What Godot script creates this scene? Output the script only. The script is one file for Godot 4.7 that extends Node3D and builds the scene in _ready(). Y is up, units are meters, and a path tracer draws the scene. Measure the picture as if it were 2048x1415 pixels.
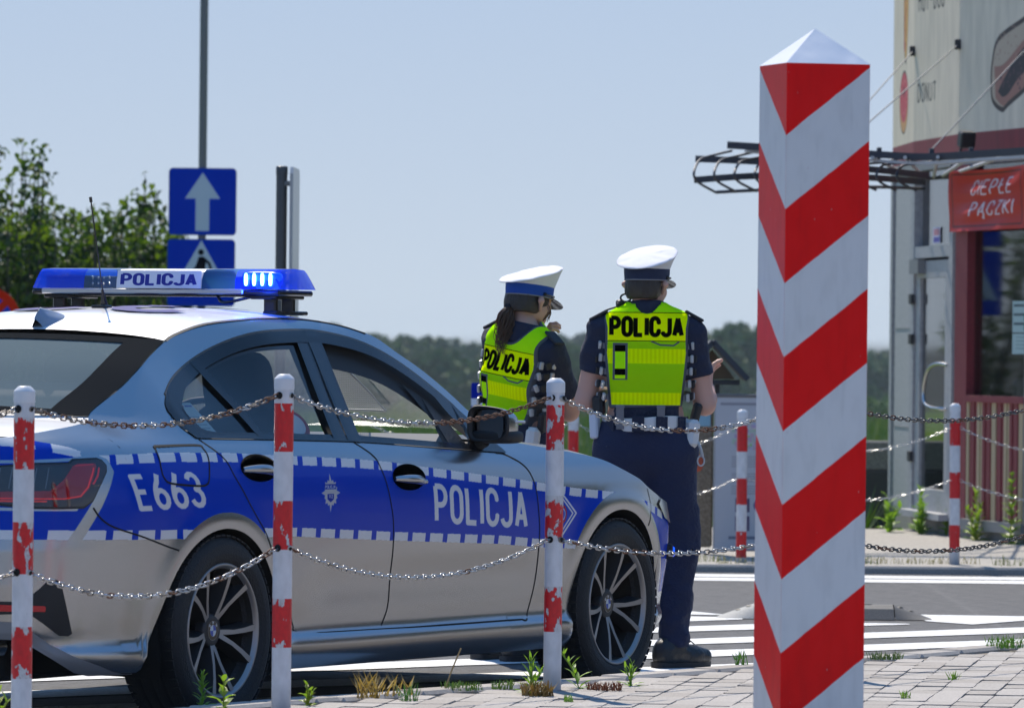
extends Node3D

# ---------------------------------------------------------------- mesh builder
class MB:
	var v := PackedVector3Array()
	var n := PackedVector3Array()
	var uv := PackedVector2Array()
	var idx := PackedInt32Array()

	func vert(p: Vector3, nn: Vector3, t := Vector2.ZERO) -> int:
		v.append(p)
		n.append(nn)
		uv.append(t)
		return v.size() - 1

	func face(a: int, b: int, c: int) -> void:
		var g := (v[b] - v[a]).cross(v[c] - v[a])
		if g.dot(n[a] + n[b] + n[c]) > 0.0:
			idx.append(a); idx.append(c); idx.append(b)
		else:
			idx.append(a); idx.append(b); idx.append(c)

	func tri(a: Vector3, b: Vector3, c: Vector3) -> void:
		var g := (b - a).cross(c - a).normalized()
		face(vert(a, g), vert(b, g), vert(c, g))

	func quad(a: Vector3, b: Vector3, c: Vector3, d: Vector3, ta := Vector2(0, 1), tb := Vector2(1, 1), tc := Vector2(1, 0), td := Vector2(0, 0)) -> void:
		var g := (b - a).cross(c - a) + (c - a).cross(d - a)
		g = g.normalized()
		var i := vert(a, g, ta)
		vert(b, g, tb); vert(c, g, tc); vert(d, g, td)
		face(i, i + 1, i + 2)
		face(i, i + 2, i + 3)

	# a smooth sheet over rows x cols of points
	func grid(p: PackedVector3Array, cols: int, t := PackedVector2Array(), loop_c := false) -> void:
		var rows := p.size() / cols
		var o := v.size()
		for r in rows:
			for c in cols:
				var cl := (c - 1 + cols - 1) % (cols - 1) if loop_c and c == 0 else maxi(c - 1, 0)
				var cr := 1 if loop_c and c == cols - 1 else mini(c + 1, cols - 1)
				var du := p[r * cols + cr] - p[r * cols + cl]
				var dv := p[mini(r + 1, rows - 1) * cols + c] - p[maxi(r - 1, 0) * cols + c]
				if du.length_squared() < 1e-12:
					var r2 := r + 1 if r == 0 else r - 1
					du = p[r2 * cols + cr] - p[r2 * cols + cl]
				if dv.length_squared() < 1e-12:
					dv = Vector3.UP * 1e-3
				vert(p[r * cols + c], du.cross(dv).normalized(), t[r * cols + c] if t.size() else Vector2(float(c) / (cols - 1), float(r) / (rows - 1)))
		for r in rows - 1:
			for c in cols - 1:
				var i := o + r * cols + c
				face(i, i + 1, i + cols + 1)
				face(i, i + cols + 1, i + cols)

	func box(c: Vector3, s: Vector3, b := Basis(), bev := 0.0) -> void:
		# a box with chamfered edges
		var h := s * 0.5
		var e := minf(bev, minf(h.x, minf(h.y, h.z)) * 0.6)
		if e <= 0.0:
			for a in 3:
				for sg in [-1.0, 1.0]:
					var q := []
					for k in 4:
						var u := -1.0 if k == 0 or k == 3 else 1.0
						var w := -1.0 if k < 2 else 1.0
						var l := Vector3.ZERO
						l[a] = sg * h[a]; l[(a + 1) % 3] = u * h[(a + 1) % 3]; l[(a + 2) % 3] = w * h[(a + 2) % 3]
						q.append(c + b * l)
					_q4(q, b * _ax(a, sg))
			return
		for a in 3:
			for sg in [-1.0, 1.0]:
				var q := []
				for k in 4:
					var u := -1.0 if k == 0 or k == 3 else 1.0
					var w := -1.0 if k < 2 else 1.0
					var l := Vector3.ZERO
					l[a] = sg * h[a]; l[(a + 1) % 3] = u * (h[(a + 1) % 3] - e); l[(a + 2) % 3] = w * (h[(a + 2) % 3] - e)
					q.append(c + b * l)
				_q4(q, b * _ax(a, sg))
		for a in 3:
			var a1 := (a + 1) % 3
			var a2 := (a + 2) % 3
			for s1 in [-1.0, 1.0]:
				for s2 in [-1.0, 1.0]:
					var q := []
					for k in 4:
						var l := Vector3.ZERO
						l[a] = (-1.0 if k == 0 or k == 3 else 1.0) * (h[a] - e)
						l[a1] = s1 * (h[a1] - (0.0 if k < 2 else e))
						l[a2] = s2 * (h[a2] - (e if k < 2 else 0.0))
						q.append(c + b * l)
					_q4(q, b * (_ax(a1, s1) + _ax(a2, s2)).normalized())
		for sx in [-1.0, 1.0]:
			for sy in [-1.0, 1.0]:
				for sz in [-1.0, 1.0]:
					var g := b * Vector3(sx, sy, sz).normalized()
					var i := vert(c + b * Vector3(sx * h.x, sy * (h.y - e), sz * (h.z - e)), g)
					vert(c + b * Vector3(sx * (h.x - e), sy * h.y, sz * (h.z - e)), g)
					vert(c + b * Vector3(sx * (h.x - e), sy * (h.y - e), sz * h.z), g)
					face(i, i + 1, i + 2)

	func _ax(a: int, s: float) -> Vector3:
		var r := Vector3.ZERO
		r[a] = s
		return r

	func _q4(q: Array, g: Vector3) -> void:
		var i := vert(q[0], g, Vector2(0, 1))
		vert(q[1], g, Vector2(1, 1)); vert(q[2], g, Vector2(1, 0)); vert(q[3], g, Vector2(0, 0))
		face(i, i + 1, i + 2)
		face(i, i + 2, i + 3)

	# a tube along points, radius may be one number or one per point
	func tube(p: PackedVector3Array, r, sides := 8, closed := false, caps := true) -> void:
		var m := p.size()
		var o := v.size()
		var up := Vector3.UP
		var rr := PackedVector3Array()
		for i in m:
			var d: Vector3
			if closed:
				d = (p[(i + 1) % m] - p[(i - 1 + m) % m]).normalized()
			else:
				d = (p[mini(i + 1, m - 1)] - p[maxi(i - 1, 0)]).normalized()
			if i == 0:
				up = Vector3.RIGHT if absf(d.y) > 0.9 else Vector3.UP
			var x := up.cross(d).normalized()
			up = d.cross(x).normalized()
			var ra: float = r[i] if r is Array or r is PackedFloat32Array else r
			for k in sides + 1:
				var a := TAU * k / sides
				var g := x * cos(a) + up * sin(a)
				vert(p[i] + g * ra, g, Vector2(float(k) / sides, float(i) / maxi(m - 1, 1)))
		var last := m if closed else m - 1
		for i in last:
			for k in sides:
				var a := o + i * (sides + 1) + k
				var b := o + ((i + 1) % m) * (sides + 1) + k
				face(a, a + 1, b + 1)
				face(a, b + 1, b)
		if caps and not closed:
			for e in [0, m - 1]:
				var d := (p[1] - p[0]).normalized() * -1.0 if e == 0 else (p[m - 1] - p[m - 2]).normalized()
				var c := vert(p[e], d)
				var f := v.size()
				for k in sides:
					vert(v[o + e * (sides + 1) + k], d)
				for k in sides:
					face(c, f + k, f + (k + 1) % sides)

	# profile points (radius, height) turned round the y axis of a transform
	func lathe(prof: PackedVector2Array, t := Transform3D(), sides := 24, sx := 1.0, sz := 1.0) -> void:
		var pts := PackedVector3Array()
		for q in prof:
			for k in sides + 1:
				var a := TAU * k / sides
				pts.append(t * Vector3(cos(a) * q.x * sx, q.y, sin(a) * q.x * sz))
		grid(pts, sides + 1, PackedVector2Array(), true)

	# a flat polygon extruded: plane origin o, axes x and y, thickness along the normal
	func prism(poly: PackedVector2Array, o: Vector3, x: Vector3, y: Vector3, th: float) -> void:
		var nn := x.cross(y).normalized()
		var ix := Geometry2D.triangulate_polygon(poly)
		for sd in [0.0, 1.0]:
			var f := v.size()
			for q in poly:
				vert(o + x * q.x + y * q.y + nn * th * sd, nn * (1.0 if sd > 0.5 else -1.0), q)
			for k in range(0, ix.size(), 3):
				face(f + ix[k], f + ix[k + 1], f + ix[k + 2])
		for k in poly.size():
			var a := poly[k]
			var b := poly[(k + 1) % poly.size()]
			quad(o + x * a.x + y * a.y, o + x * b.x + y * b.y, o + x * b.x + y * b.y + nn * th, o + x * a.x + y * a.y + nn * th)

	# superellipsoid, for soft rounded solids
	func soft(c: Vector3, s: Vector3, b := Basis(), e := 0.5, nu := 20, nv := 12) -> void:
		var pts := PackedVector3Array()
		for j in nv + 1:
			var la := -PI / 2 + PI * j / nv
			for i in nu + 1:
				var lo := TAU * i / nu
				var q := Vector3(_sp(cos(la), e) * _sp(cos(lo), e), _sp(sin(la), e), _sp(cos(la), e) * _sp(sin(lo), e))
				pts.append(c + b * (q * s * 0.5))
		grid(pts, nu + 1, PackedVector2Array(), true)

	func _sp(x: float, e: float) -> float:
		return signf(x) * pow(absf(x), e)

	func mesh() -> ArrayMesh:
		var a := []
		a.resize(Mesh.ARRAY_MAX)
		a[Mesh.ARRAY_VERTEX] = v
		a[Mesh.ARRAY_NORMAL] = n
		a[Mesh.ARRAY_TEX_UV] = uv
		a[Mesh.ARRAY_INDEX] = idx
		var m := ArrayMesh.new()
		m.add_surface_from_arrays(Mesh.PRIMITIVE_TRIANGLES, a)
		return m


# ---------------------------------------------------------------- picture canvas with a stroke font
class Cv:
	var w: int
	var h: int
	var d := PackedByteArray()

	func _init(ww: int, hh: int, c: Color, alpha := 255) -> void:
		w = ww
		h = hh
		d.resize(w * h * 4)
		var r := int(c.r * 255)
		var g := int(c.g * 255)
		var b := int(c.b * 255)
		var row := PackedByteArray()
		for x in w:
			row.append(r); row.append(g); row.append(b); row.append(alpha)
		d = PackedByteArray()
		for y in h:
			d.append_array(row)

	func px(x: int, y: int, c: Color, a := 1.0, meta := -1) -> void:
		if x < 0 or y < 0 or x >= w or y >= h or a <= 0.0:
			return
		var i := (y * w + x) * 4
		if a >= 1.0:
			d[i] = int(c.r * 255); d[i + 1] = int(c.g * 255); d[i + 2] = int(c.b * 255)
			if meta >= 0: d[i + 3] = meta
			return
		d[i] = int(lerpf(d[i], c.r * 255, a)); d[i + 1] = int(lerpf(d[i + 1], c.g * 255, a)); d[i + 2] = int(lerpf(d[i + 2], c.b * 255, a))
		if meta >= 0: d[i + 3] = int(lerpf(d[i + 3], meta, a))

	func rect(x0: float, y0: float, x1: float, y1: float, c: Color, meta := -1) -> void:
		for y in range(int(y0), int(y1)):
			for x in range(int(x0), int(x1)):
				px(x, y, c, 1.0, meta)

	func poly(p: PackedVector2Array, c: Color, meta := -1) -> void:
		var lo := p[0]
		var hi := p[0]
		for q in p:
			lo = lo.min(q); hi = hi.max(q)
		for y in range(maxi(int(lo.y), 0), mini(int(hi.y) + 2, h)):
			for sub in 1:
				var xs := []
				var fy := y + 0.5
				for k in p.size():
					var a := p[k]
					var b := p[(k + 1) % p.size()]
					if (a.y <= fy) != (b.y <= fy):
						xs.append(a.x + (fy - a.y) / (b.y - a.y) * (b.x - a.x))
				xs.sort()
				for k in range(0, xs.size() - 1, 2):
					var x0: float = xs[k]
					var x1: float = xs[k + 1]
					for x in range(maxi(int(x0), 0), mini(int(x1) + 1, w)):
						px(x, y, c, clampf(minf(x + 1.0, x1) - maxf(x, x0), 0.0, 1.0), meta)

	func ell(cx: float, cy: float, rx: float, ry: float, c: Color, inner := 0.0) -> void:
		for y in range(int(cy - ry - 2), int(cy + ry + 3)):
			for x in range(int(cx - rx - 2), int(cx + rx + 3)):
				var q := Vector2((x + 0.5 - cx) / rx, (y + 0.5 - cy) / ry).length()
				var a := clampf((1.0 - q) * minf(rx, ry) + 0.5, 0.0, 1.0)
				if inner > 0.0:
					a *= clampf((q - inner) * minf(rx, ry) + 0.5, 0.0, 1.0)
				px(x, y, c, a)

	func line(p: PackedVector2Array, hw: float, c: Color, meta := -1) -> void:
		var lo := p[0]
		var hi := p[0]
		for q in p:
			lo = lo.min(q); hi = hi.max(q)
		for y in range(int(lo.y - hw - 2), int(hi.y + hw + 3)):
			for x in range(int(lo.x - hw - 2), int(hi.x + hw + 3)):
				var q := Vector2(x + 0.5, y + 0.5)
				var m := 1e9
				for k in p.size() - 1:
					m = minf(m, q.distance_to(Geometry2D.get_closest_point_to_segment(q, p[k], p[k + 1])))
				px(x, y, c, clampf(hw - m + 0.5, 0.0, 1.0), meta)

	static func arc(cx: float, cy: float, rx: float, ry: float, a0: float, a1: float, nn := 8) -> Array:
		var r := []
		for i in nn + 1:
			var a := deg_to_rad(lerpf(a0, a1, float(i) / nn))
			r.append(Vector2(cx + cos(a) * rx, cy + sin(a) * ry))
		return r

	static func glyph(ch: String) -> Array:
		# centre lines in a cell 0.42 wide and 1 high, y up
		var V := func(a: Array) -> Array:
			var r := []
			for k in range(0, a.size(), 2): r.append(Vector2(a[k], a[k + 1]))
			return r
		match ch:
			"P": return [V.call([0, 0, 0, 1]), V.call([0, 1, 0.2, 1]) + arc(0.2, 0.73, 0.22, 0.27, 90, -90) + V.call([0, 0.46])]
			"O": return [V.call([0, 0.25, 0, 0.75]) + arc(0.21, 0.75, 0.21, 0.25, 180, 0) + arc(0.21, 0.25, 0.21, 0.25, 0, -180)]
			"L": return [V.call([0, 1, 0, 0, 0.38, 0])]
			"I": return [V.call([0.0, 0, 0.0, 1])]
			"C": return [[Vector2(0.42, 0.7)] + arc(0.21, 0.75, 0.21, 0.25, 0, 180) + arc(0.21, 0.25, 0.21, 0.25, 180, 360) + [Vector2(0.42, 0.3)]]
			"J": return [V.call([0.36, 1, 0.36, 0.25]) + arc(0.16, 0.22, 0.2, 0.22, 0, -170)]
			"A": return [V.call([0, 0, 0.21, 1]), V.call([0.42, 0, 0.21, 1]), V.call([0.07, 0.27, 0.35, 0.27])]
			"E": return [V.call([0.4, 1, 0, 1, 0, 0, 0.4, 0]), V.call([0, 0.52, 0.34, 0.52])]
			"6": return [V.call([0.3, 1.05]) + arc(0.42, 0.3, 0.42, 0.6, 125, 180, 5) + arc(0.21, 0.27, 0.21, 0.27, 180, 540, 14)]
			"3": return [arc(0.19, 0.75, 0.2, 0.25, 160, -80) + arc(0.19, 0.26, 0.22, 0.26, 85, -165)]
			"1": return [V.call([0.05, 0.8, 0.2, 1, 0.2, 0])]
			"2": return [arc(0.2, 0.74, 0.2, 0.26, 170, -20) + V.call([0.0, 0.0, 0.4, 0.0])]
			"Z": return [V.call([0, 1, 0.4, 1, 0, 0, 0.4, 0])]
			"K": return [V.call([0, 0, 0, 1]), V.call([0.4, 1, 0, 0.42]), V.call([0.12, 0.56, 0.42, 0])]
			"H": return [V.call([0, 0, 0, 1]), V.call([0.4, 0, 0.4, 1]), V.call([0, 0.5, 0.4, 0.5])]
			"T": return [V.call([0, 1, 0.42, 1]), V.call([0.21, 1, 0.21, 0])]
			"D": return [V.call([0, 0, 0, 1, 0.15, 1]) + arc(0.15, 0.5, 0.27, 0.5, 90, -90) + V.call([0, 0])]
			"G": return [[Vector2(0.42, 0.75)] + arc(0.21, 0.75, 0.21, 0.25, 0, 180) + arc(0.21, 0.25, 0.21, 0.25, 180, 360) + V.call([0.42, 0.45, 0.24, 0.45])]
			"N": return [V.call([0, 0, 0, 1, 0.4, 0, 0.4, 1])]
			"U": return [V.call([0, 1, 0, 0.25]) + arc(0.21, 0.25, 0.21, 0.25, 180, 360) + V.call([0.42, 1])]
			"Ł": return [V.call([0.05, 1, 0.05, 0, 0.42, 0]), V.call([-0.08, 0.4, 0.26, 0.62])]
			"Ą": return [V.call([0, 0, 0.21, 1]), V.call([0.42, 0, 0.21, 1]), V.call([0.07, 0.27, 0.35, 0.27]), V.call([0.42, 0, 0.32, -0.18, 0.44, -0.24])]
			"-": return [V.call([0.05, 0.45, 0.33, 0.45])]
		return []

	static func adv(ch: String) -> float:
		return 0.26 if ch == "I" else 0.62 if ch == "J" else 0.3 if ch == " " else 0.64 if ch == "L" else 0.68

	static func width(t: String) -> float:
		var x := 0.0
		for ch in t: x += adv(ch)
		return x - 0.24

	# text with its baseline origin o, ux = vector of the whole text's width, uy = vector of the cap height (pixels)
	func text(t: String, o: Vector2, ux: Vector2, uy: Vector2, hw: float, c: Color, meta := -1) -> void:
		var u := ux / (width(t) + 2.0 * hw)
		var vv := uy / (1.0 + 2.0 * hw)
		var base := o + u * hw + vv * hw
		var det := u.x * vv.y - u.y * vv.x
		var x := 0.0
		var sc := absf(vv.length())
		for ch in t:
			var strokes := glyph(ch)
			var lo := Vector2(1e9, 1e9)
			var hi := -lo
			for q in [Vector2(x - 0.2, -0.32), Vector2(x + 0.66, -0.32), Vector2(x + 0.66, 1.2), Vector2(x - 0.2, 1.2)]:
				var a: Vector2 = base + u * q.x + vv * q.y
				lo = lo.min(a); hi = hi.max(a)
			for py in range(int(lo.y), int(hi.y) + 1):
				for pxx in range(int(lo.x), int(hi.x) + 1):
					var r := Vector2(pxx + 0.5, py + 0.5) - base
					var q := Vector2((r.x * vv.y - r.y * vv.x) / det - x, (u.x * r.y - u.y * r.x) / det)
					var m := 1e9
					for s in strokes:
						var ns: int = s.size() - 1
						for k in ns:
							var a: Vector2 = s[k]
							var b: Vector2 = s[k + 1]
							var ab := b - a
							var l2 := ab.length_squared()
							if l2 < 1e-9: continue
							var tt := (q - a).dot(ab) / l2
							var len := sqrt(l2)
							var perp := absf((q - a).cross(ab)) / len
							var dd: float
							if tt < 0.0:
								dd = maxf(perp, hw - tt * len) if k == 0 else q.distance_to(a)
							elif tt > 1.0:
								dd = maxf(perp, hw + (tt - 1.0) * len) if k == ns - 1 else q.distance_to(b)
							else:
								dd = perp
							m = minf(m, dd)
					if m < hw + 0.2:
						px(pxx, py, c, clampf((hw - m) * sc + 0.5, 0.0, 1.0), meta)
			x += adv(ch)

	func tex() -> ImageTexture:
		return ImageTexture.create_from_image(Image.create_from_data(w, h, false, Image.FORMAT_RGBA8, d))


# ---------------------------------------------------------------- materials and naming
var used := {}
var rng := RandomNumberGenerator.new()
const CAR := Vector3(-1.063, 0.0, -22.379)

func numbered(s: String) -> String:
	var k: int = used.get(s, 0)
	used[s] = k + 1
	return s if k == 0 else "%s_%03d" % [s, k]

func mat(c: Color, rough := 0.6, metal := 0.0, name := "") -> StandardMaterial3D:
	var m := StandardMaterial3D.new()
	m.albedo_color = c
	m.roughness = rough
	m.metallic = metal
	m.resource_name = name
	return m

func lin(r: float, g: float, b: float) -> Color:
	return Color(r, g, b).linear_to_srgb()

func noise_tex(f: float, lo: Color, hi: Color, sz := 512, oct := 4, sd := 1, kind := FastNoiseLite.TYPE_SIMPLEX_SMOOTH) -> NoiseTexture2D:
	var fn := FastNoiseLite.new()
	fn.noise_type = kind
	fn.frequency = f
	fn.fractal_octaves = oct
	fn.seed = sd
	var t := NoiseTexture2D.new()
	t.width = sz
	t.height = sz
	t.seamless = true
	t.noise = fn
	var g := Gradient.new()
	g.set_color(0, lo)
	g.set_color(1, hi)
	t.color_ramp = g
	return t

func bump_tex(f: float, strength: float, sz := 512, oct := 4, sd := 2) -> NoiseTexture2D:
	var t := noise_tex(f, Color.BLACK, Color.WHITE, sz, oct, sd)
	t.color_ramp = null
	t.as_normal_map = true
	t.bump_strength = strength
	return t

# a material whose tone wanders, laid on by world axes
func rough_mat(lo: Color, hi: Color, rough: float, scale: float, f := 0.03, bump := 4.0, bf := 0.12, sd := 1, world := true) -> StandardMaterial3D:
	var m := mat(Color.WHITE, rough)
	m.albedo_texture = noise_tex(f, lo, hi, 512, 5, sd)
	m.uv1_triplanar = true
	m.uv1_world_triplanar = world
	m.uv1_scale = Vector3.ONE * scale
	if bump > 0.0:
		m.normal_enabled = true
		m.normal_texture = bump_tex(bf, bump, 512, 3, sd + 7)
	return m

func tag(o: Node, label: String, category := "", group := "", kind := "") -> void:
	if label: o.set_meta("label", label)
	if category: o.set_meta("category", category)
	if group: o.set_meta("group", group)
	if kind: o.set_meta("kind", kind)

func thing(called: String, label: String, category: String, at := Vector3.ZERO, turn := 0.0, group := "") -> Node3D:
	var o := Node3D.new()
	o.name = numbered(called)
	add_child(o)
	o.position = at
	o.rotation.y = turn
	tag(o, label, category, group)
	return o

func put(called: String, mb, m: Material, parent: Node = null) -> MeshInstance3D:
	var o := MeshInstance3D.new()
	o.name = called if parent else numbered(called)
	o.mesh = mb.mesh() if mb is MB else mb
	o.material_override = m
	if parent:
		parent.add_child(o, true)
	else:
		add_child(o)
	return o

func struct(called: String, mb, m: Material, kind := "structure") -> MeshInstance3D:
	var o := put(called, mb, m)
	tag(o, "", "", "", kind)
	return o

func pts(a: Array) -> PackedVector3Array:
	var r := PackedVector3Array()
	for k in range(0, a.size(), 3): r.append(Vector3(a[k], a[k + 1], a[k + 2]))
	return r

func p2(a: Array) -> PackedVector2Array:
	var r := PackedVector2Array()
	for k in range(0, a.size(), 2): r.append(Vector2(a[k], a[k + 1]))
	return r

func lerp_tab(t: PackedVector2Array, x: float) -> float:
	if x <= t[0].x: return t[0].y
	for k in range(1, t.size()):
		if x <= t[k].x:
			return lerpf(t[k - 1].y, t[k].y, (x - t[k - 1].x) / maxf(t[k].x - t[k - 1].x, 1e-6))
	return t[t.size() - 1].y

func sst(x: float) -> float:
	x = clampf(x, 0.0, 1.0)
	return x * x * (3.0 - 2.0 * x)

func smooth_line(p: PackedVector3Array, per := 6) -> PackedVector3Array:
	var r := PackedVector3Array()
	var m := p.size()
	for i in m - 1:
		var a := p[maxi(i - 1, 0)]
		var b := p[i]
		var c := p[i + 1]
		var e := p[mini(i + 2, m - 1)]
		for k in per:
			r.append(b.cubic_interpolate(c, a, e, float(k) / per))
	r.append(p[m - 1])
	return r

func smooth2(p: PackedVector2Array, per := 6) -> PackedVector2Array:
	var r := PackedVector2Array()
	var m := p.size()
	for i in m - 1:
		for k in per:
			r.append(p[i].cubic_interpolate(p[i + 1], p[maxi(i - 1, 0)], p[mini(i + 2, m - 1)], float(k) / per))
	r.append(p[m - 1])
	return r

# ---------------------------------------------------------------- scene
func _ready() -> void:
	var cam := Camera3D.new()
	cam.name = "camera"
	add_child(cam)
	var lens := CameraAttributesPhysical.new()
	lens.frustum_focal_length = 206.9
	lens.frustum_near = 0.5
	lens.frustum_far = 3000.0
	lens.frustum_focus_distance = 22.6
	lens.exposure_aperture = 9.5
	cam.attributes = lens
	cam.fov = 6.637
	cam.near = 0.5
	cam.far = 3000.0
	cam.transform = Transform3D(Basis(Vector3.RIGHT, -0.0016) * Basis(Vector3.BACK, 0.0105), Vector3(0, 1.31, 0))
	cam.current = true
	var sky := ProceduralSkyMaterial.new()
	sky.sky_top_color = Color(0.36, 0.56, 0.80)
	sky.sky_horizon_color = Color(0.722, 0.768, 0.817)
	sky.sky_curve = 0.12
	sky.ground_horizon_color = Color(0.5, 0.51, 0.5)
	sky.ground_bottom_color = Color(0.3, 0.3, 0.28)
	sky.sun_angle_max = 14.0
	# two small wisps of cloud high in the middle
	var wisp := Image.create(4096, 2048, false, Image.FORMAT_RGBAF)
	for q in [[2056.3, 997.4, 3.0, 0.75, 0.16], [2058.4, 997.9, 1.6, 0.6, 0.10], [2066.4, 1001.2, 1.6, 0.6, 0.07]]:
		for y in range(992, 1008):
			for x in range(2044, 2078):
				var e := exp(-pow((x + 0.5 - q[0]) / q[2], 2.0) - pow((y + 0.5 - q[1] - (x - q[0]) * 0.12) / q[3], 2.0)) * float(q[4]) * 2.2
				var old := wisp.get_pixel(x, y)
				wisp.set_pixel(x, y, Color(1.0, 0.93, 0.86, minf(1.0, old.a + e)))
	sky.sky_cover = ImageTexture.create_from_image(wisp)
	sky.sky_cover_modulate = Color(1, 1, 1, 1)
	var env := Environment.new()
	env.background_mode = Environment.BG_SKY
	env.sky = Sky.new()
	env.sky.sky_material = sky
	env.tonemap_mode = Environment.TONE_MAPPER_LINEAR
	env.tonemap_exposure = 1.25
	env.fog_enabled = true
	env.fog_density = 0.00015
	env.fog_light_color = Color(0.86, 0.92, 0.96)
	env.sdfgi_enabled = true
	env.ssao_enabled = true
	env.ssil_enabled = true
	var we := WorldEnvironment.new()
	we.name = "world"
	we.environment = env
	add_child(we)
	var sun := DirectionalLight3D.new()
	sun.name = "sun"
	sun.light_color = Color(1.0, 0.96, 0.9)
	sun.light_energy = 1.6
	sun.light_angular_distance = 0.5
	sun.shadow_enabled = true
	var az := deg_to_rad(15.0)
	var el := deg_to_rad(50.0)
	var to_sun := Vector3(-sin(az) * cos(el), sin(el), -cos(az) * cos(el))
	sun.basis = Basis.looking_at(-to_sun, Vector3.UP)
	add_child(sun)
	rng.seed = 1
	build_all()

func build_all() -> void:
	build_setting()
	build_kiosk()
	build_trees()
	build_right_trees()
	build_post()
	build_car()
	build_officers()
	build_fence()
	build_signs()
	build_dividers()
	build_weeds()

# ---------------------------------------------------------------- setting
func terrain_y(x: float, d: float) -> float:
	var y := -0.03
	if d > 41.0: y -= 0.12 * sst((d - 41.0) / 10.0)
	y -= 14.2 * sst((d - 104.0) / 150.0)
	return y

const KERB := [-9.0, 6.4, -6.0, 11.4, -3.2, 16.2, -2.2, 17.95, -1.5, 19.1, -0.863, 20.13, -0.546, 20.6, -0.04, 21.35, 0.5, 22.2, 1.0, 22.98, 1.5, 23.75, 2.08, 24.8, 3.0, 26.6, 4.5, 29.2, 7.0, 32.0, 12.0, 34.2]
var kerb_line := PackedVector2Array()

func kerb_x(d: float) -> float:
	for k in range(1, kerb_line.size()):
		if d <= kerb_line[k].y:
			return lerpf(kerb_line[k - 1].x, kerb_line[k].x, (d - kerb_line[k - 1].y) / (kerb_line[k].y - kerb_line[k - 1].y))
	return kerb_line[kerb_line.size() - 1].x

func paint_mat(sd: int) -> StandardMaterial3D:
	var m := rough_mat(lin(0.50, 0.50, 0.49), lin(0.86, 0.86, 0.85), 0.75, 1.6, 0.035, 2.0, 0.3, sd)
	return m

func strip_mesh(poly: PackedVector2Array, y: float) -> MB:
	var mb := MB.new()
	var ix := Geometry2D.triangulate_polygon(poly)
	for q in poly: mb.vert(Vector3(q.x, y, -q.y), Vector3.UP, q)
	for k in range(0, ix.size(), 3): mb.face(ix[k], ix[k + 1], ix[k + 2])
	return mb

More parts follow.
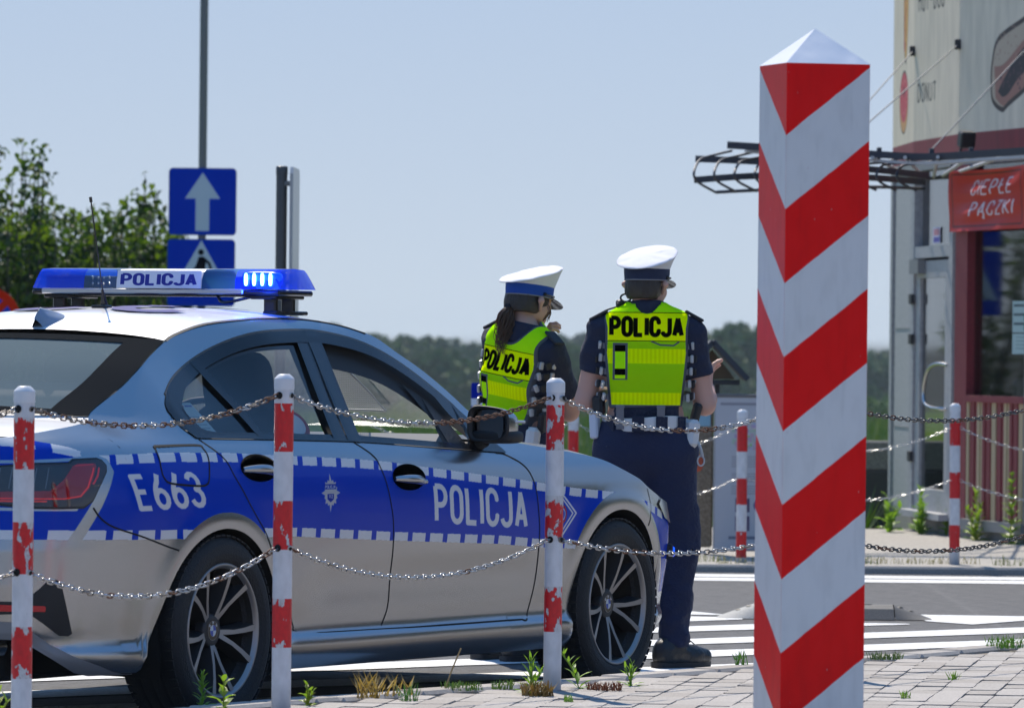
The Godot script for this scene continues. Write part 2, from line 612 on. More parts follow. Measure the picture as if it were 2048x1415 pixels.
func build_setting() -> void:
	kerb_line = smooth2(p2(KERB), 3)
	# terrain, one sheet to the horizon
	var g := MB.new()
	var ds := []
	for k in 14: ds.append(-20.0 + k * 4.4)
	for k in 60: ds.append(42.0 + pow(k / 59.0, 1.6) * 1400.0)
	var gp := PackedVector3Array()
	for d in ds:
		for i in 41:
			var x := lerpf(-1.0, 1.0, i / 40.0)
			x = x * (30.0 + maxf(d, 0.0) * 0.7)
			gp.append(Vector3(x, terrain_y(x, d), -d))
	g.grid(gp, 41)
	var grass := rough_mat(lin(0.075, 0.14, 0.025), lin(0.2, 0.27, 0.07), 0.9, 0.12, 0.05, 3.0, 0.2, 3)
	grass.specular_mode = BaseMaterial3D.SPECULAR_DISABLED
	struct("ground", g, grass)

	# asphalt
	var a := MB.new()
	a.quad(Vector3(-40, 0.0, 10), Vector3(40, 0.0, 10), Vector3(40, 0.0, -35.5), Vector3(-40, 0.0, -35.5))
	var asph := rough_mat(lin(0.045, 0.046, 0.05), lin(0.15, 0.15, 0.155), 0.82, 1.1, 0.42, 0.0)
	asph.albedo_texture = noise_tex(0.33, lin(0.045, 0.046, 0.049), lin(0.29, 0.29, 0.30), 1024, 3, 11)
	asph.normal_enabled = true
	asph.normal_texture = bump_tex(0.3, 9.0, 1024, 2, 12)
	asph.detail_enabled = true
	asph.detail_blend_mode = BaseMaterial3D.BLEND_MODE_MUL
	asph.detail_albedo = noise_tex(0.012, Color(0.8, 0.8, 0.8), Color(1, 1, 1), 512, 4, 13)
	asph.detail_uv_layer = BaseMaterial3D.DETAIL_UV_1
	struct("road", a, asph)

	# painted hatching: parallel bars that run away to the right
	var whites := [paint_mat(21), paint_mat(22), paint_mat(23)]
	var bars := [[27.7, -3.5, 1.9], [26.52, -4.5, 5.2], [25.45, -5.0, 4.0], [24.3, -5.0, 3.0], [23.2, -5.5, 1.5], [22.1, -5.5, 0.4], [21.0, -5.5, -0.4], [19.9, -5.5, -1.2]]
	rng.seed = 5
	for k in bars.size():
		var b = bars[k]
		var th := 0.5
		var up := PackedVector2Array()
		var dn := PackedVector2Array()
		var steps := 60
		for i in steps + 1:
			var x := lerpf(b[1], b[2], float(i) / steps)
			var d: float = b[0] + 0.9 * x
			if d < 8.0: continue
			var lim := 1e9
			if x > kerb_x(d - th) - 0.16: continue
			var taper := 1.0
			if k == 0: taper = clampf((1.95 - x) / 0.5, 0.05, 1.0)
			up.append(Vector2(x, d - th * (1.0 - taper) + rng.randf_range(-0.012, 0.012)))
			dn.append(Vector2(x, d - th + rng.randf_range(-0.012, 0.012)))
		if up.size() < 2: continue
		dn.reverse()
		up.append_array(dn)
		var o := struct("painted_bar", strip_mesh(up, 0.004), whites[k % 3])
	struct("painted_arrow", strip_mesh(p2([2.0, 29.96, 3.3, 29.8, 3.3, 29.5, 2.48, 29.42, 2.2, 28.96, 2.0, 29.26]), 0.004), whites[1])
	struct("painted_bar", strip_mesh(p2([0.3, 30.2, 0.88, 30.1, 1.07, 29.7, 0.86, 29.72, 0.3, 29.8]), 0.004), whites[2])
	struct("painted_bar", strip_mesh(p2([-2.0, 29.3, 0.87, 29.5, 1.12, 29.42, 1.12, 29.25, 0.86, 28.99, -2.0, 28.8]), 0.004), whites[0])
	struct("painted_edge_line", strip_mesh(p2([-20, 34.03, 20, 34.03, 20, 34.48, -20, 34.48]), 0.004), whites[0])
	struct("painted_edge_line", strip_mesh(p2([-20, 34.6, 20, 34.62, 20, 35.02, -20, 35.0]), 0.004), whites[2])

	# near pavement: bed, kerb stones and paving blocks
	var bed := MB.new()
	var bp := PackedVector3Array()
	for k in 80:
		var d := lerpf(6.6, 34.0, k / 79.0)
		var kx := kerb_x(d) + 0.12
		for i in 12:
			bp.append(Vector3(lerpf(kx, 26.0, i / 11.0), 0.106, -d))
	bed.grid(bp, 12)
	var bed_m := rough_mat(lin(0.15, 0.125, 0.095), lin(0.29, 0.25, 0.2), 0.95, 2.0, 0.06, 3.0, 0.2, 31)
	struct("pavement", bed, bed_m)
	var conc := [rough_mat(lin(0.30, 0.275, 0.25), lin(0.47, 0.435, 0.40), 0.9, 3.0, 0.05, 2.5, 0.35, 41), rough_mat(lin(0.28, 0.255, 0.23), lin(0.43, 0.40, 0.365), 0.9, 2.6, 0.05, 2.5, 0.35, 42), rough_mat(lin(0.25, 0.225, 0.20), lin(0.40, 0.365, 0.33), 0.9, 2.2, 0.06, 2.5, 0.35, 43)]
	var kerb := Node3D.new()
	kerb.name = "kerb"
	add_child(kerb)
	tag(kerb, "", "", "", "structure")
	var acc := 0.0
	for k in range(1, kerb_line.size()):
		var p := kerb_line[k - 1]
		var q := kerb_line[k]
		var l := p.distance_to(q)
		var cnt := maxi(1, int(round(l / 0.9)))
		for i in cnt:
			var s := p.lerp(q, float(i) / cnt)
			var e := p.lerp(q, float(i + 1) / cnt)
			var dirv := (e - s)
			var len := dirv.length()
			dirv /= len
			var c := (s + e) * 0.5 + Vector2(dirv.y, -dirv.x) * 0.06
			var mb := MB.new()
			mb.box(Vector3(c.x, 0.024 + rng.randf_range(-0.003, 0.003), -c.y), Vector3(0.13, 0.2, len - 0.008), Basis(Vector3.UP, -atan2(dirv.x, dirv.y)), 0.012)
			put("kerb_stone", mb, conc[(k + i) % 3], kerb)
	# blocks
	var rot := deg_to_rad(8.0)
	var bx := Vector2(cos(rot), -sin(rot))     # across
	var bd := Vector2(sin(rot), cos(rot))      # along
	var list := []
	var px := 0.102
	var pd := 0.232
	for iu in range(-130, 130):
		for iv in range(-46, 42):
			var c := Vector2(0.8, 21.0) + bx * (iu * px) + bd * (iv * pd)
			if c.y < 12.0 or c.y > 31.0: continue
			var clear := 1e9
			for e in [Vector2(-0.5, -0.5), Vector2(0.5, -0.5), Vector2(-0.5, 0.5), Vector2(0.5, 0.5)]:
				var z: Vector2 = c + bx * (px * e.x) + bd * (pd * e.y)
				clear = minf(clear, z.x - kerb_x(z.y) - 0.125 * 1.18)
			if clear < 0.0 or c.x > 7.0: continue
			# how much of it the frame shows
			var u := c.x / c.y * 12200.0
			var v := 1.19 / c.y * 12200.0
			var vis := 1.0 if absf(u) < 1040.0 and v < 735.0 else 0.0
			list.append([vis, c.y, c])
	var seen := list.filter(func(t): return t[0] > 0.5)
	seen.sort_custom(func(x, y): return x[1] < y[1])
	var pav := Node3D.new()
	pav.name = "paving"
	add_child(pav)
	tag(pav, "", "", "", "structure")
	var metal := []
	for k in 3:
		var mb := MB.new()
		mb.prism(p2([-0.049, -0.100, -0.036, -0.1135, 0.036, -0.1135, 0.049, -0.100, 0.049, 0.100, 0.036, 0.1135, -0.036, 0.1135, -0.049, 0.100]), Vector3.ZERO, Vector3.RIGHT, Vector3.BACK, 0.03)
		metal.append(mb.mesh())
	var basis := Basis(Vector3.UP, -rot)
	var rest := []

	var n := 0
	for t in seen:
		if n >= 300:
			rest.append(t[2]); continue
		n += 1
		var o := put("paving_block", metal[n % 3], conc[rng.randi() % 3], pav)
		var c: Vector2 = t[2]
		o.transform = Transform3D(basis * Basis.from_euler(Vector3(rng.randf_range(-0.012, 0.012), 0, rng.randf_range(-0.012, 0.012))), Vector3(c.x, 0.1215 + rng.randf_range(-0.0025, 0.0025), -c.y))
	for t in list:
		if t[0] < 0.5: rest.append(t[2])
	var mm := MultiMesh.new()
	mm.transform_format = MultiMesh.TRANSFORM_3D
	mm.mesh = metal[0]
	mm.instance_count = rest.size()
	for k in rest.size():
		mm.set_instance_transform(k, Transform3D(basis * Basis.from_euler(Vector3(rng.randf_range(-0.012, 0.012), 0, rng.randf_range(-0.012, 0.012))), Vector3(rest[k].x, 0.1215 + rng.randf_range(-0.0025, 0.0025), -rest[k].y)))
	var mi := MultiMeshInstance3D.new()
	mi.name = "far_paving_blocks"
	mi.multimesh = mm
	mi.material_override = conc[1]
	pav.add_child(mi)
	tag(mi, "", "", "", "stuff")

	# far pavement with its kerb
	var fp := MB.new()
	fp.quad(Vector3(-40, 0.038, -35.52), Vector3(40, 0.038, -35.52), Vector3(40, 0.035, -43.0), Vector3(-40, 0.035, -43.0))
	var far_m := rough_mat(lin(0.27, 0.25, 0.22), lin(0.47, 0.445, 0.40), 0.92, 0.9, 0.05, 3.0, 0.3, 51)
	struct("far_pavement", fp, far_m)
	var fk := Node3D.new()
	fk.name = "far_kerb"
	add_child(fk)
	tag(fk, "", "", "", "structure")
	for k in range(-8, 12):
		var mb := MB.new()
		mb.box(Vector3(k + 0.5, -0.04, -35.45), Vector3(0.992, 0.17, 0.15), Basis(), 0.012)
		put("kerb_stone", mb, conc[2], fk)

func build_dividers() -> void:
	# rubber lane divider on the hatching
	var dark := rough_mat(lin(0.035, 0.035, 0.038), lin(0.11, 0.11, 0.11), 0.7, 4.0, 0.06, 2.0, 0.2, 61)
	var pale := rough_mat(lin(0.16, 0.16, 0.155), lin(0.42, 0.42, 0.4), 0.7, 4.0, 0.06, 2.0, 0.2, 62)
	var t := thing("lane_divider", "low black rubber lane divider lying on the road beyond the striped post", "lane divider", Vector3(1.52, 0.004, -29.45), 0.03)
	var mb := MB.new()
	var prof := p2([-0.13, 0, -0.08, 0.05, -0.03, 0.068, 0.03, 0.068, 0.08, 0.05, 0.13, 0])
	mb.prism(prof, Vector3(-0.33, 0, 0), Vector3.BACK, Vector3.UP, -0.66)
	put("middle_piece", mb, dark, t)
	for s in [-1.0, 1.0]:
		var e := MB.new()
		var o := PackedVector3Array()
		for k in 7:
			var f := k / 6.0
			for q in prof:
				o.append(Vector3(s * (0.335 + 0.18 * f), q.y * (1.0 - 0.93 * f), q.x * (1.0 - 0.25 * f)))
		e.grid(o, prof.size())
		put("end_piece", e, pale if s < 0 else dark, t)
		for k in 2:
			var h := MB.new()
			h.lathe(p2([0.0, 0.004, 0.018, 0.004, 0.022, 0.0]), Transform3D(Basis(), Vector3(s * (0.36 + 0.05 * k), 0.056 - 0.018 * k, 0.02)), 10)
			put("bolt", h, mat(lin(0.02, 0.02, 0.02), 0.5, 0.6), t)
	for k in 3:
		var r := MB.new()
		r.box(Vector3(-0.2 + 0.2 * k, 0.0695, 0), Vector3(0.06, 0.004, 0.05), Basis(), 0.001)
		put("raised_pad", r, dark, t)

func build_post() -> void:
	# the square red and white border post in front
	var face := func(top: float) -> Cv:
		var c := Cv.new(256, 2048, Color(0.80, 0.80, 0.80))
		var red := Color(0.88, 0.02, 0.03)
		var fn := FastNoiseLite.new()
		fn.frequency = 0.01
		fn.seed = 4
		for y in 2048:
			var z := 2.2 - (y + 0.5) / 2048.0 * 2.3
			for x in 256:
				var s := (x + 0.5) / 256.0 * 0.246
				var k := (1.9026 - (z - s * 0.79) + 0.0022 * fn.get_noise_2d(x * 1.1 + 700.0, y * 0.5)) / 0.207
				var f := fposmod(k, 2.0)
				var m := minf(absf(f - 1.0), minf(f, 2.0 - f)) * 0.207 / 0.0011
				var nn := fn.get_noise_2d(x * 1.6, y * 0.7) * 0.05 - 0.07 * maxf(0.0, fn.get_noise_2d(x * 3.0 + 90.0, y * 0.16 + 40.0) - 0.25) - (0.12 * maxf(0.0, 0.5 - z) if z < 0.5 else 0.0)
				var rcol := f > 1.0
				var col := (red if rcol else Color(0.80, 0.80, 0.80)).lightened(maxf(nn, 0)).darkened(maxf(-nn, 0))
				c.px(x, y, col)
				if m < 0.5: c.px(x, y, (Color(0.80, 0.80, 0.80) if rcol else red), 0.5 - m)
		return c
	var cv: Cv = face.call(0.0)
	# some chips and drips
	rng.seed = 8
	for k in 26:
		cv.ell(rng.randf_range(4, 250), rng.randf_range(60, 2000), rng.randf_range(0.6, 1.6), rng.randf_range(0.8, 3.0), Color(0.75, 0.7, 0.7))
	var m := mat(Color.WHITE, 0.42)
	m.albedo_texture = cv.tex()
	m.metallic_specular = 0.3
	m.normal_enabled = true
	m.normal_texture = bump_tex(0.02, 1.2, 512, 3, 77)
	m.normal_scale = 0.35
	var t := thing("border_post", "tall square post with red and white chevrons and a white pyramid top", "border post", Vector3(0.846, 0.12, -17.21), deg_to_rad(15.5))
	var mb := MB.new()
	var h := 0.123
	var zt := 2.105 - 0.12
	var vt := (2.2 - 2.105) / 2.3
	var vb := (2.2 - 0.12) / 2.3
	# corner order starting with the near left edge, going round
	var cs := [Vector3(-h, 0, h), Vector3(h, 0, h), Vector3(h, 0, -h), Vector3(-h, 0, -h)]
	for k in 4:
		var a: Vector3 = cs[k]
		var b: Vector3 = cs[(k + 1) % 4]
		var ua := 0.0 if k % 2 == 0 else 1.0
		var n := 1.0 - ua
		var up := Vector3(0, zt, 0)
		mb.quad(a, b, b + up, a + up, Vector2(ua, vb), Vector2(n, vb), Vector2(n, vt), Vector2(ua, vt))
	put("shaft", mb, m, t)
	var cap := MB.new()
	var e := h + 0.0015
	var cc := [Vector3(-e, zt - 0.0, e), Vector3(e, zt, e), Vector3(e, zt, -e), Vector3(-e, zt, -e)]
	for k in 4:
		cap.tri(cc[k], cc[(k + 1) % 4], Vector3(0, zt + 0.104, 0))
	var cm := mat(lin(0.72, 0.72, 0.74), 0.35)
	cm.normal_enabled = true
	cm.normal_texture = bump_tex(0.02, 1.2, 256, 3, 78)
	cm.uv1_triplanar = true
	put("pyramid_cap", cap, cm, t)

# ---------------------------------------------------------------- snack kiosk and what stands beside it
const KP := [2.77, 44.3, 2.83, 42.9, 3.03, 41.3, 3.42, 39.75, 4.5, 38.3, 6.5, 37.7, 9.0, 38.6, 9.0, 45.5, 5.0, 46.5]
var kv := PackedVector2Array()

func kf(k: int, t: float, y: float, out := 0.0) -> Vector3:
	var a := kv[k]
	var b := kv[(k + 1) % kv.size()]
	var d := (b - a).normalized()
	var n := Vector2(d.y, -d.x)
	if n.dot(Vector2(5.5, 42.0) - a) > 0.0: n = -n
	var p := a.lerp(b, t) + n * out
	return Vector3(p.x, y, -p.y)

# a slab on a facet, from t0 to t1 along it
func slab(mb: MB, k: int, t0: float, t1: float, y0: float, y1: float, o0: float, o1: float) -> void:
	var c := [kf(k, t0, y0, o0), kf(k, t1, y0, o0), kf(k, t1, y1, o0), kf(k, t0, y1, o0), kf(k, t0, y0, o1), kf(k, t1, y0, o1), kf(k, t1, y1, o1), kf(k, t0, y1, o1)]
	mb.quad(c[4], c[5], c[6], c[7])
	mb.quad(c[1], c[0], c[3], c[2])
	mb.quad(c[0], c[4], c[7], c[3]); mb.quad(c[5], c[1], c[2], c[6])
	mb.quad(c[7], c[6], c[2], c[3]); mb.quad(c[0], c[1], c[5], c[4])

func build_kiosk() -> void:
	kv = p2(KP)
	rng.seed = 61
	var alu := rough_mat(lin(0.27, 0.275, 0.29), lin(0.42, 0.42, 0.43), 0.5, 0.8, 0.05, 1.0, 0.2, 401)
	var grey := mat(lin(0.20, 0.205, 0.21), 0.5, 0.2)
	var dark := mat(lin(0.03, 0.03, 0.032), 0.6)
	var red := rough_mat(lin(0.16, 0.015, 0.025), lin(0.26, 0.03, 0.04), 0.6, 1.5, 0.05, 1.0, 0.2, 402)
	var concrete := rough_mat(lin(0.12, 0.12, 0.115), lin(0.28, 0.27, 0.25), 0.9, 1.4, 0.05, 3.0, 0.2, 403)
	var glass := mat(Color(0.03, 0.045, 0.04, 0.45), 0.03)
	glass.transparency = BaseMaterial3D.TRANSPARENCY_ALPHA
	var t := thing("kiosk", "snack kiosk with beige printed upper wall, aluminium door and striped panel at right", "kiosk")
	# plinth and roof
	var pl := MB.new()
	for k in kv.size(): slab(pl, k, 0, 1, -0.2, 0.16, -0.3, 0.012)
	put("plinth", pl, concrete, t)
	var rf := MB.new()
	var rp := PackedVector2Array()
	for q in kv: rp.append(Vector2(q.x, -q.y))
	rf.prism(rp, Vector3(0, 4.6, 0), Vector3.RIGHT, Vector3.BACK, 0.1)
	put("roof", rf, grey, t)
	var fl := MB.new()
	fl.prism(rp, Vector3(0, 0.1, 0), Vector3.RIGHT, Vector3.BACK, 0.05)
	put("floor", fl, concrete, t)
	# inner core keeps the rooms dark
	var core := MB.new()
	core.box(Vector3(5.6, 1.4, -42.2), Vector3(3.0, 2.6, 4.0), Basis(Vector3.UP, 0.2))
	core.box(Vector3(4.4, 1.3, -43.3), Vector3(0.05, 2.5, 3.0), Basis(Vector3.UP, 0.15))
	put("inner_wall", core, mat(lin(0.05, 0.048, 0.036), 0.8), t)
	var ceil := MB.new()
	ceil.prism(rp, Vector3(0, 2.6, 0), Vector3.RIGHT, Vector3.BACK, -0.04)
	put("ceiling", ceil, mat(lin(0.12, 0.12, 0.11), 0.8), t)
	# upper storey print
	var Z0 := 2.62
	var Z1 := 4.55
	var beige := Color(0.86, 0.81, 0.73)
	var ink := Color(0.16, 0.14, 0.13)
	for k in kv.size():
		var cv := Cv.new(512, 512, beige)
		var nz := FastNoiseLite.new()
		nz.frequency = 0.01
		nz.seed = k
		var V := func(z: float) -> float: return (Z1 - z) / (Z1 - Z0) * 512.0
		for y in 512:
			for x in 512:
				var n := nz.get_noise_2d(x * 2.0, y * 0.6)
				cv.px(x, y, beige.darkened(0.05 + 0.07 * n) if y < V.call(2.765) else Color(0.52, 0.10, 0.16).darkened(0.1 + 0.1 * n))
		if k == 0:
			# hot dog and ring cake, printed
			cv.ell(300, V.call(3.9), 62, 150, ink)
			cv.ell(300, V.call(3.9), 56, 143, Color(0.78, 0.6, 0.3))
			cv.line(p2([330, V.call(4.4), 305, V.call(4.0), 275, V.call(3.5)]), 22, Color(0.62, 0.25, 0.18))
			var wv := PackedVector2Array()
			for i in 14: wv.append(Vector2(335 - i * 4.6 + (9 if i % 2 else -9), V.call(4.42 - i * 0.07)))
			cv.line(wv, 5, Color(0.85, 0.68, 0.2))
			cv.ell(268, V.call(3.065), 104, 60, ink)
			cv.ell(268, V.call(3.06), 98, 56, Color(0.75, 0.55, 0.33))
			cv.ell(268, V.call(3.10), 96, 47, Color(0.72, 0.22, 0.28))
			cv.ell(268, V.call(3.14), 30, 10, Color(0.55, 0.15, 0.2))
			for i in 14: cv.ell(268 + 70 * cos(i * 2.4), V.call(3.1) + 32 * sin(i * 2.4), 4, 3, Color(0.85, 0.6, 0.55))
		elif k == 1:
			cv.text("HOT-DOG", Vector2(40, V.call(3.66)), Vector2(300, 2), Vector2(0, -46), 0.06, ink)
			cv.text("DONUT", Vector2(40, V.call(3.03)), Vector2(215, 2), Vector2(0, -36), 0.06, ink)
		elif k == 2:
			# big half-eaten ring cake
			var outl := smooth2(p2([470, V.call(3.50), 419, V.call(3.47), 262, V.call(3.37), 222, V.call(3.22), 216, V.call(3.1), 226, V.call(2.97), 286, V.call(2.90), 330, V.call(2.93), 512, V.call(3.12), 512, V.call(3.5)]), 5)
			cv.poly(outl, Color(0.70, 0.63, 0.55))
			cv.poly(smooth2(p2([236, V.call(3.19), 300, V.call(3.2), 420, V.call(3.33), 512, V.call(3.40), 512, V.call(3.10), 340, V.call(2.94), 290, V.call(2.925), 245, V.call(2.98)]), 4), Color(0.60, 0.42, 0.37))
			cv.poly(smooth2(p2([262, V.call(3.02), 300, V.call(3.1), 400, V.call(3.26), 512, V.call(3.35), 512, V.call(3.2), 400, V.call(3.10), 330, V.call(3.0), 290, V.call(2.98)]), 4), Color(0.17, 0.12, 0.15))
			for i in 30: cv.ell(rng.randf_range(280, 512), V.call(rng.randf_range(3.02, 3.2)), 5, 3, Color(0.32, 0.2, 0.24))
			cv.line(outl, 4.5, Color(0.24, 0.18, 0.17))
			for i in 40: cv.ell(rng.randf_range(240, 500), V.call(rng.randf_range(3.22, 3.44)), 3, 2, Color(0.62, 0.5, 0.45))
			cv.ell(500, V.call(3.72), 60, 26, Color(0.24, 0.18, 0.18))
			cv.ell(506, V.call(3.725), 52, 20, Color(0.5, 0.32, 0.3))
		var m := mat(Color.WHITE, 0.6)
		m.albedo_texture = cv.tex()
		var mb := MB.new()
		mb.quad(kf(k, 0, Z0, 0.02), kf(k, 1, Z0, 0.02), kf(k, 1, Z1, 0.02), kf(k, 0, Z1, 0.02))
		put("printed_wall", mb, m, t)
		var bk := MB.new()
		slab(bk, k, 0, 1, Z0, Z1, -0.1, 0.012)
		put("upper_wall", bk, grey, t)
		var hd := MB.new()
		slab(hd, k, 0, 1, 2.55, 2.618, -0.08, 0.03)
		put("head_rail", hd, grey, t)
	# facet 0: pale sheet with a post at its outer edge
	var mb := MB.new()
	slab(mb, 0, 0.0, 0.1, 0.16, 2.55, -0.06, 0.03)
	put("corner_post", mb, alu, t)
	mb = MB.new()
	slab(mb, 0, 0.1, 0.17, 0.16, 2.55, -0.06, 0.0)
	put("shadow_joint", mb, dark, t)
	mb = MB.new()
	slab(mb, 0, 0.17, 0.98, 0.16, 2.55, -0.06, 0.015)
	put("side_panel", mb, alu, t)
	for y in [0.75, 1.45]:
		mb = MB.new()
		slab(mb, 0, 0.2, 0.95, y, y + 0.006, 0.015, 0.02)
		put("panel_joint", mb, grey, t)
	# facet 1: door with a light above
	var jambs := [[0.0, 0.08], [0.86, 0.94]]
	for j in jambs:
		mb = MB.new()
		slab(mb, 1, j[0], j[1], 0.16, 2.55, -0.06, 0.035)
		put("door_jamb", mb, alu, t)
	mb = MB.new()
	slab(mb, 1, 0.94, 1.0, 0.16, 2.55, -0.08, 0.02)
	put("corner_post", mb, grey, t)
	mb = MB.new()
	slab(mb, 1, 0.08, 0.86, 1.94, 2.02, -0.05, 0.03)
	put("transom", mb, alu, t)
	mb = MB.new()
	slab(mb, 1, 0.1, 0.86, 2.02, 2.55, -0.03, -0.02)
	put("transom_glass", mb, glass, t)
	var door := Node3D.new()
	door.name = "door"
	t.add_child(door, true)
	for e in [[0.09, 0.18, 0.18, 1.92], [0.74, 0.855, 0.18, 1.92], [0.18, 0.74, 0.18, 0.34], [0.18, 0.74, 1.8, 1.92]]:
		mb = MB.new()
		slab(mb, 1, e[0], e[1], e[2], e[3], -0.03, 0.018)
		put("door_rail", mb, alu, door)
	mb = MB.new()
	slab(mb, 1, 0.18, 0.74, 0.34, 1.8, -0.012, -0.004)
	put("door_glass", mb, glass, door)
	mb = MB.new()
	var hp := PackedVector3Array()
	for q in [[0.80, 1.20, 0.018], [0.72, 1.205, 0.07], [0.60, 1.16, 0.09], [0.53, 1.04, 0.095], [0.55, 0.94, 0.095], [0.66, 0.905, 0.085], [0.78, 0.90, 0.06], [0.80, 0.90, 0.018]]: hp.append(kf(1, q[0], q[1], q[2]))
	mb.tube(smooth_line(hp, 5), 0.013, 8)
	put("door_handle", mb, mat(lin(0.5, 0.5, 0.5), 0.25, 0.9), door)
	for y in [1.62, 1.34, 0.52]:
		mb = MB.new()
		slab(mb, 1, 0.03, 0.09, y, y + 0.07, 0.03, 0.055)
		put("hinge", mb, dark, door)
	mb = MB.new()
	slab(mb, 1, 0.1, 0.3, 1.83, 1.93, 0.02, 0.075)
	put("door_closer", mb, grey, door)
	mb = MB.new()
	slab(mb, 1, 0.0, 0.9, 0.14, 0.185, 0.0, 0.1)
	put("threshold", mb, alu, t)
	# notices on the glass
	var pc := Cv.new(64, 96, Color(0.7, 0.72, 0.82))
	pc.rect(6, 10, 58, 50, Color(0.72, 0.5, 0.55)); pc.rect(6, 60, 58, 90, Color(0.3, 0.28, 0.6))
	var pm := mat(Color.WHITE, 0.6)
	pm.albedo_texture = pc.tex()
	mb = MB.new()
	mb.quad(kf(1, 0.36, 2.04, -0.012), kf(1, 0.52, 2.04, -0.012), kf(1, 0.52, 2.15, -0.012), kf(1, 0.36, 2.15, -0.012))
	put("sticker", mb, pm, t)
	# facet 2: red corner post, big window over a panel striped in red and beige
	mb = MB.new()
	slab(mb, 2, 0.0, 0.16, 0.16, 2.55, -0.06, 0.035)
	put("red_post", mb, red, t)
	mb = MB.new()
	slab(mb, 2, 0.93, 1.0, 0.16, 2.55, -0.06, 0.045)
	put("corner_post", mb, grey, t)
	mb = MB.new()
	slab(mb, 2, 0.16, 0.93, 1.0, 2.55, -0.03, -0.02)
	put("shop_window", mb, glass, t)
	mb = MB.new()
	slab(mb, 2, 0.16, 0.93, 0.955, 1.0, -0.06, 0.05)
	put("window_sill", mb, red, t)
	mb = MB.new()
	slab(mb, 2, 0.14, 0.93, 0.10, 0.17, -0.04, 0.06)
	put("bottom_rail", mb, grey, t)
	var sand := mat(lin(0.42, 0.33, 0.2), 0.7)
	var wine := mat(lin(0.20, 0.03, 0.035), 0.65)
	for i in 22:
		var w := (0.77) / 22.0
		mb = MB.new()
		var rd := i % 5 in [1, 2, 3]
		slab(mb, 2, 0.16 + i * w, 0.16 + (i + 0.94) * w, 0.17, 0.955, -0.03, 0.022 if i % 2 else 0.03)
		put("cladding_strip", mb, wine if rd else sand, t)
	mb = MB.new()
	slab(mb, 2, 0.16, 0.93, 0.17, 0.955, -0.05, -0.0)
	put("backing_panel", mb, wine, t)
	# things in the window
	var nc := Cv.new(96, 128, Color(0.62, 0.72, 0.72))
	for r in 3:
		nc.rect(6, 8 + r * 22, 62, 14 + r * 22, Color(0.25, 0.32, 0.35))
	nc.rect(60, 30, 92, 48, Color(0.05, 0.5, 0.38)); nc.rect(60, 54, 92, 72, Color(0.05, 0.45, 0.36))
	nc.rect(0, 76, 96, 79, Color(0.2, 0.25, 0.25))
	for r in 4: nc.rect(20, 86 + r * 9, 80, 89 + r * 9, Color(0.5, 0.6, 0.6))
	var nm := mat(Color.WHITE, 0.6)
	nm.albedo_texture = nc.tex()
	mb = MB.new()
	mb.quad(kf(2, 0.67, 1.28, -0.012), kf(2, 0.9, 1.28, -0.012), kf(2, 0.9, 1.63, -0.012), kf(2, 0.67, 1.63, -0.012))
	put("paper_notice", mb, nm, t)
	mb = MB.new()
	slab(mb, 2, 0.16, 0.93, 0.9, 0.98, -0.7, -0.1)
	put("counter", mb, dark, t)
	for q in [[0.24, 0.12], [0.42, 0.08], [0.6, 0.1]]:
		mb = MB.new()
		mb.soft(kf(2, q[0], 0.98 + q[1] * 0.6, -0.35), Vector3(0.2, q[1] * 1.2, 0.2))
		put("counter_bowl", mb, mat(lin(0.2, 0.3, 0.3), 0.3), t)
	mb = MB.new()
	slab(mb, 2, 0.93, 1.0, 1.0, 2.4, -0.5, -0.4)
	put("blue_curtain", mb, mat(lin(0.02, 0.05, 0.25), 0.8), t)
	# other facets stay plain but whole
	for k in range(3, kv.size()):
		mb = MB.new()
		slab(mb, k, 0.0, 1.0, 0.16, 1.0, -0.05, 0.02)
		put("lower_wall", mb, wine if k < 6 else grey, t)
		mb = MB.new()
		if k < 6: slab(mb, k, 0.05, 0.95, 1.0, 2.55, -0.03, -0.02)
		else: slab(mb, k, 0.0, 1.0, 1.0, 2.55, -0.05, 0.02)
		put("side_window" if k < 6 else "lower_wall", mb, glass if k < 6 else grey, t)
		for e in [[0.0, 0.05], [0.95, 1.0]]:
			mb = MB.new()
			slab(mb, k, e[0], e[1], 1.0, 2.55, -0.06, 0.03)
			put("corner_post", mb, grey, t)
	# banner
	var bc := Cv.new(512, 256, Color(0.72, 0.12, 0.10))
	for e in [[22, 14, 490, 20], [22, 232, 490, 238], [22, 14, 27, 238], [485, 14, 490, 238]]: bc.rect(e[0], e[1], e[2], e[3], Color(0.25, 0.04, 0.08))
	var wh := Color(0.80, 0.80, 0.86)
	bc.text("CIEPŁE", Vector2(150, 108), Vector2(275, -3), Vector2(18, -66), 0.058, wh)
	bc.text("PĄCZKI", Vector2(142, 196), Vector2(290, -4), Vector2(18, -62), 0.058, wh)
	var bm := mat(Color.WHITE, 0.55)
	bm.albedo_texture = bc.tex()
	var ban := thing("banner", "red cloth banner with white lettering hanging over the kiosk window", "banner")
	var bp := PackedVector3Array()
	var bu := PackedVector2Array()
	for i in 13:
		for k in 25:
			var a := k / 24.0
			var b := i / 12.0
			var sag := 0.012 * sin(a * PI) * (1.0 - b)
			var wr := 0.012 * sin(b * 19.0 + a * 3.0) * sin(a * PI) + 0.006 * sin(a * 14.0 + b * 5.0)
			bp.append(kf(2, lerpf(-0.02, 0.97, a), lerpf(2.515, 2.10, b) - sag, 0.075 + wr))
			bu.append(Vector2(a, b))
	var bmb := MB.new()
	bmb.grid(bp, 25, bu)
	put("cloth", bmb, bm, ban)
	for a in [[-0.02, 2.52], [0.97, 2.52]]:
		var e := MB.new()
		e.tube(PackedVector3Array([kf(2, a[0], a[1] - 0.01, 0.08), kf(2, a[0], a[1] + 0.07, 0.04)]), 0.006, 6)
		put("tie", e, dark, ban)
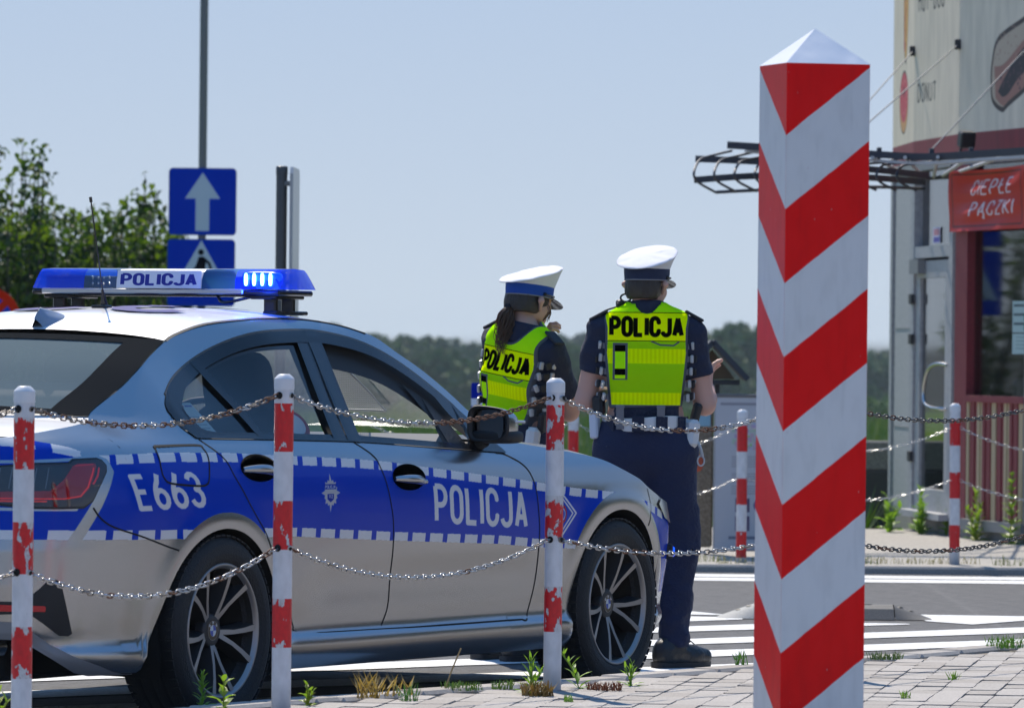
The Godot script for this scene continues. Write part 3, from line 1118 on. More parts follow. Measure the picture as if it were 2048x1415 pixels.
	# alarm siren box
	var al := thing("alarm_box", "cream alarm siren box with a red base above the kiosk door", "alarm box", kf(1, 0.86, 2.39, 0.0))
	var ab := MB.new()
	var bs := Basis(Vector3.UP, 0.6)
	ab.box(Vector3(0, 0.02, 0.06), Vector3(0.085, 0.15, 0.07), bs, 0.02)
	put("case", ab, mat(lin(0.55, 0.51, 0.43), 0.5), al)
	var ar := MB.new()
	ar.soft(Vector3(0.0, -0.07, 0.06), Vector3(0.06, 0.06, 0.06))
	put("red_lamp", ar, mat(lin(0.25, 0.01, 0.01), 0.3), al)

	# --- canopy of bent tubes round the kiosk
	var steel := mat(lin(0.045, 0.048, 0.06), 0.5, 0.4)
	var pale := mat(lin(0.45, 0.45, 0.46), 0.5, 0.3)
	var can := thing("canopy_frame", "dark steel canopy frame with bent tube ribs sticking out left of the kiosk", "canopy frame")
	var lines := [[pts([1.375, 2.607, -39.3, 1.8, 2.585, -39.3, 2.31, 2.556, -39.25, 2.65, 2.535, -39.0, 3.0, 2.545, -38.5, 3.6, 2.56, -37.6, 5.0, 2.57, -36.6, 7.0, 2.57, -36.2]), 0.024], [pts([1.18, 2.525, -39.6, 1.62, 2.51, -39.6, 2.3, 2.48, -39.9, 2.75, 2.46, -40.6]), 0.022], [pts([1.17, 2.385, -39.5, 1.62, 2.42, -39.6, 2.3, 2.44, -40.4, 2.78, 2.44, -41.4]), 0.022], [pts([1.31, 2.305, -39.4, 1.62, 2.325, -39.5, 2.3, 2.37, -40.2, 2.8, 2.40, -41.6]), 0.011]]
	for L in lines:
		mb = MB.new()
		var sm := smooth_line(L[0], 6)
		if L[1] > 0.015:
			for i in sm.size() - 1:
				var d := sm[i + 1] - sm[i]
				var bx := d.normalized()
				var bz := bx.cross(Vector3.UP).normalized()
				mb.box((sm[i] + sm[i + 1]) * 0.5, Vector3(d.length() + 0.004, L[1] * 1.9, L[1] * 1.4), Basis(bx, bz.cross(bx), bz))
		else:
			mb.tube(sm, L[1], 8)
		put("beam", mb, steel, can)
	mb = MB.new()
	var lo := smooth_line(pts([1.5, 2.575, -39.34, 1.85, 2.55, -39.4, 2.31, 2.522, -39.3, 2.65, 2.50, -39.05, 3.0, 2.512, -38.55, 3.6, 2.525, -37.65, 5.0, 2.535, -36.65]), 6)
	for i in lo.size() - 1:
		var d := lo[i + 1] - lo[i]
		var bx := d.normalized()
		var bz := bx.cross(Vector3.UP).normalized()
		mb.box((lo[i] + lo[i + 1]) * 0.5 - Vector3(0, 0.004, 0), Vector3(d.length() + 0.004, 0.018, 0.09), Basis(bx, bz.cross(bx), bz))
	put("gutter_strip", mb, pale, can)
	for k in 11:
		var s := k * 0.137
		mb = MB.new()
		var sh := minf(s, 0.6) * 0.06
		mb.tube(smooth_line(pts([1.41 + s, 2.575 - sh, -39.42, 1.30 + s, 2.548 - sh, -39.45, 1.20 + s * 0.96, 2.51 - sh * 0.6, -39.3, 1.155 + s * 0.95, 2.425, -39.1, 1.18 + s * 0.95, 2.365 + sh * 0.3, -39.15, 1.31 + s * 0.94, 2.302 + sh * 0.8, -39.4]), 5), 0.0085, 7)
		put("rib", mb, steel, can)
	for q in [[kf(1, 0.0, 3.40, 0.03), Vector3(2.02, 2.60, -39.28)], [kf(2, 0.0, 3.37, 0.03), Vector3(2.10, 2.60, -39.28)], [kf(2, 0.93, 3.30, 0.03), Vector3(2.66, 2.57, -39.0)], [kf(3, 0.9, 3.3, 0.03), Vector3(3.7, 2.58, -37.5)]]:
		mb = MB.new()
		mb.tube(PackedVector3Array([q[0], q[1]]), 0.0045, 6)
		put("tie_rod", mb, mat(lin(0.22, 0.22, 0.22), 0.6), can)
		mb = MB.new()
		mb.box(q[0], Vector3(0.05, 0.07, 0.05), Basis(), 0.006)
		put("anchor", mb, dark, can)
	for x in [[2.67, 2.555, -39.0], [2.9, 2.553, -38.7], [2.35, 2.565, -39.25]]:
		mb = MB.new()
		mb.box(Vector3(x[0], x[1], x[2]), Vector3(0.03, 0.07, 0.06), Basis(), 0.004)
		put("clamp", mb, steel, can)
	for k in 5:
		mb = MB.new()
		mb.tube(PackedVector3Array([kf(1, 0.2 * k, 2.5, 0.0), Vector3(2.30 + 0.2 * k, 2.53, -39.15 + 0.15 * k)]), 0.012, 6)
		put("strut", mb, pale, can)
	var fl2 := thing("floodlight", "black floodlight on a bracket above the kiosk corner", "floodlight", Vector3(3.005, 2.70, -40.5), 0.3)
	mb = MB.new()
	mb.box(Vector3.ZERO, Vector3(0.105, 0.11, 0.08), Basis.from_euler(Vector3(0.25, 0, 0)), 0.01)
	put("housing", mb, mat(lin(0.012, 0.013, 0.016), 0.4), fl2)
	mb = MB.new()
	mb.tube(pts([-0.03, -0.05, 0.0, -0.09, -0.13, 0.03]), 0.008, 6)
	put("bracket", mb, dark, fl2)

	# --- concrete wall left of the kiosk
	var cw := thing("concrete_wall", "low grey concrete wall with a paler coping left of the kiosk", "wall", Vector3(2.3, -0.15, -46.0))
	for k in 3:
		mb = MB.new()
		mb.box(Vector3(-0.6 + k * 0.62, 0.27, 0), Vector3(0.61, 0.54, 0.3), Basis(), 0.01)
		put("wall_block", mb, mat(lin(0.05, 0.05, 0.05), 0.9), cw)
		mb = MB.new()
		mb.box(Vector3(-0.6 + k * 0.62, 0.65, 0), Vector3(0.612, 0.22, 0.26), Basis(), 0.012)
		put("coping_block", mb, concrete, cw)

	# --- notice board, roofed board
	var nb := thing("notice_board", "white free-standing notice board with text and pictures left of the striped border post", "notice board", Vector3(1.6, 0.08, -37.0))
	var ic := Cv.new(512, 680, Color(0.66, 0.67, 0.69))
	ic.rect(20, 22, 250, 34, Color(0.5, 0.5, 0.53))
	rng.seed = 71
	for k in 160:
		var cc: Color = [Color(0.62, 0.55, 0.66), Color(0.6, 0.68, 0.6), Color(0.66, 0.58, 0.62), Color(0.5, 0.68, 0.4), Color(0.6, 0.64, 0.72)][rng.randi() % 5]
		var x := rng.randf_range(70, 300)
		var y := rng.randf_range(110, 220)
		ic.rect(x, y, x + rng.randf_range(6, 40), y + rng.randf_range(5, 24), cc)
	for k in 16:
		for cxx in 2:
			if k in [5, 6, 11]: continue
			ic.rect(70 + cxx * 220, 262 + k * 11, 70 + cxx * 220 + rng.randf_range(120, 190), 266 + k * 11, Color(0.5, 0.5, 0.52))
	ic.rect(88, 450, 150, 512, Color(0.30, 0.24, 0.36)); ic.rect(88, 530, 150, 596, Color(0.32, 0.27, 0.38)); ic.ell(210, 482, 44, 34, Color(0.36, 0.29, 0.46)); ic.ell(210, 482, 20, 18, Color(0.6, 0.58, 0.62))
	ic.rect(60, 620, 400, 634, Color(0.4, 0.42, 0.48))
	var im := mat(Color.WHITE, 0.5)
	im.albedo_texture = ic.tex()
	mb = MB.new()
	mb.quad(Vector3(-0.36, 0.0, 0.02), Vector3(0.36, 0.0, 0.02), Vector3(0.36, 0.92, 0.02), Vector3(-0.36, 0.92, 0.02))
	put("poster", mb, im, nb)
	mb = MB.new()
	mb.box(Vector3(0, 0.46, 0), Vector3(0.74, 0.94, 0.034), Basis(), 0.006)
	put("panel", mb, mat(lin(0.3, 0.3, 0.31), 0.5), nb)
	mb = MB.new()
	mb.box(Vector3(0, 0.935, 0.004), Vector3(0.745, 0.016, 0.05), Basis(), 0.003)
	put("top_frame", mb, mat(lin(0.12, 0.12, 0.12), 0.5), nb)
	var wood := rough_mat(lin(0.12, 0.10, 0.075), lin(0.26, 0.225, 0.175), 0.85, 2.5, 0.03, 3.0, 0.1, 501)
	var slate := mat(lin(0.028, 0.034, 0.045), 0.7)
	var rb := thing("roofed_board", "grey wooden post with a small dark gabled roof beside the right officer's arm", "roofed board", Vector3(1.205, 0.08, -37.4))
	mb = MB.new()
	mb.box(Vector3(-0.015, 0.5, 0), Vector3(0.095, 1.0, 0.1), Basis(), 0.012)
	put("wooden_post", mb, wood, rb)
	mb = MB.new()
	mb.box(Vector3(0.055, 0.52, 0.03), Vector3(0.03, 1.0, 0.04), Basis(), 0.004)
	put("dark_post", mb, mat(lin(0.02, 0.022, 0.028), 0.6), rb)
	mb = MB.new()
	mb.prism(p2([-0.16, 1.03, 0.16, 1.03, 0.02, 1.21]), Vector3(0, 0, 0.0), Vector3.RIGHT, Vector3.UP, 0.12)
	put("gable", mb, mat(lin(0.09, 0.07, 0.045), 0.85), rb)
	for s in [-1.0, 1.0]:
		mb = MB.new()
		var ln := 0.315
		var an: float = -0.815 * s
		mb.box(Vector3(0.02 + s * 0.105, 1.145, 0.05), Vector3(ln, 0.034, 0.5), Basis(Vector3.BACK, an), 0.004)
		put("roof_board", mb, slate, rb)
	mb = MB.new()
	mb.box(Vector3(0.0, 1.01, 0.06), Vector3(0.38, 0.03, 0.14), Basis(), 0.004)
	put("tie_beam", mb, slate, rb)
	mb = MB.new()
	mb.box(Vector3(-0.028, 0.79, 0.056), Vector3(0.085, 0.1, 0.008), Basis(), 0.001)
	put("pale_blue_notice", mb, mat(lin(0.22, 0.42, 0.55), 0.6), rb)
	mb = MB.new()
	mb.box(Vector3(0.055, 0.44, 0.056), Vector3(0.016, 0.06, 0.006), Basis(), 0.001)
	put("white_tag", mb, mat(lin(0.5, 0.52, 0.56), 0.6), rb)
	var ob := thing("marker_disc", "small orange-red disc on a stake beside the right officer's hip", "marker", Vector3(1.128, 0.08, -37.1))
	mb = MB.new()
	mb.tube(pts([0, 0, -0.03, 0, 0.5, -0.03]), 0.012, 6)
	put("stake", mb, wood, ob)
	mb = MB.new()
	mb.soft(Vector3(0, 0.52, 0), Vector3(0.09, 0.11, 0.03), Basis(), 0.9)
	put("disc", mb, mat(lin(0.4, 0.07, 0.03), 0.6), ob)

# trees along the road to the right; the car's flank mirrors them
func build_right_trees() -> void:
	rng.seed = 81
	var bark := mat(lin(0.07, 0.055, 0.045), 0.9)
	var lm := leaf_mat(Color(0.35, 0.45, 0.15))
	var leaf := leaf_mesh(0.7, 0.5)
	var nm := ["nearest", "second", "third", "fourth", "fifth", "sixth", "seventh"]
	for k in 7:
		var at := Vector3(13.0 + k * 4.4, -0.2, -(24.0 + k * 4.6))
		var t := thing("tree", "%s of the round leafy trees lining the road outside the right edge" % nm[k], "tree", at, 0.0, "trees lining the road at the right")
		var tr := MB.new()
		tr.tube(pts([0, 0, 0, 0.1, 2.0, 0, 0, 4.4, 0]), [0.2, 0.15, 0.06], 8)
		put("trunk", tr, bark, t)
		var w := []
		for i in 1500:
			var d := Vector3(rng.randfn(), rng.randfn(), rng.randfn()).normalized() * pow(rng.randf(), 0.4)
			w.append([Transform3D(rand_basis(rng.randf_range(0.6, 1.2)), Vector3(d.x * 2.5, 3.4 + d.y * 2.9, d.z * 2.5)), Color(0.03, 0.055, 0.018).lerp(Color(0.07, 0.11, 0.03), rng.randf())])
		leafage(t, "crown", leaf, w, lm)

# ---------------------------------------------------------------- plants
func leaf_mesh(l: float, w: float, fold := 0.25) -> ArrayMesh:
	var mb := MB.new()
	var f := w * fold
	var a := Vector3(0, 0, 0)
	var m1 := Vector3(0, f, l * 0.5)
	var tip := Vector3(0, -f * 0.6, l)
	for s in [-1.0, 1.0]:
		var e1 := Vector3(s * w * 0.5, f * 1.6, l * 0.33)
		var e2 := Vector3(s * w * 0.36, f * 1.3, l * 0.7)
		mb.tri(a, m1, e1)
		mb.tri(m1, e2, e1)
		mb.tri(m1, tip, e2)
	return mb.mesh()

func leafage(parent: Node, called: String, mesh: Mesh, where: Array, m: Material) -> void:
	var mm := MultiMesh.new()
	mm.transform_format = MultiMesh.TRANSFORM_3D
	mm.use_colors = true
	mm.mesh = mesh
	mm.instance_count = where.size()
	for k in where.size():
		mm.set_instance_transform(k, where[k][0])
		mm.set_instance_color(k, where[k][1])
	var o := MultiMeshInstance3D.new()
	o.name = called
	o.multimesh = mm
	o.material_override = m
	parent.add_child(o, true)
	tag(o, "", "", "", "stuff")

func leaf_mat(back := Color(0.5, 0.6, 0.12)) -> StandardMaterial3D:
	var m := mat(Color.WHITE, 0.55)
	m.vertex_color_use_as_albedo = true
	m.backlight_enabled = true
	m.backlight = back
	return m

func rand_basis(sc: float) -> Basis:
	return Basis.from_euler(Vector3(rng.randf_range(-1.2, 1.2), rng.randf_range(0, TAU), rng.randf_range(-1.2, 1.2))).scaled(Vector3.ONE * sc)

func build_trees() -> void:
	rng.seed = 31
	var bark := rough_mat(lin(0.05, 0.04, 0.03), lin(0.13, 0.11, 0.09), 0.9, 2.0, 0.08, 4.0, 0.2, 301)
	var lm := leaf_mat(Color(0.9, 1.0, 0.3))
	var leaf := leaf_mesh(0.085, 0.05)
	# shrubs behind the road signs at the left: x, distance, height, half width
	var sp := [[-4.75, 56.0, 3.2, 0.5], [-4.35, 55.0, 2.62, 0.5], [-4.0, 57.0, 2.5, 0.55], [-3.6, 55.5, 2.5, 0.5], [-3.42, 57.5, 2.7, 0.36], [-6.6, 56.5, 3.0, 0.8], [-4.4, 59.0, 2.6, 0.9], [-3.75, 60.0, 2.3, 0.6]]
	var sl := ["leafy green shrub with a tall shoot at the left edge behind the light bar", "leafy green shrub behind the whip aerial, taller on its left side", "leafy green shrub behind the middle of the light bar", "leafy green shrub with bright shoots left of the arrow sign", "dark leafy shrub cut off by the arrow sign", "leafy shrub outside the left edge", "low dark shrub farther back between the taller ones", "low dark shrub farther back beside the arrow sign"]
	for k in sp.size():
		var s = sp[k]
		var t := thing("shrub", sl[k], "shrub", Vector3(s[0], -0.15, -s[1]), 0.0, "shrubs behind the road signs")
		var st := MB.new()
		var where := []
		for b in 34:
			var lean := Vector2(rng.randf_range(-1, 1), rng.randf_range(-1, 1))
			var top: float = s[2] * rng.randf_range(0.62, 1.0) * (1.0 if b > 3 else 1.06)
			var base := Vector3(lean.x * 0.12, 0, lean.y * 0.12)
			var tip := Vector3(lean.x * s[3], top + 0.15, lean.y * s[3])
			var mid := base.lerp(tip, 0.5) + Vector3(lean.x * 0.1, 0.1, lean.y * 0.1)
			var line := smooth_line(PackedVector3Array([base, mid, tip]), 5)
			var rad := []
			for i in line.size(): rad.append(0.022 * (1.0 - 0.85 * i / (line.size() - 1.0)))
			st.tube(line, rad, 5)
			for q in 84:
				var f := pow(rng.randf(), 0.75)
				var p := line[int(f * (line.size() - 1))].lerp(line[mini(int(f * (line.size() - 1)) + 1, line.size() - 1)], rng.randf())
				var spread := 0.16 * (1.0 - 0.72 * f) + 0.03
				p += Vector3(rng.randf_range(-1, 1), rng.randf_range(-0.8, 0.8), rng.randf_range(-1, 1)) * spread
				var g := rng.randf()
				var col := Color(0.030, 0.062, 0.014).lerp(Color(0.085, 0.13, 0.024), g * g)
				if f > 0.86 and g > 0.4: col = Color(0.12, 0.16, 0.03)
				where.append([Transform3D(rand_basis(rng.randf_range(0.7, 1.35)), p), col])
		put("stem", st, bark, t)
		leafage(t, "leaves", leaf, where, lm)
	# forest across the valley: crowns as clouds of leaf clumps
	var clump := MB.new()
	for k in 3:
		var b := Basis.from_euler(Vector3(k * 1.1, k * 2.1, k * 0.7))
		clump.tri(b * Vector3(-0.5, -0.3, 0), b * Vector3(0.5, -0.25, 0.1), b * Vector3(0.05, 0.5, -0.1))
	var cm := clump.mesh()
	var fm := leaf_mat(Color(0.35, 0.45, 0.15))
	fm.roughness = 0.8
	var crown := func(n: int, w: float, h: float, tone: Color, tone2: Color) -> Array:
		var where := []
		var lobes := []
		for i in 11:
			var a := rng.randf_range(0, TAU)
			var r := w * 0.5 * sqrt(rng.randf()) * 0.75
			var y := h * rng.randf_range(0.3, 0.86)
			lobes.append([Vector3(cos(a) * r, y, sin(a) * r), w * rng.randf_range(0.17, 0.3) * (1.15 - 0.5 * y / h)])
		for i in n:
			var L = lobes[rng.randi() % lobes.size()]
			var d := Vector3(rng.randfn(), rng.randfn(), rng.randfn()).normalized()
			var p: Vector3 = L[0] + d * L[1] * pow(rng.randf(), 0.3) * Vector3(1, 0.85, 1)
			where.append([Transform3D(rand_basis(rng.randf_range(0.5, 1.2)), p), tone.lerp(tone2, rng.randf())])
		return where
	var F := thing("forest", "", "", Vector3.ZERO)
	F.set_meta("kind", "stuff")
	rng.seed = 33
	var all := []
	var protos := []
	for k in 6:
		protos.append(crown.call(1500, rng.randf_range(8.0, 12.0), rng.randf_range(13.0, 16.0), Color(0.045, 0.085, 0.02), Color(0.10, 0.15, 0.04)))
	for row in 6:
		var D := 620.0 + row * 90.0
		var half := D * 0.105
		var x := -half
		while x < half:
			var pr: Array = protos[rng.randi() % 6]
			var sc := rng.randf_range(0.95, 1.3) * (1.0 + 0.02 * row)
			var d := D + rng.randf_range(-30, 30)
			var at := Vector3(x, terrain_y(x, d) - 1.0, -d)
			var bs := Basis(Vector3.UP, rng.randf_range(0, TAU)).scaled(Vector3(sc, sc, sc))
			var tint := rng.randf_range(0.8, 1.25)
			var hue := rng.randf_range(-0.006, 0.012)
			for w in pr:
				var tf: Transform3D = w[0]
				var col: Color = w[1]
				all.append([Transform3D(bs * tf.basis * 1.0, at + bs * tf.origin), Color(col.r * tint + hue, col.g * tint, col.b * tint)])
			x += rng.randf_range(5.5, 9.5)
	leafage(F, "foliage", cm, all, fm)
	# single trees nearer than the forest
	rng.seed = 37
	var nt := [[-4.8, 420.0, 14.0, 9.0, "bright green tree standing out before the forest left of the left officer"], [-10.5, 430.0, 13.2, 10.0, "round tree before the forest seen through the open car window"], [-7.5, 380.0, 11.4, 7.0, "low bushy tree before the forest just above the bonnet"], [8.8, 450.0, 13.2, 9.0, "pale green tree before the forest between the two officers"], [27.5, 440.0, 13.8, 10.0, "green tree before the forest beside the kiosk frame"], [17.0, 430.0, 13.2, 10.0, "green tree before the forest behind the roofed board"]]
	var twig := leaf_mesh(0.5, 0.36)
	for q in nt:
		var at := Vector3(q[0], terrain_y(q[0], q[1]) - 0.4, -q[1])
		var t := thing("tree", q[4], "tree", at, 0.0, "single trees before the forest")
		var tr := MB.new()
		tr.tube(pts([0, 0, 0, 0.1, q[2] * 0.4, 0, 0, q[2] * 0.75, 0]), [0.3, 0.2, 0.06], 8)
		put("trunk", tr, bark, t)
		var w: Array = crown.call(5200, q[3], q[2], Color(0.07, 0.12, 0.025), Color(0.17, 0.23, 0.055))
		leafage(t, "crown", twig, w, fm)
	# rough meadow beyond the far pavement
	rng.seed = 41
	var blade := MB.new()
	for k in 5:
		var a := k * 1.3
		var d := Vector3(cos(a), 0, sin(a))
		var s := d.cross(Vector3.UP) * 0.012
		blade.tri(d * 0.03 - s, d * 0.03 + s, d * (0.10 + 0.03 * k) + Vector3.UP * (0.3 - 0.03 * k))
	var bm := blade.mesh()
	var gw := []
	for k in 14000:
		var d := 44.0 + 66.0 * pow(rng.randf(), 0.8)
		var x := rng.randf_range(-0.11, 0.11) * d
		var g := rng.randf()
		gw.append([Transform3D(Basis(Vector3.UP, rng.randf_range(0, TAU)).scaled(Vector3.ONE * rng.randf_range(0.6, 1.5)), Vector3(x, terrain_y(x, d), -d)), Color(0.07, 0.125, 0.02).lerp(Color(0.17, 0.19, 0.05), g * g)])
	var G := thing("meadow_grass", "", "", Vector3.ZERO)
	G.set_meta("kind", "stuff")
	leafage(G, "blades", bm, gw, leaf_mat(Color(0.5, 0.6, 0.12)))

func weed(called: String, label: String, at: Vector3, h: float, n: int, l: float, w: float, col: Color, lean := Vector3.ZERO, single := false, group := "weeds in the paving joints") -> void:
	var t := thing(called, label, "weed", at, 0.0, group)
	var lm: ArrayMesh = leaf_mesh(l, w, 0.2)
	var mats := []
	for k in 3:
		var m := mat(Color(col.r, col.g, col.b).lerp(Color(0.10, 0.17, 0.02), k * 0.3).linear_to_srgb(), 0.5)
		m.backlight_enabled = true
		m.backlight = Color(0.45, 0.6, 0.12)
		mats.append(m)
	var st := MB.new()
	var stems := 1 if single else 3
	for s in stems:
		var dv := Vector3(rng.randf_range(-1, 1), 0, rng.randf_range(-1, 1)) * (0.0 if s == 0 else 0.4) * h + lean * h
		var hh := h * (1.0 if s == 0 else rng.randf_range(0.55, 0.85))
		var line := smooth_line(PackedVector3Array([Vector3(dv.x * 0.05, -0.01, dv.z * 0.05), Vector3(dv.x * 0.4, hh * 0.5, dv.z * 0.4), Vector3(dv.x, hh, dv.z)]), 5)
		st.tube(line, 0.0022, 5)
		for k in n / stems:
			var f := (k + 0.6) / (n / stems + 0.4)
			var p := line[int(f * (line.size() - 1))]
			var o := put("leaf", lm, mats[rng.randi() % 3], t)
			var a := k * 2.4 + rng.randf_range(-0.3, 0.3) + s
			var tilt := lerpf(-0.35, -1.15, f) + rng.randf_range(-0.25, 0.25)
			o.transform = Transform3D(Basis(Vector3.UP, a) * Basis(Vector3.RIGHT, tilt) * Basis.from_scale(Vector3.ONE * lerpf(1.5, 0.8, f) * rng.randf_range(0.8, 1.15)), p)
	put("stem", st, mats[0], t)

func tuft(label: String, at: Vector3, h: float, n: int, spread: float, col: Color, category := "grass tuft") -> void:
	var t := thing("grass_tuft", label, category, at, 0.0, "small growth along the kerb joints")
	var mb := MB.new()
	for k in n:
		var a := rng.randf_range(0, TAU)
		var b := Vector3(cos(a), 0, sin(a)) * spread * sqrt(rng.randf())
		var d := Vector3(rng.randf_range(-1, 1), 0, rng.randf_range(-1, 1)) * h * 0.55
		var s := d.cross(Vector3.UP).normalized() * 0.003
		var hh := h * rng.randf_range(0.5, 1.0)
		mb.tri(b - s, b + s, b + d * 0.4 + Vector3.UP * hh * 0.7)
		mb.tri(b + d * 0.3 - s + Vector3.UP * hh * 0.45, b + d * 0.3 + s + Vector3.UP * hh * 0.45, b + d + Vector3.UP * hh)
	var m := mat(Color(col.r, col.g, col.b).linear_to_srgb(), 0.6)
	m.backlight_enabled = true
	m.backlight = Color(minf(col.r * 1.6, 1.0), minf(col.g * 1.9, 1.0), col.b * 1.6)
	tag(put("blades", mb, m, t), "", "", "", "stuff")

func build_weeds() -> void:
	rng.seed = 51
	var g := Color(0.10, 0.19, 0.02)
	weed("weed", "tall bright weed with narrow leaves at the foot of the peeled bollard", Vector3(0.075, 0.12, -20.75), 0.125, 42, 0.05, 0.011, g)
	weed("weed", "leaning weed with narrow leaves right of the peeled bollard", Vector3(0.25, 0.12, -21.15), 0.12, 18, 0.045, 0.011, g, Vector3(-0.55, 0, 0.1), true)
	weed("weed", "small bright weed on the kerb under the front tyre", Vector3(0.43, 0.12, -21.35), 0.085, 24, 0.04, 0.01, g)
	weed("weed", "feathery green weed at the bottom edge before the rear wheel", Vector3(-1.0, 0.12, -19.9), 0.10, 30, 0.036, 0.01, g, Vector3.ZERO, true)
	weed("weed", "weed with round green and orange leaves before the rear wheel", Vector3(-0.925, 0.12, -19.8), 0.09, 9, 0.045, 0.024, Color(0.16, 0.19, 0.02), Vector3.ZERO, true)
	weed("weed", "yellowish weed at the bottom left corner behind the left bollard", Vector3(-1.585, 0.12, -18.9), 0.12, 16, 0.05, 0.018, Color(0.28, 0.25, 0.02))
	weed("weed", "yellow-leaved weed at the bottom edge right of the middle bollard", Vector3(-0.66, 0.12, -19.95), 0.075, 18, 0.03, 0.016, Color(0.2, 0.2, 0.02))
	tuft("reddish-brown withered growth between the two weeds under the front tyre", Vector3(0.33, 0.12, -21.05), 0.035, 120, 0.06, Color(0.14, 0.05, 0.02), "withered plant")
	tuft("brown dry grass at the foot of the peeled bollard", Vector3(0.10, 0.12, -20.65), 0.06, 160, 0.055, Color(0.19, 0.12, 0.03))
	tuft("dry straw tuft on the kerb behind the middle bollard", Vector3(-0.47, 0.12, -20.45), 0.10, 46, 0.04, Color(0.32, 0.23, 0.09))
	tuft("dry straw stalks on the kerb left of the single long stalk", Vector3(-0.37, 0.12, -20.6), 0.085, 26, 0.06, Color(0.32, 0.23, 0.09))
	tuft("small green tuft below the rear door on the kerb", Vector3(-0.33, 0.12, -20.25), 0.075, 30, 0.03, g)
	tuft("low green tuft on the kerb right of the long dry stalk", Vector3(-0.16, 0.12, -20.98), 0.035, 90, 0.075, Color(0.12, 0.17, 0.03))
	tuft("tiny green tuft in the kerb joint left of the bright weed", Vector3(-0.02, 0.12, -21.05), 0.04, 40, 0.04, Color(0.12, 0.17, 0.03))
	tuft("green tuft at the kerb beside the striped post's left edge", Vector3(0.87, 0.12, -22.75), 0.07, 26, 0.025, g)
	tuft("low dark green tuft at the kerb right of the striped post", Vector3(1.44, 0.12, -23.35), 0.035, 80, 0.07, Color(0.09, 0.13, 0.03))
	tuft("green tuft on the kerb near the right edge", Vector3(1.99, 0.12, -24.35), 0.06, 90, 0.085, Color(0.12, 0.19, 0.02))
	tuft("small green tuft in the paving near the right edge", Vector3(1.60, 0.12, -21.9), 0.04, 20, 0.02, Color(0.17, 0.24, 0.02))
	tuft("tiny yellow-green tuft in the paving joints at the bottom right", Vector3(1.35, 0.12, -20.7), 0.035, 20, 0.02, Color(0.17, 0.24, 0.02))
	tuft("tiny green tuft in the paving joints beside the shadow of the chain", Vector3(0.2, 0.12, -20.35), 0.03, 20, 0.02, Color(0.17, 0.24, 0.02))
	# a long dry stalk leaning over the kerb
	var t := thing("dry_stalk", "long dry straw-coloured stalk leaning on the kerb before the front door", "dry stalk", Vector3(-0.22, 0.12, -20.95))
	var mb := MB.new()
	mb.tube(smooth_line(pts([0, 0, 0, 0.025, 0.07, 0, 0.055, 0.145, 0.01]), 6), 0.0028, 5)
	put("stalk", mb, mat(lin(0.36, 0.25, 0.12), 0.7), t)
	# grass along the far kerb and weeds below the kiosk
	rng.seed = 53
	for k in 12:
		var x := 0.95 + 0.22 * k + rng.randf_range(-0.06, 0.06)
		tuft("%s dry grass tuft from the left in the far kerb joint beyond the road" % ["first", "second", "third", "fourth", "fifth", "sixth", "seventh", "eighth", "ninth", "tenth", "eleventh", "twelfth"][k], Vector3(x, 0.038, -35.75 - rng.randf_range(0, 0.5)), rng.randf_range(0.03, 0.07), 40, 0.13, Color(0.26, 0.21, 0.12).lerp(Color(0.15, 0.16, 0.05), rng.randf()))
	weed("weed", "leafy green weed at the foot of the grey kiosk frame", Vector3(2.82, 0.036, -41.9), 0.3, 60, 0.08, 0.03, g, Vector3.ZERO, false, "weeds below the kiosk")
	weed("weed", "green weed by the concrete wall left of the kiosk", Vector3(2.62, 0.036, -42.3), 0.24, 24, 0.09, 0.04, g, Vector3.ZERO, false, "weeds below the kiosk")
	weed("weed", "tall weed climbing the striped kiosk panel", Vector3(3.28, 0.036, -39.9), 0.46, 70, 0.07, 0.025, Color(0.15, 0.18, 0.03), Vector3.ZERO, true, "weeds below the kiosk")
	weed("weed", "yellowish weed in front of the striped kiosk panel", Vector3(3.1, 0.036, -40.6), 0.33, 60, 0.07, 0.025, Color(0.2, 0.2, 0.03), Vector3.ZERO, false, "weeds below the kiosk")
	weed("weed", "low green weed at the foot of the kiosk door", Vector3(2.98, 0.036, -41.6), 0.16, 30, 0.06, 0.025, g, Vector3.ZERO, false, "weeds below the kiosk")

# ---------------------------------------------------------------- police car
# local axes: x to the car's right, y up, z backwards; S(s, z) is the body side: s runs round the plan outline (equal to the distance ahead along the flank), z is the height
const PLAN := [-2.49, 0, -2.485, 0.2, -2.47, 0.4, -2.44, 0.55, -2.39, 0.67, -2.31, 0.765, -2.2, 0.83, -2.05, 0.872, -1.9, 0.892, -1.6, 0.903, -1.2, 0.907, -0.6, 0.9105, 0, 0.9105, 0.6, 0.908, 1.1, 0.905, 1.5, 0.90, 1.75, 0.885, 1.9, 0.86, 2.0, 0.82, 2.08, 0.75, 2.14, 0.65, 2.185, 0.5, 2.21, 0.3, 2.22, 0.15, 2.22, 0]
const WID := [0.15, 0.835, 0.17, 0.845, 0.19, 0.866, 0.22, 0.885, 0.265, 0.892, 0.285, 0.886, 0.305, 0.874, 0.34, 0.874, 0.40, 0.882, 0.48, 0.892, 0.56, 0.899, 0.65, 0.9055, 0.72, 0.9095, 0.78, 0.9105, 0.83, 0.907, 0.87, 0.898, 0.91, 0.886, 0.94, 0.868, 0.96, 0.85, 0.98, 0.834, 1.0, 0.820, 1.1, 0.768, 1.2, 0.716, 1.3, 0.664, 1.345, 0.638, 1.37, 0.615, 1.39, 0.585, 1.405, 0.55, 1.43, 0.4]
const REAR := [0.15, 0.09, 0.17, 0.08, 0.25, 0.03, 0.35, 0, 0.5, -0.005, 0.62, 0, 0.75, 0.02, 0.85, 0.035, 0.93, 0.045, 1.0, 0.07, 1.1, 0.1]
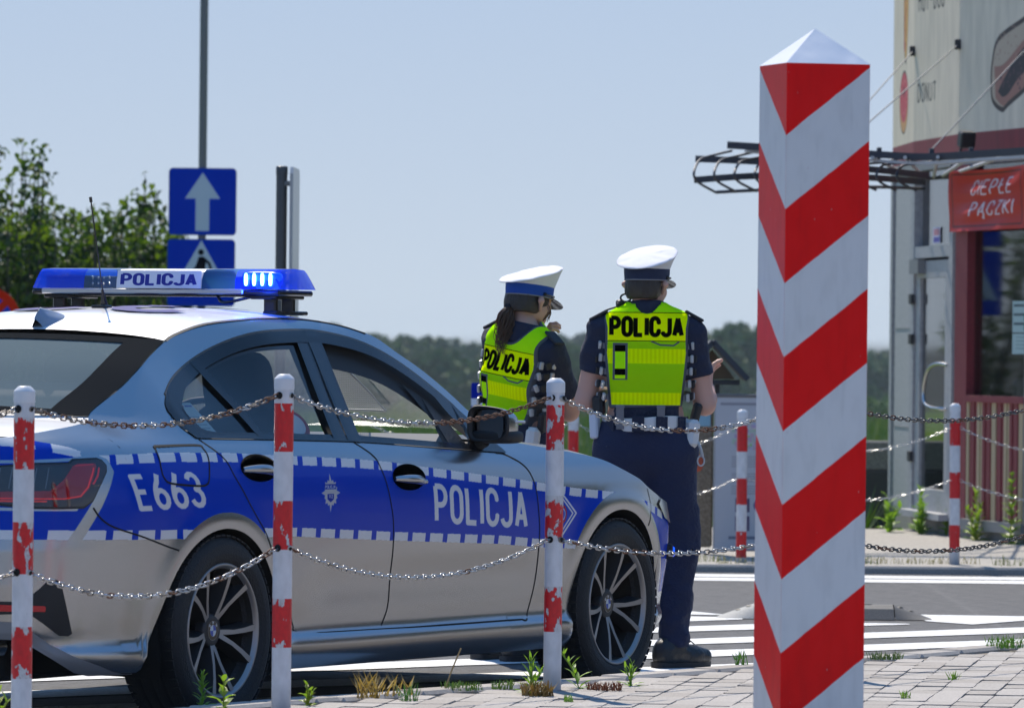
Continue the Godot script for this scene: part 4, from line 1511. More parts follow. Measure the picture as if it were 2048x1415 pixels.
const FRONT := [0.15, -0.13, 0.17, -0.12, 0.25, -0.04, 0.35, -0.01, 0.5, 0, 0.62, -0.01, 0.7, -0.05, 0.78, -0.13, 0.85, -0.22, 0.95, -0.35]
const S0 := -3.14496
const S1 := 2.89366
var pl_s := PackedFloat32Array()
var pl_p := PackedVector2Array()
var t_wid: PackedVector2Array
var t_rear: PackedVector2Array
var t_front: PackedVector2Array

func plan_init() -> void:
	t_wid = p2(WID); t_rear = p2(REAR); t_front = p2(FRONT)
	t_wid = smooth2(t_wid, 3)
	var p := p2(PLAN)
	# same curve as the measurements were made with
	var fine := PackedVector2Array()
	var m := p.size()
	for i in m - 1:
		for k in 20:
			var f := k / 20.0
			var a := p[maxi(i - 1, 0)]
			var b := p[i]
			var c := p[i + 1]
			var e := p[mini(i + 2, m - 1)]
			fine.append(0.5 * (2.0 * b + (c - a) * f + (2.0 * a - 5.0 * b + 4.0 * c - e) * f * f + (3.0 * b - 3.0 * c + e - a) * f * f * f))
	fine.append(p[m - 1])
	var acc := S0
	for i in fine.size():
		if i: acc += fine[i].distance_to(fine[i - 1])
		pl_s.append(acc)
	pl_p = fine

func S(s: float, z: float, off := 0.0) -> Vector3:
	var lo := 0
	var hi := pl_s.size() - 1
	s = clampf(s, S0, S1)
	while hi - lo > 1:
		var md := (lo + hi) / 2
		if pl_s[md] <= s: lo = md
		else: hi = md
	var q := pl_p[lo].lerp(pl_p[hi], (s - pl_s[lo]) / maxf(pl_s[hi] - pl_s[lo], 1e-6))
	var a := q.x
	var sh := 0.055 * sst((a + 0.8) / 2.2) * sst((z - 0.35) / 0.25) * sst((1.04 - z) / 0.1)
	var w := lerp_tab(t_wid, z + sh)
	var g := 1.0 - 0.15 * sst((-0.7 - a) / 0.6) * sst((z - 0.95) / 0.38) - 0.17 * sst((-1.5 - a) / 0.4) * sst((z - 0.95) / 0.12) - 0.08 * sst((a + 0.1) / 0.8) * sst((z - 0.92) / 0.15)
	var b := q.y * w / 0.9105 * g
	# flares round the wheels and the hollow of the doors
	if z < 0.85:
		for wc in [Vector2(-1.43, 0.3), Vector2(1.435, 0.325)]:
			var r := Vector2(a, z).distance_to(wc)
			b += 0.010 * exp(-pow((r - 0.40) / 0.055, 2.0)) * sst((0.8 - z) / 0.1) * signf(q.y)
		b -= 0.012 * exp(-pow((z - 0.47) / 0.09, 2.0)) * sst((0.95 - absf(a)) / 0.3)
	var aa := a + lerp_tab(t_rear, z) * sst((-1.8 - a) / 0.5) + lerp_tab(t_front, z) * sst((a - 1.6) / 0.45)
	var p := Vector3(b, z, -aa)
	if off != 0.0:
		p += SN(s, z) * off
	return p

func SN(s: float, z: float) -> Vector3:
	var h := 0.004
	var ds := S(minf(s + h, S1), z) - S(maxf(s - h, S0), z)
	var dz := S(s, z + h) - S(s, z - h)
	var n := ds.cross(dz).normalized()
	var out := S(s, z)
	out.y = 0.0
	if n.dot(Vector3(out.x * 2.0, 0, out.z * 0.5)) < 0.0: n = -n
	return n

func mirror_mb(mb: MB) -> MB:
	var r := MB.new()
	for k in mb.v.size():
		r.vert(mb.v[k] * Vector3(-1, 1, 1), mb.n[k] * Vector3(-1, 1, 1), mb.uv[k])
	for k in range(0, mb.idx.size(), 3):
		r.idx.append(mb.idx[k]); r.idx.append(mb.idx[k + 2]); r.idx.append(mb.idx[k + 1])
	return r

func car_uv(s: float, z: float) -> Vector2:
	return Vector2((s + 3.2) / 6.2, (1.06 - z) / 0.92)

# a sheet of the body between two height curves
func body_patch(mb: MB, s0: float, s1: float, lo: Callable, hi: Callable, ns: int, nz: int, off := 0.0) -> void:
	var p := PackedVector3Array()
	var t := PackedVector2Array()
	for i in ns + 1:
		var f := float(i) / ns
		f = 0.5 - 0.5 * cos(PI * f) if ns > 20 else f
		var s := lerpf(s0, s1, f)
		var a: float = lo.call(s)
		var b: float = hi.call(s)
		for k in nz + 1:
			var z := lerpf(a, b, float(k) / nz)
			p.append(S(s, z, off))
			t.append(car_uv(s, z))
	mb.grid(p, nz + 1, t)
	# exact body normals, so that the sheets join without a seam
	var o := mb.v.size() - p.size()
	var q := 0
	for i in ns + 1:
		var f := float(i) / ns
		f = 0.5 - 0.5 * cos(PI * f) if ns > 20 else f
		var s := lerpf(s0, s1, f)
		for k in nz + 1:
			var z := lerpf(lo.call(s), hi.call(s), float(k) / nz)
			var g := SN(s, z)
			mb.n[o + q] = g
			q += 1
	# faces were wound for the old normals; wind them again
	var first := mb.idx.size() - (ns * nz * 6)
	for k in range(first, mb.idx.size(), 3):
		var a := mb.idx[k]
		var b := mb.idx[k + 1]
		var c := mb.idx[k + 2]
		if (mb.v[b] - mb.v[a]).cross(mb.v[c] - mb.v[a]).dot(mb.n[a] + mb.n[b] + mb.n[c]) > 0.0:
			mb.idx[k + 1] = c
			mb.idx[k + 2] = b

# a flat outline in (s, z) laid on the body
func decal(mb: MB, poly: PackedVector2Array, off: float, uv_box := Rect2(), step := 0.03) -> void:
	var lo := 1e9
	var hi := -1e9
	for q in poly:
		lo = minf(lo, q.x); hi = maxf(hi, q.x)
	var x := lo
	while x < hi:
		var strip := p2([x, -1, x + step, -1, x + step, 3, x, 3])
		for piece in Geometry2D.intersect_polygons(poly, strip):
			var ix := Geometry2D.triangulate_polygon(piece)
			var o := mb.v.size()
			for q in piece:
				mb.vert(S(q.x, q.y, off), SN(q.x, q.y), (q - uv_box.position) / uv_box.size if uv_box.size.x > 0 else q)
			for k in range(0, ix.size(), 3):
				mb.face(o + ix[k], o + ix[k + 1], o + ix[k + 2])
		x += step

func seam(mb: MB, line: Array, hw := 0.0028, off := 0.0012, closed := false) -> void:
	var p := p2(line)
	if closed: p.append(p[0])
	p = smooth2(p, 6)
	var o := mb.v.size()
	for i in p.size():
		var d := (p[mini(i + 1, p.size() - 1)] - p[maxi(i - 1, 0)]).normalized()
		var c := Vector2(-d.y, d.x) * hw
		for e in [c, -c]:
			var q: Vector2 = p[i] + e
			mb.vert(S(q.x, q.y, off), SN(q.x, q.y), q)
	for i in p.size() - 1:
		mb.face(o + i * 2, o + i * 2 + 1, o + i * 2 + 3)
		mb.face(o + i * 2, o + i * 2 + 3, o + i * 2 + 2)

var tw_top: PackedVector2Array
var tw_bot: PackedVector2Array
var t_roof: PackedVector2Array
var t_hood: PackedVector2Array
const WT0 := -1.553
const WT1 := 0.60

func z_wtop(s: float) -> float: return lerp_tab(tw_top, s)
func z_wbot(s: float) -> float: return lerp_tab(tw_bot, s)
func z_roof(s: float) -> float: return lerp_tab(t_roof, s)
func z_hood(s: float) -> float: return lerp_tab(t_hood, s)
func z_low(s: float) -> float:
	var base := 0.175
	if s < -1.775:
		base = lerpf(0.205, 0.45, clampf((s + 1.91) / 0.135, 0, 1))
		if s < -2.2: base = lerpf(0.205, 0.33, sst((-2.2 - s) / 0.25))
		return base
	if s < -1.0555:
		return 0.30 + sqrt(maxf(0.0, 0.375 * 0.375 - pow(s + 1.43, 2.0)))
	if s > 1.0751 and s < 1.79:
		return 0.325 + sqrt(maxf(0.0, 0.362 * 0.362 - pow(s - 1.435, 2.0)))
	if s > 1.78: return 0.20
	return base

func livery() -> Array:
	var silver := Color(0.64, 0.65, 0.665)
	var c := Cv.new(2048, 512, silver, 240)
	var X := func(s: float) -> float: return (s + 3.2) / 6.2 * 2048.0
	var Y := func(z: float) -> float: return (1.06 - z) / 0.92 * 512.0
	var top := p2([-3.2, 1.0, -2.5, 0.99, -2.46, 0.988, -2.368, 0.978, -2.253, 0.957, -2.17, 0.928, -2.118, 0.929, -1.758, 0.935, -1.389, 0.931, -0.909, 0.914, -0.576, 0.902, -0.318, 0.888, 0.122, 0.852, 0.679, 0.808, 1.064, 0.774, 1.47, 0.749, 1.7, 0.705, 2.0, 0.64, 2.9, 0.6])
	var bot := p2([-3.2, 0.654, -2.3, 0.653, -1.64, 0.645, -0.969, 0.638, -0.316, 0.609, 0.493, 0.578, 0.763, 0.56, 1.1, 0.545, 1.75, 0.5, 1.8, 0.36, 2.9, 0.36])
	var blue := Color(0.0, 0.21, 0.66)
	var white := Color(0.80, 0.80, 0.81)
	for x in 2048:
		var s := (x + 0.5) / 2048.0 * 6.2 - 3.2
		var t := lerp_tab(top, s)
		var b := lerp_tab(bot, s)
		var pitch := 0.128 if s > -2.2 else 0.21
		var duty := 0.74
		for y in range(int(Y.call(t)), int(Y.call(b)) + 1):
			var z := 1.06 - (y + 0.5) / 512.0 * 0.92
			if z > t or z < b: continue
			var rr := Vector2(s, z).distance_to(Vector2(1.435, 0.325))
			var rq := Vector2(s, z).distance_to(Vector2(-1.43, 0.30))
			if rr < 0.432 and s < 1.9 and s > 1.05: continue
			if rq < 0.43: continue
			var col := blue
			var mt := 0
			if s < 1.85:
				var f := fposmod(s + (z - t) * -0.35, pitch) / pitch
				var g := fposmod(s + 0.03, pitch) / pitch
				if (t - z < 0.031 and f < duty) or (z - b < 0.031 and g < duty):
					col = white
					mt = 20
			c.px(x, y, col, 1.0, mt)
	# bare strip that borders the tail lamp and runs down the bumper edge
	var P := func(a: Array) -> PackedVector2Array:
		var r := PackedVector2Array()
		for k in range(0, a.size(), 2): r.append(Vector2(X.call(a[k]), Y.call(a[k + 1])))
		return r
	c.line(P.call([-2.19, 0.93, -2.12, 0.905, -2.105, 0.875, -2.165, 0.765, -2.245, 0.64]), 8.5, silver, 240)
	c.line(P.call([-2.8, 0.905, -2.42, 0.908, -2.27, 0.915, -2.16, 0.925]), 3.0, silver, 240)
	c.line(P.call([-2.8, 0.757, -2.45, 0.752, -2.25, 0.752]), 3.0, silver, 240)
	var left := Cv.new(2, 2, silver)
	left.w = c.w; left.h = c.h; left.d = c.d.duplicate()
	# lettering on the right flank
	c.text("POLICJA", Vector2(X.call(-0.004), Y.call(0.664)), Vector2(0.705 / 6.2 * 2048, 0.037 / 0.92 * 512), Vector2(-0.02 / 6.2 * 2048, -0.145 / 0.92 * 512), 0.085, white, 20)
	c.text("E663", Vector2(X.call(-1.952), Y.call(0.742)), Vector2(0.415 / 6.2 * 2048, -0.006 / 0.92 * 512), Vector2(-0.062 / 6.2 * 2048, -0.124 / 0.92 * 512), 0.085, white, 20)
	# star badge
	var star := PackedVector2Array()
	for k in 32:
		var a := TAU * k / 32.0
		var main := 1.0 if k % 8 == 0 else 0.78 if k % 4 == 0 else 0.70 if k % 2 == 0 else 0.6
		star.append(Vector2(X.call(-0.742 + sin(a) * 0.068 * main * (0.95 if k % 16 == 8 else 1.0)), Y.call(0.785 + cos(a) * 0.07 * main)))
	c.poly(star, Color(0.7, 0.71, 0.74), 60)
	c.rect(X.call(-0.782), Y.call(0.815), X.call(-0.705), Y.call(0.797), Color(0.05, 0.16, 0.55), 0)
	c.text("POLICJA", Vector2(X.call(-0.779), Y.call(0.8)), Vector2(0.07 / 6.2 * 2048, 0), Vector2(0, -0.012 / 0.92 * 512), 0.1, Color(0.75, 0.76, 0.8), 20)
	c.poly(P.call([-0.765, 0.782, -0.722, 0.782, -0.722, 0.763, -0.743, 0.752, -0.765, 0.763]), Color(0.05, 0.16, 0.55), 0)
	c.text("112", Vector2(X.call(-0.757), Y.call(0.766)), Vector2(0.028 / 6.2 * 2048, 0), Vector2(0, -0.013 / 0.92 * 512), 0.1, white, 20)
	# the nested diamonds with a round mark on the front wing
	c.line(P.call([0.955, 0.756, 1.07, 0.68, 0.968, 0.598, 0.86, 0.676, 0.955, 0.756]), 2.0, white, 20)
	c.line(P.call([0.957, 0.738, 1.044, 0.68, 0.967, 0.617, 0.886, 0.676, 0.957, 0.738]), 1.6, white, 20)
	c.ell(X.call(0.962), Y.call(0.677), 11.0, 19.0, Color(0.7, 0.1, 0.13), 0.78)
	c.ell(X.call(0.962), Y.call(0.677), 7.5, 13.0, white, 0.8)
	return [c.tex(), left.tex()]

func newgap(L: Array) -> MB:
	L.append(MB.new())
	return L[L.size() - 1]

func build_car() -> void:
	plan_init()
	tw_top = smooth2(p2([-1.553, 1.07, -1.535, 1.1, -1.465, 1.143, -1.379, 1.178, -1.236, 1.226, -1.053, 1.285, -0.902, 1.323, -0.746, 1.343, -0.499, 1.350, -0.352, 1.344, -0.164, 1.319, -0.009, 1.279, 0.15, 1.219, 0.31, 1.145, 0.448, 1.074, 0.52, 1.018, 0.575, 0.95, 0.6, 0.912]), 4)
	tw_bot = smooth2(p2([-1.553, 1.07, -1.55, 1.054, -1.544, 1.019, -1.503, 0.986, -1.458, 0.978, -1.013, 0.970, -0.512, 0.959, -0.247, 0.949, 0.077, 0.933, 0.383, 0.918, 0.6, 0.908]), 4)
	t_roof = smooth2(p2([-2.9, 0.995, -2.484, 0.985, -2.333, 0.999, -2.208, 1.012, -2.023, 1.028, -1.898, 1.045, -1.7, 1.132, -1.529, 1.217, -1.286, 1.305, -1.197, 1.333, -1.033, 1.368, -0.82, 1.386, -0.652, 1.393, -0.424, 1.392, -0.22, 1.376, -0.075, 1.350, 0.026, 1.322, 0.121, 1.277, 0.286, 1.210, 0.444, 1.129, 0.56, 1.055, 0.7, 0.965]), 3)
	t_hood = smooth2(p2([0.6, 0.955, 0.75, 0.945, 0.899, 0.93, 1.039, 0.917, 1.31, 0.883, 1.453, 0.846, 1.61, 0.80, 1.7, 0.765, 1.9, 0.72, 2.1, 0.69, 2.4, 0.675, 2.9, 0.67]), 3)
	var root := thing("police_car", "silver and blue police saloon car parked along the kerb with its roof light bar lit", "car", CAR, deg_to_rad(-29.0))
	var tx := livery()
	var paint := []
	for k in 2:
		var m := mat(Color.WHITE, 0.24)
		m.albedo_texture = tx[k]
		m.metallic = 1.0
		m.metallic_texture = tx[k]
		m.metallic_texture_channel = BaseMaterial3D.TEXTURE_CHANNEL_ALPHA
		m.clearcoat_enabled = true
		m.clearcoat = 0.12
		m.metallic_specular = 0.2
		m.clearcoat_roughness = 0.06
		paint.append(m)
	var silver := mat(Color(0.64, 0.65, 0.665), 0.24, 0.94)
	silver.clearcoat_enabled = true
	silver.clearcoat = 0.12
	silver.clearcoat_roughness = 0.06
	var white := mat(Color(0.86, 0.86, 0.87), 0.4, 0.0)
	white.clearcoat_enabled = true
	white.clearcoat = 0.8
	white.clearcoat_roughness = 0.08
	var black := mat(lin(0.008, 0.008, 0.009), 0.22)
	var matt := mat(lin(0.012, 0.012, 0.013), 0.6)
	var rubber := mat(lin(0.011, 0.011, 0.012), 0.72)
	rubber.normal_enabled = true
	rubber.normal_texture = bump_tex(0.15, 2.0, 256, 2, 90)
	rubber.uv1_triplanar = true
	rubber.uv1_scale = Vector3.ONE * 3.0
	var liner := mat(lin(0.006, 0.006, 0.006), 0.9)
	var dark := mat(lin(0.02, 0.02, 0.022), 0.8)
	var chrome := mat(lin(0.55, 0.55, 0.56), 0.25, 1.0)
	var glass := mat(Color(0.02, 0.05, 0.06, 0.2), 0.02)
	glass.transparency = BaseMaterial3D.TRANSPARENCY_ALPHA
	var clear := mat(Color(0.1, 0.14, 0.12, 0.1), 0.02)
	clear.transparency = BaseMaterial3D.TRANSPARENCY_ALPHA

	# --- body shell
	var side := MB.new()
	body_patch(side, S0, -2.0, z_low, z_roof, 40, 40)
	body_patch(side, -2.0, WT0, z_low, z_roof, 26, 44)
	body_patch(side, WT0, -1.0555, z_low, z_wbot, 40, 26)
	body_patch(side, -1.0553, 0.6, z_low, z_wbot, 60, 40)
	body_patch(side, 0.6, 1.075, z_low, z_hood, 16, 40)
	body_patch(side, 1.0752, 1.7968, z_low, z_hood, 44, 20)
	body_patch(side, 1.797, S1, z_low, z_hood, 40, 26)
	var up := MB.new()
	body_patch(up, WT0, 0.6, z_wtop, z_roof, 70, 8)
	body_patch(up, 0.6, 0.7, func(s): return lerpf(0.912, 0.953, (s - 0.6) * 10.0), func(s): return maxf(z_roof(s), lerpf(0.93, 0.956, (s - 0.6) * 10.0)), 4, 4)
	put("body_side", side, paint[0], root)
	put("body_side", mirror_mb(side), paint[1], root)
	put("roof_rail", up, silver, root)
	put("roof_rail", mirror_mb(up), silver, root)

	# top sheets spanned between the two sides
	var span := func(s0: float, s1: float, n: int, zf: Callable, push: float, rise: float, cols := 24) -> MB:
		var mb := MB.new()
		var p := PackedVector3Array()
		for i in n + 1:
			var s := lerpf(s0, s1, float(i) / n)
			var e := S(s, zf.call(s))
			for k in cols + 1:
				var t := lerpf(-1.0, 1.0, float(k) / cols)
				var q := 1.0 - t * t
				p.append(Vector3(e.x * t, e.y + rise * (0.0 if q <= 0 else pow(q, 0.8)) * minf(1.0, e.x / 0.3), e.z - push * q))
		mb.grid(p, cols + 1)
		return mb
	put("roof_panel", span.call(-1.275, 0.03, 40, z_roof, 0.0, 0.037), white, root)
	var rg: MB = span.call(-1.285, -1.885, 16, z_roof, -0.13, 0.022)
	var rglass := mat(Color(0.46, 0.52, 0.54, 0.6), 0.4)
	rglass.specular_mode = BaseMaterial3D.SPECULAR_DISABLED
	rglass.transparency = BaseMaterial3D.TRANSPARENCY_ALPHA
	put("rear_window", rg, rglass, root)
	var frit := MB.new()
	for sd in [-1.0, 1.0]:
		var p := PackedVector3Array()
		for i in 17:
			var s := lerpf(-1.285, -1.885, i / 16.0)
			var e := S(s, z_roof(s))
			for k in 5:
				var t := lerpf(1.0, 0.8, k / 4.0)
				p.append(Vector3(sd * e.x * t, e.y + 0.022 * pow(maxf(1.0 - t * t, 0.0), 0.8) + 0.004, e.z + 0.13 * (1.0 - t * t) + 0.003))
		frit.grid(p, 5)
	for rowv in [[-1.285, -1.335], [-1.85, -1.885]]:
		var p := PackedVector3Array()
		for i in 3:
			var s := lerpf(rowv[0], rowv[1], i / 2.0)
			var e := S(s, z_roof(s))
			for k in 17:
				var t := lerpf(-0.99, 0.99, k / 16.0)
				p.append(Vector3(e.x * t, e.y + 0.022 * pow(maxf(1.0 - t * t, 0.0), 0.8) + 0.004, e.z + 0.13 * (1.0 - t * t) + 0.003))
		frit.grid(p, 17)
	var fm := mat(lin(0.02, 0.021, 0.022), 0.9)
	fm.specular_mode = BaseMaterial3D.SPECULAR_DISABLED
	put("window_border", frit, fm, root)
	put("boot_lid", span.call(-1.885, -2.43, 20, z_roof, -0.07, 0.018), white, root)
	var ws: MB = span.call(0.03, 0.70, 16, z_roof, 0.24, 0.03)
	put("windscreen", ws, clear, root)
	# bonnet: from the wings up to a raised middle
	var hood := MB.new()
	var hp := PackedVector3Array()
	var zc := p2([0.6, 0.957, 0.95, 0.957, 1.3, 0.941, 1.6, 0.912, 1.87, 0.874, 2.02, 0.82, 2.12, 0.76, 2.18, 0.71, 2.22, 0.67])
	for i in 61:
		var s := lerpf(0.62, S1, i / 60.0)
		var e := S(s, z_hood(s))
		var c := maxf(lerp_tab(zc, -e.z), e.y)
		for k in 25:
			var t := lerpf(-1.0, 1.0, k / 24.0)
			var q := 1.0 - pow(absf(t), 4.0)
			hp.append(Vector3(e.x * t, e.y + (c - e.y) * q + 0.006 * exp(-pow((absf(t) - 0.72) / 0.1, 2.0)), e.z))
	hood.grid(hp, 25)
	put("bonnet", hood, silver, root)
	# dark ditch mouldings on the roof
	for sd in [-1.0, 1.0]:
		var mb := MB.new()
		var p := PackedVector3Array()
		for i in 40:
			var s := lerpf(-1.275, -0.05, i / 39.0)
			var e := S(s, z_roof(s))
			p.append(Vector3(sd * (e.x - 0.008), e.y + 0.003, e.z))
			p.append(Vector3(sd * (e.x + 0.006), e.y - 0.001, e.z))
		mb.grid(p, 2)
		put("roof_moulding", mb, dark, root)

	# --- window trim, glass and pillars
	var inner_t := func(s: float, d: float) -> float: return z_wtop(s) - d
	for sd in [1.0, -1.0]:
		var trim := MB.new()
		# top and bottom bands
		body_patch(trim, WT0, 0.6, func(s): return maxf(z_wtop(s) - 0.042 - 0.03 * sst((-1.3 - s) / 0.25), minf(z_wbot(s) + 0.02, z_wtop(s))), z_wtop, 70, 4, 0.003)
		body_patch(trim, WT0, 0.6, z_wbot, func(s): return minf(z_wbot(s) + 0.022 + 0.03 * sst((-1.35 - s) / 0.2), z_wtop(s)), 70, 3, 0.004)
		decal(trim, p2([-1.555, 1.05, -1.5, 0.985, -1.44, 0.98, -1.425, 1.0, -1.46, 1.06, -1.43, 1.14, -1.47, 1.142]), 0.0035)
		# pillars: between quarter glass and rear door glass, B pillar, triangle by the mirror
		decal(trim, p2([-1.1, 0.975, -1.055, 0.975, -1.165, 1.25, -1.21, 1.235]), 0.004)
		decal(trim, p2([-0.618, 0.965, -0.53, 0.962, -0.492, 1.348, -0.562, 1.348]), 0.0035)
		decal(trim, p2([-0.526, 0.962, -0.437, 0.955, -0.40, 1.345, -0.488, 1.348]), 0.0045)
		decal(trim, p2([0.36, 0.92, 0.6, 0.908, 0.575, 0.95, 0.52, 1.018, 0.448, 1.074, 0.33, 1.134, 0.29, 1.11, 0.40, 1.0]), 0.0035)
		put("window_trim", trim if sd > 0 else mirror_mb(trim), black, root)
		var gl := MB.new()
		body_patch(gl, -1.5, -0.5, func(s): return z_wbot(s) + 0.005, func(s): return z_wtop(s) - 0.01, 40, 8, -0.008)
		put("rear_side_glass", gl if sd > 0 else mirror_mb(gl), glass, root)
		if sd < 0:
			var fg := MB.new()
			body_patch(fg, -0.48, 0.5, func(s): return z_wbot(s) + 0.005, func(s): return z_wtop(s) - 0.01, 40, 8, -0.008)
			put("front_side_glass", mirror_mb(fg), clear, root)
	# frame inside the open front window
	var fr := MB.new()
	body_patch(fr, -0.43, 0.36, func(s): return z_wtop(s) - 0.115, func(s): return z_wtop(s) - 0.03, 30, 3, -0.03)
	put("door_frame", fr, matt, root)
	var fr2 := MB.new()
	decal(fr2, p2([0.20, 0.925, 0.42, 0.92, 0.34, 1.07, 0.22, 1.13, 0.10, 1.17, 0.23, 1.04]), -0.02)
	put("door_frame", fr2, matt, root)
	var edge := MB.new()
	seam(edge, [-1.5, 1.126, -1.379, 1.180, -1.236, 1.228, -1.053, 1.287, -0.902, 1.325, -0.746, 1.345, -0.499, 1.352, -0.352, 1.346, -0.164, 1.321, -0.009, 1.281, 0.15, 1.221, 0.31, 1.147, 0.44, 1.079], 0.0035, 0.003)
	put("trim_edge", edge, mat(lin(0.10, 0.075, 0.055), 0.35, 0.4), root)

	# --- shut lines, filler flap, handles
	var gap := mat(lin(0.004, 0.004, 0.004), 0.9)
	var gaps := []
	seam(newgap(gaps), [-0.488, 0.957, -0.405, 0.907, -0.379, 0.866, -0.331, 0.754, -0.304, 0.68, -0.286, 0.573, -0.274, 0.45, -0.285, 0.36, -0.33, 0.297])
	seam(newgap(gaps), [-1.49, 0.977, -1.402, 0.906, -1.363, 0.846, -1.308, 0.786, -1.241, 0.716, -1.168, 0.646, -1.11, 0.56, -1.06, 0.45])
	seam(newgap(gaps), [0.523, 0.91, 0.60, 0.90, 0.727, 0.836, 0.774, 0.688, 0.792, 0.602, 0.80, 0.434, 0.752, 0.30, 0.70, 0.295])
	seam(newgap(gaps), [0.70, 0.293, 0.1, 0.293, -0.33, 0.296, -0.86, 0.302, -0.93, 0.33, -0.96, 0.40])
	seam(newgap(gaps), [-2.18, 0.757, -2.14, 0.72, -2.07, 0.690, -1.91, 0.654, -1.72, 0.607])
	seam(newgap(gaps), [-1.788, 0.956, -1.53, 0.957, -1.505, 0.945, -1.505, 0.915, -1.53, 0.845, -1.55, 0.826, -1.60, 0.822, -1.76, 0.832, -1.80, 0.85, -1.808, 0.88, -1.80, 0.935], 0.0035, 0.0012, true)
	seam(newgap(gaps), [1.68, 0.762, 1.70, 0.70, 1.67, 0.62], 0.0025)
	for q in gaps:
		put("panel_gap", q, gap, root)
		put("panel_gap", mirror_mb(q), gap, root)
	var cup := mat(lin(0.36, 0.36, 0.37), 0.3, 0.5)
	for hc in [Vector2(-0.19, 0.832), Vector2(-1.2, 0.877)]:
		var c := MB.new()
		var p := PackedVector3Array()
		for i in 9:
			for k in 25:
				var a := TAU * k / 24.0
				var r := i / 8.0
				p.append(S(hc.x + cos(a) * 0.118 * r, hc.y + sin(a) * 0.047 * r, 0.002 + 0.0 * r))
		c.grid(p, 25, PackedVector2Array(), true)
		# a hollow look comes from a dished normal
		for i in c.v.size():
			var d: Vector3 = c.v[i] - S(hc.x, hc.y)
			c.n[i] = (c.n[i] * signf(c.n[i].x) - d * 1.5).normalized()
		put("handle_cup", c, cup, root)
		put("handle_cup", mirror_mb(c), cup, root)
		var hd := MB.new()
		var q := PackedVector3Array()
		var rr := []
		for i in 15:
			var f := i / 14.0
			q.append(S(hc.x - 0.112 + 0.222 * f, hc.y - 0.006 - 0.012 * f, 0.006 + 0.026 * sin(PI * clampf(f * 1.15, 0, 1))))
			rr.append(0.0045 + 0.0125 * pow(sin(PI * (0.06 + f * 0.88)), 0.6))
		hd.tube(q, rr, 10)
		put("door_handle", hd, silver, root)
		put("door_handle", mirror_mb(hd), silver, root)

	# --- tail lamps
	var tc := Cv.new(512, 256, Color(0.12, 0.005, 0.015))
	var T := func(a: Array) -> PackedVector2Array:
		var r := PackedVector2Array()
		for k in range(0, a.size(), 2): r.append(Vector2((a[k] + 2.62) / 0.52 * 512.0, (0.92 - a[k + 1]) / 0.17 * 256.0))
		return r
	tc.poly(T.call([-2.62, 0.89, -2.30, 0.892, -2.285, 0.875, -2.335, 0.815, -2.62, 0.812]), Color(0.10, 0.11, 0.12))
	for k in 7:
		var x := -2.6 + k * 0.04
		tc.line(T.call([x, 0.82, x + 0.012, 0.885]), 2.0, Color(0.3, 0.33, 0.35))
	tc.poly(T.call([-2.62, 0.806, -2.345, 0.812, -2.30, 0.845, -2.262, 0.892, -2.24, 0.9, -2.17, 0.9, -2.165, 0.89, -2.20, 0.82, -2.235, 0.79, -2.29, 0.783, -2.62, 0.784]), Color(0.50, 0.0, 0.035))
	tc.line(T.call([-2.62, 0.787, -2.30, 0.786, -2.235, 0.795, -2.205, 0.825, -2.178, 0.885]), 3.5, Color(0.95, 0.10, 0.06))
	tc.line(T.call([-2.62, 0.779, -2.36, 0.778]), 5.0, Color(0.85, 0.16, 0.10))
	tc.line(T.call([-2.155, 0.885, -2.165, 0.86, -2.185, 0.835]), 4.0, Color(0.8, 0.02, 0.06))
	tc.line(T.call([-2.25, 0.893, -2.18, 0.897]), 3.0, Color(0.75, 0.05, 0.1))
	var tm := mat(Color.WHITE, 0.12)
	tm.albedo_texture = tc.tex()
	tm.clearcoat_enabled = true
	tm.clearcoat = 1.0
	tm.clearcoat_roughness = 0.03
	var tp := p2([-2.62, 0.77, -2.508, 0.770, -2.41, 0.761, -2.308, 0.760, -2.224, 0.762, -2.191, 0.782, -2.162, 0.831, -2.124, 0.877, -2.121, 0.893, -2.135, 0.907, -2.155, 0.913, -2.256, 0.910, -2.275, 0.899, -2.39, 0.897, -2.51, 0.888, -2.62, 0.886])
	var tl := MB.new()
	decal(tl, tp, 0.008, Rect2(-2.62, 0.75, 0.52, 0.17))
	for i in tl.uv.size(): tl.uv[i].y = 1.0 - tl.uv[i].y
	var tb := MB.new()
	decal(tb, Geometry2D.offset_polygon(tp, 0.007)[0], 0.004)
	for m in 2:
		var lamp := put("tail_lamp", tl if m == 0 else mirror_mb(tl), tm, root)
		put("lamp_edge", tb if m == 0 else mirror_mb(tb), black, lamp)

	# --- rear bumper: black insert with a red reflector, tail pipe
	var bi := MB.new()
	decal(bi, p2([-2.7, 0.45, -2.40, 0.45, -2.345, 0.495, -2.325, 0.515, -2.292, 0.522, -2.277, 0.512, -2.219, 0.345, -2.235, 0.336, -2.268, 0.338, -2.33, 0.38, -2.37, 0.405, -2.42, 0.41, -2.7, 0.40]), 0.005)
	var rf := MB.new()
	decal(rf, p2([-2.6, 0.444, -2.33, 0.437, -2.325, 0.432, -2.326, 0.418, -2.6, 0.42]), 0.008)
	var rm := mat(lin(0.55, 0.012, 0.02), 0.2)
	var low := MB.new()
	body_patch(low, S0, -1.95, func(s): return z_low(s) - 0.002, func(s): return z_low(s) + 0.055 * sst((-2.0 - s) / 0.25), 20, 4, 0.004)
